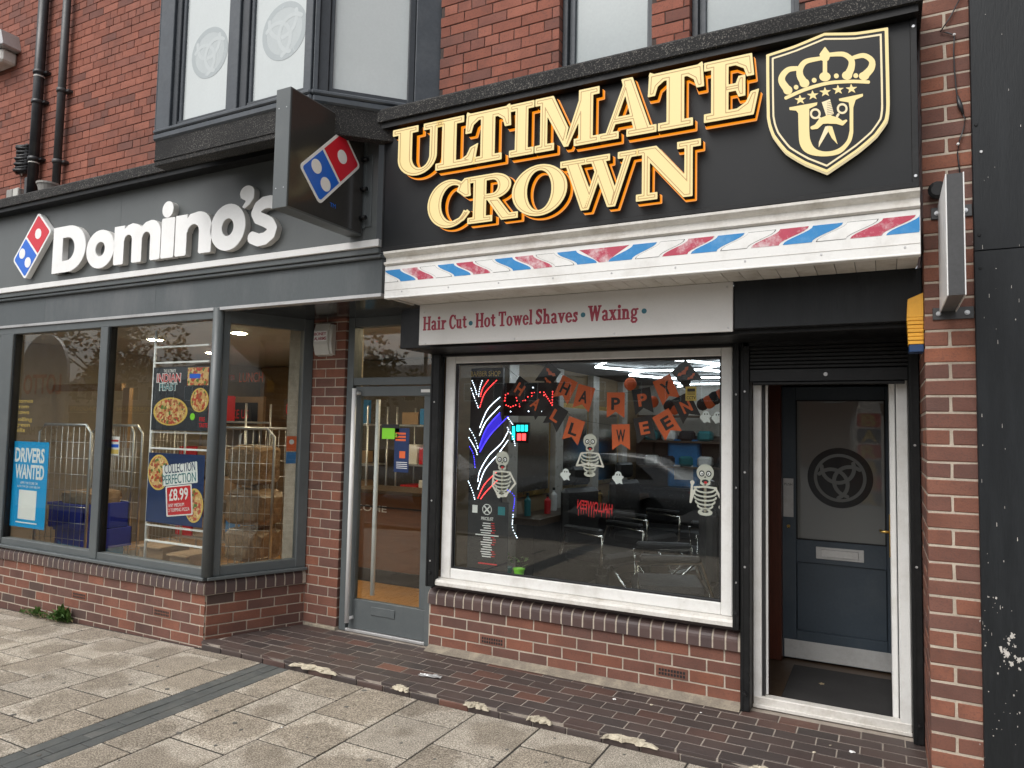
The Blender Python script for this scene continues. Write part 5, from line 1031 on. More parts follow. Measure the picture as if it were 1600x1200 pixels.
# alarm box on the brick pier
al = thing('alarm_box', 'white BONEY ALARMS box on the brick pier by the grey door', 'alarm box', onY(505, 555, RISER_Y)); axa, axb = PX(493, 530, RISER_Y-.05), PX(519, 530, RISER_Y-.05); za_, zb_ = PZ(505, 556, RISER_Y-.05), PZ(505, 506, RISER_Y-.05)
B().yz([(RISER_Y-.004, za_), (RISER_Y-.05, za_+.01), (RISER_Y-.075, za_+.1), (RISER_Y-.07, zb_-.06), (RISER_Y-.05, zb_), (RISER_Y-.004, zb_)], axa, axb-.03).done('cover', 'cream', al); B().yz([(RISER_Y-.004, za_+.008), (RISER_Y-.04, za_+.02), (RISER_Y-.06, za_+.1), (RISER_Y-.055, zb_-.06), (RISER_Y-.04, zb_-.01), (RISER_Y-.004, zb_-.01)], axb-.0295, axb).done('side_cover', 'cream', al)
lz_ = (za_+zb_)/2+.03; box('label_plate', 'paper', al, axa+.006, axb-.04, RISER_Y-.0775, RISER_Y-.075, lz_-.045, lz_+.045, 0); text('label_text', 'BONEY', axa+.01, axb-.045, lz_+.006, lz_+.034, RISER_Y-.0788, 'crimson', al, .02); text('label_text', 'ALARMS', axa+.01, axb-.045, lz_-.036, lz_-.006, RISER_Y-.0788, 'crimson', al, .02)
# ================================================================== pizza shop interior
o = B().xy([(-9.6, -.02), (CX-.02, -.02), (-4.63, .74), (-4.2, .76), (-3.285, .76), (-3.285, 6), (-9.6, 6)], -.1, .018).done('shop_floor', 'floor_wood'); struct(o); slab_box('shop_ceiling', 'ceil', -9.6, -3.285, .06, 6, 2.72, 2.8); slab_box('shop_wall_back', 'interior_dark', -9.6, -3.285, 5.2, 5.4, .018, 2.72); slab_box('party_wall', 'plaster', -3.283, -3.24, .82, 6, -.05, 2.72); slab_box('shop_wall_left', 'plaster', -9.7, -9.6, -.02, 6, -.05, 2.72)
slab_box('shopfront_ceiling_infill', 'ceil', -9.6, CX-.31, -.02, .06, 2.705, 2.75)
ct = thing('shop_counter', 'brown timber counter with WELCOME lettering inside the pizza shop', 'counter', (-4.2, 2.4, .02)); box('front', 'counter_wood', ct, -5.4, -3.3, 2.3, 2.36, .02, 1.0); box('top', 'dark_wood', ct, -5.45, -3.29, 2.22, 2.8, 1.0, 1.04); box('kick', 'ink', ct, -5.4, -3.3, 2.28, 2.299, .02, .16); xw = PX(604, 795, 2.2985); text('lettering', 'WELCOME', xw-.78, xw, PZ(592, 800, 2.2985), PZ(592, 790, 2.2985), 2.2985, 'paper', ct, .01); box('trim', 'ink', ct, -5.4, -3.3, 2.29, 2.2995, .84, .855, 0)
for k, (x, y) in enumerate(((-7.6, 1.3), (-6.1, 1.2), (-6.3, 2.6), (-5.2, 1.6), (-4.6, 2.9), (-3.75, 1.5), (-8.2, 2.6), (-3.9, 3.6))):
    t = thing('downlight', ('warm downlight nearest the left pane', 'warm downlight over the poster stand', 'warm downlight behind the poster stand', 'warm downlight nearest the splayed pane', 'warm downlight over the pizza counter', 'added warm downlight brightening the floor inside the grey door', 'warm downlight at the far left of the pizza shop', 'warm downlight at the back beyond the counter')[k], 'downlight', (x, y, 2.7), 'pizza shop downlights'); B().lathe([(.1, 0), (.1, .012), (.075, .012)], (x, y, 2.708), (0, 0, 1), 18).done('rim', 'white_metal', t); B().lathe([(.074, 0), (.074, .004)], (x, y, 2.702), (0, 0, 1), 18).done('lens', 'warm_lamp', t)  # lamp inside the grey door is added to brighten the floor there
def wallart(name, body, px0, px1, py0, py1, Y, m, lab, frame=None, bold=.01, rot=0):
    t = thing(name, lab, 'wall lettering', onY((px0+px1)/2, py1, Y)); o = ptext('lettering', body, t, px0, px1, py0, py1, Y-.004, m, bold, rot)
    if frame: flat('panel', frame, t, px0-4, px1+4, py0-4, py1+4, Y, .02)
    return t
slab_box('feature_wall', 'interior_tan', -9.4, -7.6, 4.6, 4.7, .02, 2.7); slab_box('screen_wall', 'interior_dark', -7.3, -4.6, 4.0, 4.1, .02, 2.7)
wallart('wall_lettering', 'LUNCH', 374, 411, 582, 597, 3.98, 'orange', 'orange LUNCH wall lettering seen through the splayed pane', None, .0); wallart('wall_lettering', 'FOR', 358, 367, 586, 594, 3.98, 'red', 'small red FOR wall lettering left of LUNCH', None, .0); wallart('wall_lettering', 'LIKE US', 356, 388, 640, 654, 3.6, 'red', 'red LIKE US lettering on the menu screen', 'ink', .005); wallart('wall_lettering', 'CO', 447, 464, 628, 650, 2.6, 'red', 'red lettering starting CO beside the brick pier', 'dark_wood', .0)
wallart('wall_lettering', '1985', 83, 105, 635, 645, 2.0, 'paper', 'upright 1985 lettering inside the left pane', None, .01, RAD(90)); wallart('wall_lettering', 'comes\nfrom\ncows', 27, 51, 625, 647, .25, 'yellow_print', 'tan comes from cows lettering inside the left pane', None, .01); wallart('wall_lettering', 'rolling\ngreen\nhills', 24, 50, 652, 675, .25, 'yellow_print', 'tan rolling green hills lettering above the blue poster', None, .01)
fr_ = thing('menu_frame', 'pale timber framed menu screen on the back wall', 'menu screen', onY(380, 665, 3.8)); flat('frame', 'box_brown', fr_, 352, 411, 620, 666, 3.8, .05); flat('screen', 'ink', fr_, 354, 402, 629, 663, 3.79, .005)
fa = thing('display_frame', 'tall pale timber display frame inside the left pane', 'display frame', onY(130, 850, 1.0)); y_ = 1.3
for a in ((58, 72, 600, 850), (190, 200, 606, 700), (72, 190, 600, 611)): flat('rail', 'box_brown', fa, *a, y_, .05)
# posters in the window
def poster(lab, px0, px1, py0, py1, Y, m): t = thing('poster', lab, 'poster', onY((px0+px1)/2, py1, Y)); flat('sheet', m, t, px0, px1, py0, py1, Y, .002); return t
YP = GD+.012
pq = poster('bright blue DRIVERS WANTED poster in the left pane', 16.5, 73, 690, 825, YP, 'poster_blue'); ptext('headline', 'DRIVERS', pq, 24, 70, 700, 723, YP, 'paper', .03); ptext('headline', 'WANTED', pq, 24, 69, 726, 749, YP, 'paper', .03); ptext('small_text', 'APPLY IN STORE OR', pq, 32, 59, 753, 757, YP, 'paper', .0); ptext('small_text', 'SCAN THE QR CODE BELOW', pq, 27, 63, 759, 763, YP, 'paper', .0); flat('blank_square', 'paper', pq, 28.5, 56, 766, 812, YP-.001); flat('small_text_line', 'paper', pq, 24, 57, 816, 818, YP-.001)
def pizzamat():
    m, t, b = _nt('pizza_print'); v = _coords(t); vo = t.nodes.new('ShaderNodeTexVoronoi'); vo.inputs['Scale'].default_value = 42; t.links.new(v, vo.inputs['Vector']); sp = t.nodes.new('ShaderNodeSeparateColor'); t.links.new(vo.outputs['Color'], sp.inputs[0])
    r = _ramp(t, sp.outputs[0], [(0, (.5, .06, .03)), (.22, (.62, .36, .13)), (.45, (.75, .55, .26)), (.62, (.38, .12, .05)), (.8, (.12, .2, .04)), (.9, (.66, .42, .17))]); r.node.color_ramp.interpolation = 'CONSTANT'
    t.links.new(_mix(t, .5, r, _ramp(t, _noise(t, v, 60), [(.3, (.4, .4, .4)), (.7, (1.2, 1.2, 1.2))]), 'MULTIPLY'), b.inputs['Base Color']); b.inputs['Roughness'].default_value = .4; return m
M['pizza'] = pizzamat()
def pizza(parent, px, py, rpx, Y, rpy):
    c = onY(px, py, Y); r = abs(PX(px+rpx, py, Y)-c.x); q = abs(PZ(px, py+rpy, Y)-c.z); shape('pizza_crust', [arc(c.x, c.z, r, q, 0, 350, 35)], Y-.0014, .0008, 'yellow_print', parent); shape('pizza_top', [arc(c.x, c.z, r*.9, q*.9, 0, 350, 35)], Y-.0024, .0008, 'pizza', parent)
Y1 = .03
pi_ = poster('dark INDIAN FEAST pizza poster hanging in the window', 238, 326, 573, 673, Y1, 'slate'); ptext('small_text', 'THE ULTIMATE', pi_, 256, 275, 577, 582, Y1, 'paper', .01); ptext('headline_edge', 'INDIAN', pi_, 245, 283, 583, 598, Y1, 'paper', .05); ptext('headline', 'INDIAN', pi_, 246, 282, 584, 597, Y1-.001, 'red', .01); ptext('headline_edge', 'FEAST', pi_, 249, 277, 598, 611, Y1, 'paper', .05); ptext('headline', 'FEAST', pi_, 250, 276, 599, 610, Y1-.001, 'teal', .01)
pizza(pi_, 266, 643, 27, Y1, 22); pizza(pi_, 312, 625, 14, Y1, 19); flat('photo', 'pizza', pi_, 293, 326, 574, 602, Y1-.001); flat('tag', 'blue', pi_, 296, 313, 584, 591, Y1-.002); ptext('small_text', 'FIRE\nTASTE', pi_, 311, 325, 652, 668, Y1, 'red', .02); shape('dip_pot', [arc(PX(301, 651, Y1), PZ(301, 651, Y1), .03, .03, 0, 340, 17)], Y1-.003, .0008, 'green', pi_)
pc = poster('navy COLLECTION PERFECTION £8.99 pizza poster in the window', 230, 318, 709, 820, Y1, 'navy'); pizza(pc, 248, 738, 17, Y1, 28); pizza(pc, 303, 790, 14.5, Y1, 27)
rt_ = RAD(7)
def tilt(name, m, px0, px1, py0, py1, Y, par, r=rt_):
    a, c = onY((px0+px1)/2, (py0+py1)/2, Y), None; hx_ = (PX(px1, (py0+py1)/2, Y)-PX(px0, (py0+py1)/2, Y))/2; hz_ = (PZ((px0+px1)/2, py0, Y)-PZ((px0+px1)/2, py1, Y))/2
    return shape(name, tf([rr(-hx_, -hz_, hx_, hz_, .012)], 1, a.x, a.z, 1, r), Y, .0008, m, par)
tilt('headline_plate', 'paper', 254, 308, 724, 757, Y1-.004, pc); ptext('headline', 'COLLECTION', pc, 257, 305, 723, 738, Y1-.005, 'navy', .0, rt_); ptext('headline', 'PERFECTION', pc, 254, 306, 740, 755, Y1-.005, 'teal', .0, rt_)
tilt('price_edge', 'paper', 259, 300, 758, 806, Y1-.005, pc); tilt('price_plate', 'red', 261, 298, 760, 804, Y1-.006, pc); ptext('price', '£8.99', pc, 264, 294, 763, 782, Y1-.0065, 'paper', .02, rt_); ptext('small_text', 'ANY MEDIUM\n2 TOPPING PIZZA', pc, 263, 296, 786, 799, Y1-.0065, 'paper', 0, rt_)
dsf = thing('poster_stand', 'white metal poster stand between the pizza posters', 'poster stand', onY(233, 868, .05)); xq = PX(234, 690, .05); B().tube([(xq, .06, .1), (xq, .06, 2.58)], .012, 8).done('upright', 'white_metal', dsf)
for py in (541, 566, 676, 702, 826, 851): z_ = PZ(280, py, .05); box('cross_bar', 'white_metal', dsf, xq, PX(326, py, .05), .05, .07, z_-.008, z_+.008, .002)
nt_ = poster('small white notice with coloured bands on the right-hand pane', 168, 186, 682, 711, YP+.02, 'paper'); flat('band', 'red', nt_, 169, 185, 687, 690, YP+.0185); flat('band', 'blue', nt_, 169, 185, 694, 699, YP+.0185); flat('band', 'yellow_print', nt_, 169, 185, 702, 709, YP+.0185)
st_ = [onPlane(x, y, Vector((CX, CY, 0))+Vector((rn.x, rn.y, 0))*-.05, rn) for x, y in ((455, 694),)][0]
os_ = thing('window_sticker', 'square orange sticker on the splayed window pane', 'sticker', st_); lc = Rm.inverted() @ st_
B().box(lc.x-.045, lc.x+.045, .044, .045, lc.z-.06, lc.z+.07, 0, Rm).done('sheet', 'orange', os_); B().box(lc.x-.045, lc.x+.045, .044, .045, lc.z-.17, lc.z-.07, 0, Rm).done('lower_sheet', 'blue_bag', os_); shape('badge', [arc(lc.x, lc.z+.02, .022, .022, 0, 340, 17)], .0425, .001, 'paper', os_, 0, Rm)
# roll cages
def cage(lab, x, y, rot, w_=.72, d_=.6, h_=1.68):
    t = thing('roll_cage', lab, 'roll cage', (x, y, .02)); T = Matrix.Translation((x, y, .02)) @ Matrix.Rotation(rot, 4, 'Z')
    def tb(pts, r, seg=6): return [T @ Vector(p) for p in pts], r, seg
    box_ = B().box(-w_/2, w_/2, -d_/2, d_/2, .14, .18, .004, T).done('base', 'steel', t)
    for sy in (-1, 1): B().tube(*tb([(-w_/2, sy*d_/2, .16), (-w_/2, sy*d_/2, h_-.08), (-w_/2+.08, sy*d_/2, h_), (w_/2-.08, sy*d_/2, h_), (w_/2, sy*d_/2, h_-.08), (w_/2, sy*d_/2, .16)], .014, 8)).done('side_frame', 'steel', t)
    for sy in (-1, 1):
        bb = B()
        for k in range(1, 9): bb.tube(*tb([(-w_/2+w_*k/9, sy*d_/2, .18), (-w_/2+w_*k/9, sy*d_/2, h_)], .003, 4))
        for k in range(1, 9): bb.tube(*tb([(-w_/2, sy*d_/2, .18+k*.165), (w_/2, sy*d_/2, .18+k*.165)], .003, 4))
        bb.done('wire_panel', 'steel', t)
    for sx in (-1, 1):
        for sy in (-1, 1): B().lathe([(.055, -.015), (.055, .015)], T @ Vector((sx*(w_/2-.07), sy*(d_/2-.06), .055)), T.to_3x3() @ Vector((1, 0, 0)), 14).done('wheel', 'rubber', t)
    return t, T
p_ = onZ(140, 862, .02); cage('galvanised roll cage of crates behind the left shop window', PX(140, 750, .6), .6, RAD(4), .8); cage('galvanised roll cage of wrapped goods behind the splayed pane', PX(398, 760, 1.2), 1.2, RAD(20), .66, .55); cage('galvanised roll cage behind the pizza poster', PX(222, 750, 1.3), 1.3, RAD(-8))
def crate(lab, x, y, z, m, w_=.55, d_=.4, h_=.2, rot=0):
    t = thing('crate', lab, 'crate', (x, y, z)); T = Matrix.Translation((x, y, z)) @ Matrix.Rotation(rot, 4, 'Z'); B().box(-w_/2, w_/2, -d_/2, d_/2, 0, .015, 0, T).done('floor', m, t)
    for a in ((-w_/2, w_/2, -d_/2, -d_/2+.015), (-w_/2, w_/2, d_/2-.015, d_/2), (-w_/2, -w_/2+.015, -d_/2, d_/2), (w_/2-.015, w_/2, -d_/2, d_/2)): B().box(*a, .015, h_, .003, T).done('side', m, t)
    B().box(-w_/2-.015, w_/2+.015, -d_/2-.015, -d_/2, h_-.03, h_, .003, T).done('rim', m, t)
    return t
crate('deep blue plastic crate high in the left roll cage', PX(142, 750, .6), .6, .62, 'blue_crate', .6, .5, .26); crate('lower deep blue plastic crate stacked in the roll cage', PX(148, 750, .6), .62, .42, 'blue_crate', .6, .46, .2)
for i, (x, y, z, sx, sy, sz, m, lab) in enumerate(((PX(146, 750, .6), .6, .2, .3, .22, .17, 'blue_bag', 'light blue plastic wrapped bundle at the bottom of the left cage'), (PX(142, 750, .6), .62, .86, .26, .2, .07, 'box_brown', 'brown goods heaped in the top blue crate'), (PX(398, 760, 1.2), 1.2, .36, .24, .2, .16, 'wrap', 'brown wrapped goods low in the splayed pane cage'), (PX(399, 760, 1.2), 1.2, .72, .24, .2, .18, 'wrap', 'brown wrapped goods halfway up the splayed pane cage'), (PX(396, 760, 1.2), 1.2, 1.12, .2, .2, .2, 'wrap', 'clear wrapped goods at the top of the splayed pane cage'))):
    bm = bmesh.new(); bmesh.ops.create_icosphere(bm, subdivisions=3, radius=1)
    for v in bm.verts: q = v.co.copy(); e = .35; v.co = Vector([math.copysign(abs(c)**e*s, c) for c, s in zip(q, (sx, sy, sz))])+Vector((random.uniform(-.014, .014), random.uniform(-.014, .014), random.uniform(-.014, .014)))
    me = bpy.data.meshes.new('bundle'); bm.to_mesh(me); bm.free(); o = put('wrapped_bundle', me, m, None, (x, y, z+sz)); tag(o, lab, 'bundle')
for k, (px, py, w_, h_, lab) in enumerate(((250, 862, .34, .24, 'brown carton on the floor under the pizza posters'), (295, 868, .28, .2, 'smaller brown carton on the floor by the corner post'))):
    p = onZ(px, py, .02); t = thing('carton', lab, 'carton', (PX(px, py, .5), .5, .02)); x = PX(px, py, .5); box('box', 'box_brown', t, x-w_/2, x+w_/2, .4, .7, .02+.3, .32+h_, .004); box('flap', 'box_brown', t, x-w_/2, x+w_/2, .36, .4, .3+h_, .315+h_, .002); box('plinth', 'dark_wood', t, x-w_/2-.05, x+w_/2+.05, .38, .75, .02, .318)
# ================================================================== barber interior
slab_box('barber_floor', 'barber_floor', -3.235, -.84, .71, 6.2, -.1, .05); slab_box('barber_ceiling', 'ceil_dark', -3.235, -.84, .76, 6.2, 2.42, 2.5); slab_box('barber_wall_back', 'tile_white', -3.235, -.84, 6.0, 6.2, .05, 2.62); slab_box('barber_wall_right', 'interior_tan', -.9, -.842, .8, 6.0, .05, 2.62); slab_box('barber_wall_left', 'interior_tan', -3.237, -3.2, .82, 6, .05, 2.62)
slab_box('back_panelling', 'interior_dark', -3.2, -.9, 5.9, 5.99, .05, 1.7); slab_box('window_ledge', 'dark_wood', -3.2, -.95, .745, .82, .5, .6)
hx_ = thing('hexagon_ceiling_light', 'bright white hexagon LED tubes on the barber shop ceiling', 'ceiling light', (-1.8, 3, 2.37)); edges = set(); s_h = .62
for i in range(-1, 4):
    for j in range(0, 6):
        cx, cy = -1.95+i*s_h*1.5-.0, 1.5+j*s_h*math.sqrt(3)+(s_h*math.sqrt(3)/2 if i % 2 else 0)
        pts = [(round(cx+s_h*math.cos(RAD(60*k)), 3), round(cy+s_h*math.sin(RAD(60*k)), 3)) for k in range(6)]
        for a, c in zip(pts, pts[1:]+pts[:1]):
            if -2.75 < min(a[0], c[0]) and max(a[0], c[0]) < -.92 and max(a[1], c[1]) < 5.8 and min(a[1], c[1]) > .95: edges.add(tuple(sorted((a, c))))
for a, c in sorted(edges): B().tube([(*a, 2.385), (*c, 2.385)], .011, 6).done('led_tube', 'tube_led', hx_)
slab_box('ceiling_beam', 'dark_wood', -3.2, -.9, 1.2, 1.3, 2.3, 2.42)
# LED barber board, OPEN sign, small LED box
def dots(path, step, r, Y): 
    bb = B(); acc = 0; last = path[0]; pts = [path[0]]
    for p in path[1:]:
        d = math.hypot(p[0]-last[0], p[1]-last[1]); n = int(d/step)
        for k in range(1, n+1): pts.append((last[0]+(p[0]-last[0])*k/n, last[1]+(p[1]-last[1])*k/n))
        if n: last = p
    for x, z in pts: bb.xz([(x-r, z), (x, z-r), (x+r, z), (x, z+r)], Y-.003, Y)
    return bb
YL = .86
lb = thing('led_barber_board', 'tall LED board of flowing white, blue and red barber stripes', 'led sign', onY(765, 870, YL)); flat('panel', 'ink', lb, 733, 783, 575, 880, YL, .03); ptext('lettering', 'BARBER SHOP', lb, 736, 782, 580, 588, YL-.002, 'yellow_print', 0)
def zl(x, y): p = onY(690+x/5, 540+y/5, YL); return p.x, p.z          # coordinates read off the 5x enlargement
for m, pts, st in (('led_white', [(240, 275), (262, 330), (275, 380)], .013), ('led_white', [(232, 335), (262, 420), (290, 490)], .013), ('led_white', [(318, 275), (300, 330), (290, 400)], .013), ('led_red', [(365, 270), (320, 340), (305, 400)], .008), ('led_red', [(430, 272), (340, 370), (300, 480)], .008), ('led_white', [(455, 405), (360, 500), (300, 640)], .006), ('led_white', [(455, 475), (350, 590), (298, 700)], .006), ('led_blue', [(455, 525), (350, 650), (295, 790)], .008), ('led_blue', [(520, 555), (380, 700), (300, 830)], .008), ('led_white', [(220, 650), (260, 720), (285, 800)], .013), ('led_white', [(215, 720), (262, 800), (280, 850)], .013), ('led_blue', [(220, 790), (250, 850), (262, 950)], .013), ('led_white', [(520, 670), (470, 760), (370, 860), (300, 980), (285, 1060)], .006), ('led_white', [(520, 740), (440, 850), (340, 970), (285, 1120)], .006), ('led_red', [(440, 980), (340, 1080), (285, 1190)], .006), ('led_red', [(440, 1050), (350, 1140), (305, 1200)], .006), ('led_white', [(210, 1060), (240, 1130), (260, 1200)], .013), ('led_white', [(520, 565), (545, 600), (560, 620)], .014), ('led_white', [(515, 640), (560, 720), (575, 780)], .014), ('led_blue', [(520, 1130), (570, 1180), (560, 1290)], .014), ('led_white', [(560, 1320), (555, 1420), (590, 1500)], .014)):
    dots([zl(*p) for p in curve(pts)], st, .0042 if st > .007 else .0036, YL-.001).done('led_string', m, lb)
bl = [zl(*p) for p in curve([(455, 520), (350, 640), (292, 800)])]+[zl(*p) for p in curve([(300, 830), (390, 690), (470, 590)])]; M['blue_glow'] = emit('blue_led_field', (.03, .015, .55), .9); shape('blue_field', [bl], YL-.0005, .0004, 'blue_glow', lb)
op = thing('open_sign', 'black OPEN sign with red LED letters behind the bunting', 'led sign', onY(830, 650, 1.1)); YO = 1.1; flat('panel', 'ink', op, 784, 872, 598, 650, YO, .03)
def zo(x, y): p = onY(690+x/5, 540+y/5, YO); return p.x, p.z
for pts in ([(495, 430), (500, 385), (540, 365), (580, 385), (590, 430), (580, 465), (540, 480), (505, 465), (495, 430)], [(610, 475), (610, 370), (660, 370), (675, 400), (655, 428), (615, 430)], [(770, 365), (705, 370), (708, 420), (760, 418)], [(708, 420), (710, 468), (770, 465)], [(800, 460), (800, 365), (865, 465), (868, 360)]): dots([zo(*p) for p in pts], .02, .0055, YO-.001).done('led_letter', 'led_red', op)
dots([zo(*p) for p in ((540, 515), (680, 513), (880, 510))], .085, .006, YO-.001).done('led_string', 'led_white', op); dots([zo(*p) for p in ((715, 328), (845, 322))], .085, .006, YO-.001).done('led_string', 'led_white', op)
lb2 = thing('led_box', 'small cyan and red LED display below the OPEN sign', 'led sign', onY(812, 690, 1.5)); flat('panel', 'ink', lb2, 798, 826, 660, 692, 1.5, .03); [flat('lit_block', m_, lb2, *q, 1.498) for m_, q in (('led_cyan', (807, 812, 664, 674)), ('led_cyan', (813.5, 818.5, 664, 674)), ('led_cyan', (820, 824.5, 664, 674)), ('led_cyan', (800, 804.5, 666, 687)), ('led_red', (808, 814, 677.5, 688)), ('led_red', (815.5, 821.5, 677.5, 688)))]
# bunting
YB = .78
def flag(parent, px, py, ang, colr, ch, sc=1.0):
    c = onY(px, py, YB); w_, h_ = .135*sc, .185*sc; out = [(-w_/2, h_/2), (-w_/2, -h_/2), (0, -h_/2+.045), (w_/2, -h_/2), (w_/2, h_/2)]
    o = shape('flag', tf([out], 1, c.x, c.z, 1, RAD(ang)), YB, .0012, colr, parent); ink_ = 'ink' if colr == 'orange' else 'orange'
    if ch == 'bat':
        for dx, dz, s in ((-.0, .03, 1), (.02, -.03, .7)): bat = trace(field([('p', [(-.05, .012), (-.03, .022), (-.012, .01), (-.006, .018), (0, .012), (.006, .018), (.012, .01), (.03, .022), (.05, .012), (.034, -.004), (.02, -.002), (0, -.018), (-.02, -.002), (-.034, -.004)])], (-.06, -.03, .06, .03), 60)); shape('bat_print', tf(tf(bat, s, dx, dz), 1, c.x, c.z, 1, RAD(ang)), YB-.001, .0008, ink_, o)
    else:
        t = text('letter', ch, c.x-.034*sc, c.x+.034*sc, c.z-.035*sc, c.z+.055*sc, YB-.0012, ink_, o, .03, .0008, RAD(ang))
    return c
bn1 = thing('halloween_bunting', 'upper string of orange and black HAPPY flags across the window', 'bunting', onY(960, 650, YB)); bn2 = thing('halloween_bunting', 'lower string of orange and black HALLOWEEN flags across the window', 'bunting', onY(930, 700, YB))
for a in ((856, 588, -38, 'charcoal', 'bat'), (883, 609, -26, 'orange', 'H'), (912, 622, -15, 'orange', 'A'), (962, 633, 0, 'orange', 'P'), (1004, 627, 9, 'charcoal', 'P'), (1041, 609, 24, 'orange', 'Y'), (1073, 587, 40, 'charcoal', 'bat')): flag(bn1, *a)
for a in ((812, 610, -34, 'charcoal', 'H'), (837, 633, -37, 'charcoal', 'A'), (868, 652, -31, 'charcoal', 'L'), (896, 673, -18, 'orange', 'L'), (970, 683, 2, 'orange', 'W'), (1007, 671, 12, 'charcoal', 'E'), (1042, 663, 31, 'orange', 'E'), (1072, 637, 26, 'charcoal', 'N')): flag(bn2, *a)
B().tube([onY(x, y, YB+.002) for x, y in ((780, 560), (860, 575), (890, 592), (915, 606), (962, 616), (1004, 610), (1036, 594), (1070, 572), (1085, 556))], .0012, 4).done('string', 'ink', bn1); B().tube([onY(x, y, YB+.002) for x, y in ((780, 565), (815, 594), (842, 615), (878, 640), (903, 656), (970, 667), (1005, 656), (1036, 645), (1068, 622), (1090, 600))], .0012, 4).done('string', 'ink', bn2)
gl2 = thing('halloween_garland', 'string of orange and black paper pumpkins by the right window edge', 'garland', onY(1100, 630, 1.0))
for x, y, m, r in ((1108, 628, 'orange', .05), (1117, 622, 'charcoal', .05), (1127, 617, 'orange', .045), (1098, 632, 'charcoal', .045), (985, 600, 'orange', .05), (1020, 628, 'orange', .045), (1046, 634, 'charcoal', .045), (1054, 640, 'orange', .04)):
    B().blob(onY(x, y, 1.0), (r, r*.6, r), 2).done('paper_ball', m, gl2)
# window stickers
def skel(lab, cx, cy, s, pose):
    """flat printed skeleton: cx,cy the middle of the skull in the photograph, s pixels of skull width"""
    YS = WG+.008; c0 = onY(cx, cy, YS); k = abs(PX(cx+s/2, cy, YS)-PX(cx-s/2, cy, YS)); t = thing('skeleton_sticker', lab, 'sticker', c0)
    def A(name, ops, bb, m, y): return shape(name, tf(trace(field(ops, bb, 90)), k, c0.x, c0.z), YS-y, .0006, m, t)
    A('skull', [('e', 0, .05, .5, .5), ('b', -.28, -.62, .28, -.2), ('e', 0, -.5, .3, .22)], (-.7, -.9, .7, .7), 'bone', .0012)
    for sx in (-1, 1): A('eye_socket', [('e', sx*.2, .0, .16, .18)], (-.5, -.3, .5, .3), 'ink', .002); A('eye', [('e', sx*.2, .0, .1, .11)], (-.5, -.3, .5, .3), 'ghost', .0028); A('pupil', [('e', sx*.18, -.02, .04, .05)], (-.4, -.2, .4, .2), 'ink', .0034)
    A('nose', [('p', [(-.07, -.24), (.07, -.24), (0, -.12)])], (-.2, -.4, .2, 0), 'ink', .002); A('mouth', [('e', 0, -.46, .2, .12)], (-.4, -.7, .4, -.2), 'ink', .002); A('tongue', [('e', .02, -.52, .1, .07)], (-.3, -.7, .3, -.3), 'red', .0028)
    A('spine', [('l', [(0, -.65), (0, -2.2)], .13)], (-.3, -2.5, .3, -.4), 'bone_dark', .0012)
    for i in range(5): w_ = (.55, .62, .62, .55, .42)[i]; y = -.95-i*.24; A('rib', [('l', arc(0, y+.05, w_, .2, 180, 360, 12), .1)], (-.9, y-.4, .9, y+.3), 'bone', .0018)
    A('collar_bone', [('l', [(-.62, -.82), (0, -.76), (.62, -.82)], .12)], (-.9, -1.1, .9, -.5), 'bone', .002)
    for pts in pose: A('arm_bone', [('l', pts, .13), ('e', *pts[-1], .13, .13)], (-2.2, -3, 2.2, 1.2), 'bone', .0022)
    A('pelvis', [('e', 0, -2.25, .42, .2), ('-e', 0, -2.2, .2, .08)], (-.6, -2.6, .6, -1.9), 'bone', .0018) if len(pose) < 3 else None
skel('skeleton sticker looking right on the left of the window', 785, 718, 21, [[(.6, -.85), (1.0, -1.5), (.3, -2.3)], [(-.6, -.85), (-.7, -1.7), (-.2, -2.4)]]); skel('laughing skeleton sticker with folded arms in the middle of the window', 922, 690, 21, [[(-.65, -.85), (-.98, -1.7), (-.1, -1.55)], [(.65, -.85), (1.0, -1.7), (.15, -1.6)]])
skel('waving skeleton sticker with headphones at the right of the window', 1102, 740, 27, [[(-.6, -.95), (-.85, -1.7), (-.75, -.55)], [(.6, -.85), (.9, -1.4), (.9, -1.9)]])
for k, (x, y, s) in enumerate(((884, 741, 9), (966, 746, 10), (1103, 651, 10), (1121, 652, 10))):
    lab = ('small white ghost sticker left of the laughing skeleton', 'small white ghost sticker right of the laughing skeleton', 'small white ghost hanging left of its twin under the garland', 'small white ghost hanging nearest the right window frame')[k]
    YS = WG+.008; c = onY(x, y, YS); r = abs(PX(x+s, y, YS)-c.x); t = thing('ghost_sticker', lab, 'sticker', c, 'ghost stickers'); shape('body', tf(trace(field([('e', 0, .3, .55, .6), ('p', [(-.55, .3), (.55, .3), (.9, .1), (.55, -.3), (.7, -1), (.2, -.8), (-.3, -1.05), (-.5, -.7), (-.95, -.2), (-.9, .15)])], (-1.1, -1.2, 1.1, 1.1), 70)), r, c.x, c.z), YS-.0012, .0008, 'ghost', t)
    for sx in (-.18, .2): shape('eye', [arc(c.x+sx*r, c.z+.4*r, .09*r, .14*r, 0, 330, 11)], YS-.002, .0006, 'ink', t)
hw = thing('halloween_sticker', 'red dripping HALLOWEEN lettering seen from behind on the glass', 'sticker', onY(930, 795, WG+.008)); ptext('lettering', 'HALLOWEEN', hw, 902, 957, 784, 799, WG+.008, 'red', .02, RAD(-4), True); bb = B()
for k in range(14): p = onY(904+k*4, 798+k*.25, WG+.0075); h_ = random.uniform(.01, .045); bb.xz([(p.x-.003, p.z+.01), (p.x+.003, p.z+.01), (p.x+.001, p.z-h_), (p.x-.001, p.z-h_)], WG+.0066, WG+.0072)
bb.done('drip', 'red', hw)
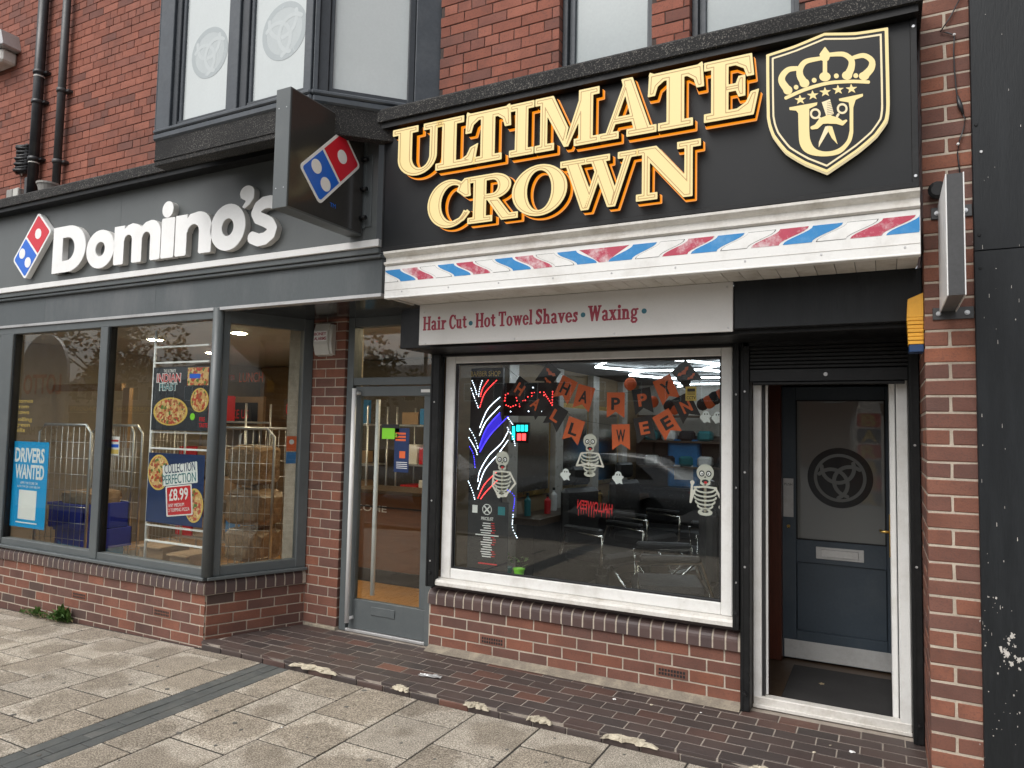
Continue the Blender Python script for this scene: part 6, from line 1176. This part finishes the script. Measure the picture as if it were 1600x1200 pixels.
cs = thing('cctv_sticker', 'yellow CCTV notice in the upper right of the window', 'sticker', onY(1080, 625, WG+.008)); flat('sheet', 'yellow_print', cs, 1071, 1088, 604, 626, WG+.008); flat('camera_icon', 'ink', cs, 1074, 1086, 607, 612, WG+.0068, .0008); ptext('lettering', 'CCTV', cs, 1073, 1087, 619, 624, WG+.0068, 'ink', .01); [flat('text_line', 'ink', cs, 1074, 1086, 613.5+k*2, 614.3+k*2, WG+.0068, .0008) for k in range(2)]
YQ = WG+.01
pl = thing('price_list', 'black PRICELIST poster with white print low in the window', 'poster', onY(764, 893, YQ)); flat('sheet', 'ink', pl, 731, 794, 783, 893, YQ); flat('badge', 'paper', pl, 738, 746, 789, 801, YQ-.0008); flat('badge', 'teal', pl, 778, 789, 792, 805, YQ-.0008); c = onY(761, 796, YQ); shape('emblem', [arc(c.x, c.z, .042, .042, 0, 350, 35), arc(c.x, c.z, .036, .036, 0, 350, 35)], YQ-.0012, .0008, 'paper', pl); shape('emblem_cross', trace(field([('l', [(c.x-.026, c.z-.026), (c.x+.026, c.z+.026)], .011), ('l', [(c.x-.026, c.z+.026), (c.x+.026, c.z-.026)], .011)], (c.x-.05, c.z-.05, c.x+.05, c.z+.05), 50)), YQ-.0012, .0008, 'paper', pl); ptext('heading', 'PRICELIST', pl, 752, 771, 808, 813, YQ, 'paper', .01)
rl_ = random.Random(4)
for k in range(15):
    y = 817+k*3.7; a = 762-rl_.uniform(6, 12)-(10 if k == 5 else 0); c_ = 764+rl_.uniform(2, 5)+(12 if k == 5 else 0); flat('text_line', 'paper', pl, a, c_, y, y+1.6, YQ-.0008, .0006)
    if k not in (5, 10, 11): flat('price_line', 'red', pl, c_+1, c_+6, y+.3, y+1.6, YQ-.0008, .0006)
flat('text_line', 'red', pl, 747, 776, 880, 882, YQ-.0008, .0006)
# plants on the ledge
for px, m, lab in ((792, 'teal', 'teal flower pot on the window ledge beside the price list'), (811, 'green', 'lime green flower pot on the window ledge')):
    x = PX(px, 895, .785); t = thing('flower_pot', lab, 'flower pot', (x, .785, .6)); B().lathe([(.03, 0), (.042, .075), (.046, .075), (.046, .085), (.036, .085)], (x, .785, .601), (0, 0, 1), 16).done('pot', m, t); bb = B()
    for k in range(14): a = random.uniform(0, 6.28); r = random.uniform(.02, .07); z = .69+random.uniform(0, .09); bb.prism([(0, -.012), (.03, 0), (0, .012), (-.01, 0)], (x+r*math.cos(a), .785+r*.6*math.sin(a), z), (math.cos(a), math.sin(a), .4), (-math.sin(a), math.cos(a), 0), (0, 0, 1), .001)
    bb.done('leaves', 'leaf', t)
# barber chairs, work station and wall dispenser
def chair(lab, x, y, rot):
    t = thing('barber_chair', lab, 'barber chair', (x, y, .05), 'barber chairs'); T = Matrix.Translation((x, y, .05)) @ Matrix.Rotation(rot, 4, 'Z')
    def cb(name, m, a, bev=.02): return B().box(*a, bev, T).done(name, m, t)
    B().lathe([(.32, 0), (.32, .02), (.28, .045), (.08, .06)], (x, y, .05), (0, 0, 1), 28).done('base', 'chrome', t); B().lathe([(.065, .05), (.065, .3), (.05, .3), (.05, .42)], (x, y, .05), (0, 0, 1), 16).done('pedestal', 'leather', t)
    cb('seat', 'leather', (-.27, .27, -.28, .27, .42, .55), .04); cb('backrest', 'leather', (-.26, .26, .25, .36, .56, 1.12), .04); cb('headrest', 'leather', (-.14, .14, .27, .36, 1.15, 1.33), .03)
    for s in (-1, 1): B().tube([T @ Vector(p) for p in ((s*.3, -.24, .45), (s*.31, -.26, .72), (s*.31, .2, .74), (s*.3, .28, .5))], .018, 8).done('arm_frame', 'chrome', t); cb('armrest', 'leather', (s*.31-.04, s*.31+.04, -.24, .2, .745, .79), .015)
    B().tube([T @ Vector(p) for p in ((-.18, -.25, .45), (-.18, -.5, .2), (.18, -.5, .2), (.18, -.25, .45))], .014, 8).done('footrest_frame', 'chrome', t); cb('footrest', 'alu', (-.2, .2, -.58, -.46, .185, .205), .006)
    return t
chair('black and chrome barber chair nearest the window', -1.5, 1.42, RAD(-70)); chair('black and chrome barber chair further back in the shop', -1.45, 3.1, RAD(-70))
wk = thing('work_station', 'dark styling counter with mirrors along the right wall of the barber shop', 'work station', (-1.05, 3, .05)); box('counter', 'dark_wood', wk, -1.25, -.9, 1.7, 5.6, .85, .92); box('cabinet', 'ink', wk, -1.15, -.9, 1.8, 5.5, .05, .85)
for y in (2.1, 3.3, 4.5): m_ = box('mirror_frame', 'dark_wood', wk, -.93, -.9, y-.4, y+.4, 1.1, 2.0); box('mirror', 'chrome', m_, -.936, -.931, y-.36, y+.36, 1.14, 1.96, 0)
db = thing('paper_dispenser', 'blue paper dispenser on the back wall of the barber shop', 'dispenser', onY(1070, 740, 5.8)); x = PX(1070, 715, 5.8); z = PZ(1070, 715, 5.8); box('body', 'blue_bag', db, x-.22, x+.22, 5.7, 5.88, z-.42, z+.25, .03); box('label_sheet', 'paper', db, x-.12, x+.14, 5.695, 5.699, z-.3, z-.1, 0)
bs = thing('waiting_bench', 'dark waiting bench along the back of the barber shop', 'bench', (-2.4, 5, .05)); box('seat', 'leather', bs, -3.1, -1.7, 4.9, 5.4, .4, .52, .03); box('backrest', 'leather', bs, -3.1, -1.7, 5.4, 5.52, .52, 1.0, .03)
for x in (-3.0, -2.4, -1.8): box('leg', 'chrome', bs, x-.02, x+.02, 5.1, 5.14, .05, .4, 0)

# left-hand station: counter, mirrors and bottles
ws = thing('work_station', 'dark styling counter with lit mirrors along the left wall of the barber shop', 'work station', (-3.0, 3.5, .05)); box('counter', 'dark_wood', ws, -3.2, -2.85, 1.9, 5.7, .85, .91); box('cabinet', 'ink', ws, -3.2, -2.95, 2.0, 5.6, .05, .849)
for y in (2.4, 3.5, 4.6): m_ = box('mirror_frame', 'brass', ws, -3.199, -3.17, y-.42, y+.42, 1.08, 2.05); box('mirror', 'chrome', m_, -3.169, -3.164, y-.37, y+.37, 1.13, 2.0, 0)
for y in (1.86, 2.95, 4.05, 5.15): box('pilaster', 'tile_white', ws, -3.199, -3.12, y-.1, y+.1, .05, 2.41)
rb_ = random.Random(21); bc = ('teal', 'red', 'ghost', 'ink', 'blue_bag', 'yellow_print', 'brass')
for k in range(12):
    y = 2.1+k*.3; x = -3.02+rb_.uniform(-.08, .08); h_ = rb_.uniform(.12, .26); t = thing('bottle', ('%s grooming bottle on the left counter, number %s from the window' % (('teal', 'red', 'white', 'black', 'blue', 'yellow', 'brass')[k % 7], ('one', 'two', 'three', 'four', 'five', 'six', 'seven', 'eight', 'nine', 'ten', 'eleven', 'twelve')[k])), 'bottle', (x, y, .911), 'bottles on the left counter'); B().lathe([(.032, 0), (.034, h_*.7), (.012, h_*.82), (.012, h_*.9)], (x, y, .911), (0, 0, 1), 12).done('body', bc[k % 7], t); B().lathe([(.015, 0), (.015, h_*.12)], (x, y, .911+h_*.9), (0, 0, 1), 10).done('cap', 'ink', t)
chair('black and chrome barber chair by the left-hand mirrors', -2.45, 2.5, RAD(70)); chair('black and chrome barber chair at the back by the left-hand mirrors', -2.45, 3.9, RAD(70))
sh_ = thing('wall_shelf', 'dark shelf of towels on the back wall of the barber shop', 'shelf', (-2.6, 5.8, 1.2))
for z in (1.25, 1.6, 1.95): box('board', 'dark_wood', sh_, -3.1, -1.9, 5.62, 5.89, z, z+.03)
for k in range(9): x = -3.02+(k % 5)*.25; z = (1.28, 1.63)[k//5]; t = B().box(x, x+.19, 5.66, 5.86, z, z+.14, .03).done('folded_towel', ('paper', 'charcoal', 'teal')[k % 3]); tag(t, ('white', 'charcoal', 'teal')[k % 3]+' folded towel stack, '+('lower' if k < 5 else 'upper')+' shelf, place '+('one', 'two', 'three', 'four', 'five')[k % 5], 'towels', 'towels on the wall shelf')

M['led_panel'] = emit('lit_header', (1, .75, .6), 1.2)
# storage racks and drinks fridge in the pizza shop
def rack(lab, x, y, w_, h_, rot=0):
    t = thing('storage_rack', lab, 'rack', (x, y, .02))
    for sx in (-1, 1):
        for yy in (y, y+.4): B().tube([(x+sx*w_/2, yy, .02), (x+sx*w_/2, yy, h_)], .014, 6).done('upright', 'steel', t)
    for k in range(4): box('shelf', 'steel', t, x-w_/2, x+w_/2, y, y+.4, .25+k*.5, .275+k*.5)
    return t
rk = random.Random(5)
for i, (x, y, w_, lab) in enumerate(((-7.7, 2.2, 1.3, 'steel rack of pizza cartons behind the left pane'), (-6.3, 2.9, 1.2, 'steel rack of cartons behind the poster stand'), (-5.0, 3.3, 1.1, 'steel rack of cartons behind the splayed pane'))):
    rack(lab, x, y, w_, 2.0); n = 0
    for k in range(4):
        xx = x-w_/2+.05
        while xx < x+w_/2-.25 and n < 12:
            bw_ = rk.uniform(.22, .36); hh = rk.uniform(.14, .34); o = box('carton', rk.choice(('box_brown', 'box_brown', 'paper', 'blue_bag', 'red')), None, xx, xx+bw_, y+.03, y+.36, .276+k*.5, .276+k*.5+hh, .006); n += 1
            tag(o, 'carton %s on shelf %s of the %s' % (('one', 'two', 'three', 'four', 'five', 'six')[len([1 for q in bpy.data.objects if q.get('label', '').endswith('shelf %s of the %s' % (('one', 'two', 'three', 'four')[k], ('left rack', 'middle rack', 'right rack')[i]))])], ('one', 'two', 'three', 'four')[k], ('left rack', 'middle rack', 'right rack')[i]), 'carton', 'cartons on the racks'); xx += bw_+.03
fg = thing('drinks_fridge', 'red glass-fronted drinks fridge by the counter', 'fridge', (-4.3, 3.6, .02)); box('cabinet', 'red', fg, -4.65, -3.95, 3.6, 4.2, .02, 1.95, .02); box('door_glass', 'dark_glass', fg, -4.6, -4.0, 3.585, 3.599, .25, 1.7, 0); box('header', 'led_panel', fg, -4.63, -3.97, 3.58, 3.599, 1.74, 1.92, 0)
# ================================================================== small things on the ground
M['gum'] = surf('old_gum', (.1, .095, .085), .8, .2)
wd = thing('weed', 'leafy green weeds growing at the foot of the pizza shop wall', 'weed', (-6.7, -.16, -.1)); rw = random.Random(9)
def weed(px, py, n, hgt, m, spread):
    p = onY(px, py, DF-.03); bb = B()
    for k in range(n):
        a = rw.uniform(0, 6.28); el = rw.uniform(.3, 1.3); L = rw.uniform(.4, 1)*hgt; o = Vector((p.x+rw.gauss(0, spread), DF-.03-abs(rw.gauss(0, .03)), pz(p.x)+rw.uniform(0, hgt*.5))); d = Vector((math.cos(a)*math.cos(el), -abs(math.sin(a)*math.cos(el))*.8, math.sin(el))); s_ = d.cross(Vector((0, 0, 1))).normalized(); w_ = L*.16
        q = [o, o+d*L*.4+s_*w_, o+d*L-Vector((0, 0, L*.2)), o+d*L*.4-s_*w_]; vs = [bb.bm.verts.new(v) for v in q]; bb.bm.faces.new(vs)
    return bb.done('leaves', m, wd)
weed(60, 963, 80, .1, 'leaf', .11); weed(102, 961, 110, .15, 'leaf', .05); weed(80, 972, 60, .07, 'leaf_dry', .17)
gm = B(); rg = random.Random(17)
for _ in range(70):
    p = onZ(rg.uniform(-50, 1150), rg.uniform(1010, 1230), -.055)
    if p.y > STEP_F-.03: continue
    r_ = rg.uniform(.006, .02); gm.xy([(p.x+r_*rg.uniform(.6, 1.1)*math.cos(t), p.y+r_*rg.uniform(.6, 1.1)*math.sin(t)) for t in [i*.785 for i in range(8)]], pz(p.x)-.002, pz(p.x)+.0018)
o = gm.done('chewing_gum_spots', 'gum', pv); o['kind'] = 'stuff'
lt = thing('litter', 'crumpled clear plastic wrapper lying on the tiled step', 'litter', onZ(672, 1057, 0)); p = onZ(672, 1057, .004); bm = bmesh.new(); bmesh.ops.create_grid(bm, x_segments=9, y_segments=5, size=.5)
for v in bm.verts: v.co = Vector((v.co.x*.17, v.co.y*.05, random.uniform(0, .012)))
me = bpy.data.meshes.new('wrapper'); bm.to_mesh(me); bm.free(); put('wrapper', me, 'glass_sign' if False else 'paper_clear', lt, p) if 'paper_clear' in M else put('wrapper', me, 'alu', lt, p, RAD(12))
for k, (px, py, r) in enumerate(((1018, 1102, .012), (1095, 1114, .008), (1272, 1176, .012), (1332, 1176, .02), (1297, 1165, .008), (960, 1093, .014), (617, 1135, .01), (440, 1137, .008), (558, 1095, .012))):
    Z0 = 0 if py > 1080 and px > 900 else (0 if px > 700 else -.055); p = onZ(px, py, Z0); o = B().blob((p.x, p.y, Z0+r*.25), (r, r*.8, r*.3), 1).done('pebble', 'paper' if k % 2 else 'cement', None, .002); tag(o, ('pale scrap on the step near the right air brick', 'tiny scrap on the step left of the door frame', 'pale crumb on the step below the white threshold', 'largest white scrap on the step before the doorway', 'small crumb on the step left of the largest scrap', 'pale chip on the step below the brick riser', 'pale pebble on the paving left of centre', 'tiny white crumb on the paving near the dark channel', 'white fleck on the paving below the long cement patch')[k], 'scrap', 'scraps on the ground')
lf = thing('fallen_leaf', 'small brown leaf lying on the door mat', 'leaf', onZ(1284, 1068, .038)); p = onZ(1284, 1068, .04); bb = B(); bb.xy([(p.x+.022*math.cos(t)*(1 if k % 2 else .5), p.y+.03*math.sin(t)*(1 if k % 2 else .5)) for k, t in enumerate([i*.628 for i in range(10)])], .0385, .0395); bb.done('blade', 'leaf_dry', lf)
# ================================================================== across the street (seen in the glass)
def house(x0, x1, h, m, lab, shop=None):
    t = thing('terraced_building', lab, 'building', ((x0+x1)/2, -42, -.2)); box('wall', m, t, x0, x1, -50, -42, -.2, h, 0); B().yz([(-51, h), (-41.6, h), (-46, h+2)], x0-.1, x1+.1).done('roof', 'roof_slate', t); n = max(2, int((x1-x0)/2.4))
    for k in range(n):
        cx = x0+(k+.5)*(x1-x0)/n
        for z in (3.8, ) if h < 6.5 else (3.8, 6.2): w_ = box('window', 'pvc', t, cx-.55, cx+.55, -42, -41.93, z, z+1.4, 0); box('pane', 'dark_glass', w_, cx-.48, cx+.48, -41.93, -41.92, z+.07, z+1.33, 0)
    if shop:
        f = box('fascia', 'charcoal', t, x0+.1, x1-.1, -42, -41.8, 2.6, 3.3, .02)
        me = text('fascia_text', shop, x0+.8, x1-.8, 2.72, 3.18, 0, 'yellow_print', f, .02, .01, 0, Matrix.Translation(((x0+x1), -41.78, 0)) @ Matrix.Rotation(math.pi, 4, 'Z'))
        box('shop_glass', 'dark_glass', t, x0+.4, x1-.4, -42, -41.95, .4, 2.5, 0)
    return t
house(-78, -63, 5.6, 'render', 'pale rendered terrace across the street with a newsagent', 'FOREST HALL NEWSAGENTS'); house(-62.8, -47, 5.8, 'house_brick', 'brick terrace across the street with a sandwich shop', 'SUBWAY'); house(-46.8, -30, 5.2, 'render', 'grey rendered terrace across the street', None); house(-29.8, -14, 5.6, 'house_brick', 'brick terrace opposite the barber shop', None); house(-13.8, 8, 5.2, 'house_brick', 'long low brick terrace opposite the doorway', None)
def tree(x, y, h, r, lab, n=2600):
    t = thing('street_tree', lab, 'tree', (x, y, -.2)); B().tube([(x, y, -.2), (x+.05, y, h*.3), (x-.1, y+.1, h*.6), (x, y, h*.85)], [.16, .13, .09, .03], 9).done('trunk', 'bark', t); rt2 = random.Random(int(x*10)); bb = B(); limbs = []
    for k in range(7): a = k*.9; e = Vector((x+r*.7*math.cos(a), y+r*.7*math.sin(a), h*.62+rt2.uniform(-.3, 1.2))); B().tube([(x, y, h*.42+.15*k), (x+(e.x-x)*.5, y+(e.y-y)*.5, h*.5+.15*k), e], [.06, .04, .015], 6).done('limb', 'bark', t)
    cl = [(x+rt2.gauss(0, r*.45), y+rt2.gauss(0, r*.45), h*.68+rt2.gauss(0, h*.14), rt2.uniform(.35, .8)*r*.5) for _ in range(22)]
    for k in range(n):
        c = rt2.choice(cl); v = Vector((rt2.gauss(0, 1), rt2.gauss(0, 1), rt2.gauss(0, 1))).normalized()*c[3]*rt2.random()**.4; o = Vector(c[:3])+v; a = Vector((rt2.gauss(0, 1), rt2.gauss(0, 1), rt2.gauss(0, 1))).normalized(); b_ = a.orthogonal().normalized(); s = rt2.uniform(.07, .14)
        bb.bm.faces.new([bb.bm.verts.new(o+q) for q in (a*s, b_*s*.6, -a*s, -b_*s*.6)])
    bb.done('crown', 'leaf_tree', t)
tree(-26.5, -13.2, 6.6, 2.6, 'leafy street tree across the road seen mirrored in the left pane'); tree(-17.0, -15, 5.6, 2.2, 'smaller street tree across the road seen mirrored in the splayed pane', 1800)
def car(x, y, lab, m):
    t = thing('parked_car', lab, 'car', (x, y, -.2)); z = -.2
    prof = [(-2.05, .35), (-2.1, .62), (-1.95, .85), (-1.25, .95), (-.55, 1.4), (.3, 1.46), (1.2, 1.38), (1.75, 1.0), (2.02, .9), (2.08, .55), (2.02, .32)]
    bb = B(); bb.prism([(x+u, z+v) for u, v in prof], (0, y-.82, 0), (1, 0, 0), (0, 0, 1), (0, 1, 0), 1.64); bmesh.ops.bevel(bb.bm, geom=bb.bm.edges[:], offset=.06, segments=2, affect='EDGES'); bb.done('body', m, t, 0, True)
    for sy in (-1, 1):
        yy = y+sy*.825
        for pts in ([(-1.05, .97), (-.5, 1.33), (.1, 1.38), (.1, .95)], [(.18, .95), (.18, 1.38), (1.0, 1.31), (1.35, 1.0)]): B().prism([(x+u, z+v) for u, v in pts], (0, yy-.006, 0), (1, 0, 0), (0, 0, 1), (0, 1, 0), .012).done('side_window', 'dark_glass', t)
        for u in (-1.3, 1.28): w_ = B().lathe([(.2, -.1), (.31, -.1), (.31, .1), (.2, .1)], (x+u, y+sy*.72, z+.31), (0, 1, 0), 24).done('wheel', 'rubber', t); B().lathe([(.2, -.012), (.05, -.02)], (x+u, y+sy*.83, z+.31), (0, sy, 0), 10).done('rim', 'steel', w_)
        for u in (-2.02, 2.0): box('lamp', 'paper' if u < 0 else 'red', t, x+u-.05, x+u+.05, y+sy*.6-.15, y+sy*.6+.15, z+.66, z+.78, .02)
        B().box(x-.75, x-.6, yy-.06 if sy < 0 else yy, yy if sy < 0 else yy+.06, z+.95, z+1.05, .02).done('mirror', m, t)
car(-5.5, -9.4, 'silver hatchback parked across the road behind the viewer', 'car_silver'); car(-11.2, -9.6, 'second silver hatchback parked further along the road', 'car_silver'); car(-17.5, -9.6, 'dark hatchback parked at the far end of the road', 'slate')
lp2 = thing('street_lamp', 'tall grey street lamp across the road', 'street lamp', (-12.5, -12.5, -.2)); B().tube([(-12.5, -12.5, -.2), (-12.5, -12.5, 6.3), (-12.5, -11.9, 6.6), (-12.5, -11.2, 6.6)], [.08, .05, .04, .04], 10).done('column', 'steel', lp2); box('lantern', 'alu', lp2, -12.62, -12.38, -11.6, -10.9, 6.5, 6.64, .03)
tp = thing('newsagent_totem', 'round-topped grey newsagent sign with LOTTO lettering across the road', 'street sign', (PX(62, 600, 8), -8.1, -.2)); x0, x1 = PX(28, 600, 8), PX(102, 600, 8); zt = PZ(62, 522, 8); rq = (x1-x0)/2
shape('panel', [[(x0, 0), (x1, 0), (x1, zt-rq)]+arc((x0+x1)/2, zt-rq, rq, rq, 0, 180, 16)+[(x0, zt-rq)]], -8.2, .08, 'alu', tp)
TT = Matrix.Translation((x0+x1, -16.2, 0)) @ Matrix.Rotation(math.pi, 4, 'Z')
for body, za, zb2, m in (('LOTTO', .58, .72, 'red'), ('FOREST HALL', .3, .36, 'ink'), ('Newsagents', .22, .28, 'ink')): text('lettering', body, x0+.25, x1-.25, zt*za, zt*zb2, -8.09, m, tp, .02, .004, 0, TT)
ff = thing('feather_flag', 'feather flag lettered BARBER on the pavement, mirrored in the door glass', 'feather flag', (0, -3, -.055))
fy = -4.95; fv = 2*DIY-fy; p = onY(1358, 700, fv); W[ff] = Vector((p.x, fy, -.055)); ff.location = W[ff]
FT = Matrix.Translation((p.x, fy, .02)) @ Matrix.Diagonal((.85, 1, .86, 1))
B().tube([FT @ Vector(q) for q in ((-.3, .02, -.07), (-.3, .02, 2.2), (-.2, .02, 2.75), (.1, .02, 2.95))], .015, 8).done('pole', 'alu', ff); B().box(-.5, -.1, -.2, .2, -.08, -.05, .01, FT).done('base', 'blackpaint', ff)
shape('sail', [[(-.28, .7), (.2, .8), (.28, 1.6), (.25, 2.3), (.1, 2.85), (-.15, 2.72), (-.28, 2.2)]], -.002, .004, 'paper', ff, 0, FT)
for k, ch in enumerate('BARBER'): z_ = 2.3-k*.29; flat_ = shape('patch', [rr(-.2, z_-.13, .2, z_+.13, .05)], -.004, .008, ('red', 'navy')[k % 2], ff, 0, FT); text('letter', ch, -.13, .13, z_-.11, z_+.11, -.0055, 'yellow_print', ff, .03, .011, 0, FT)
bpy.context.view_layer.update()
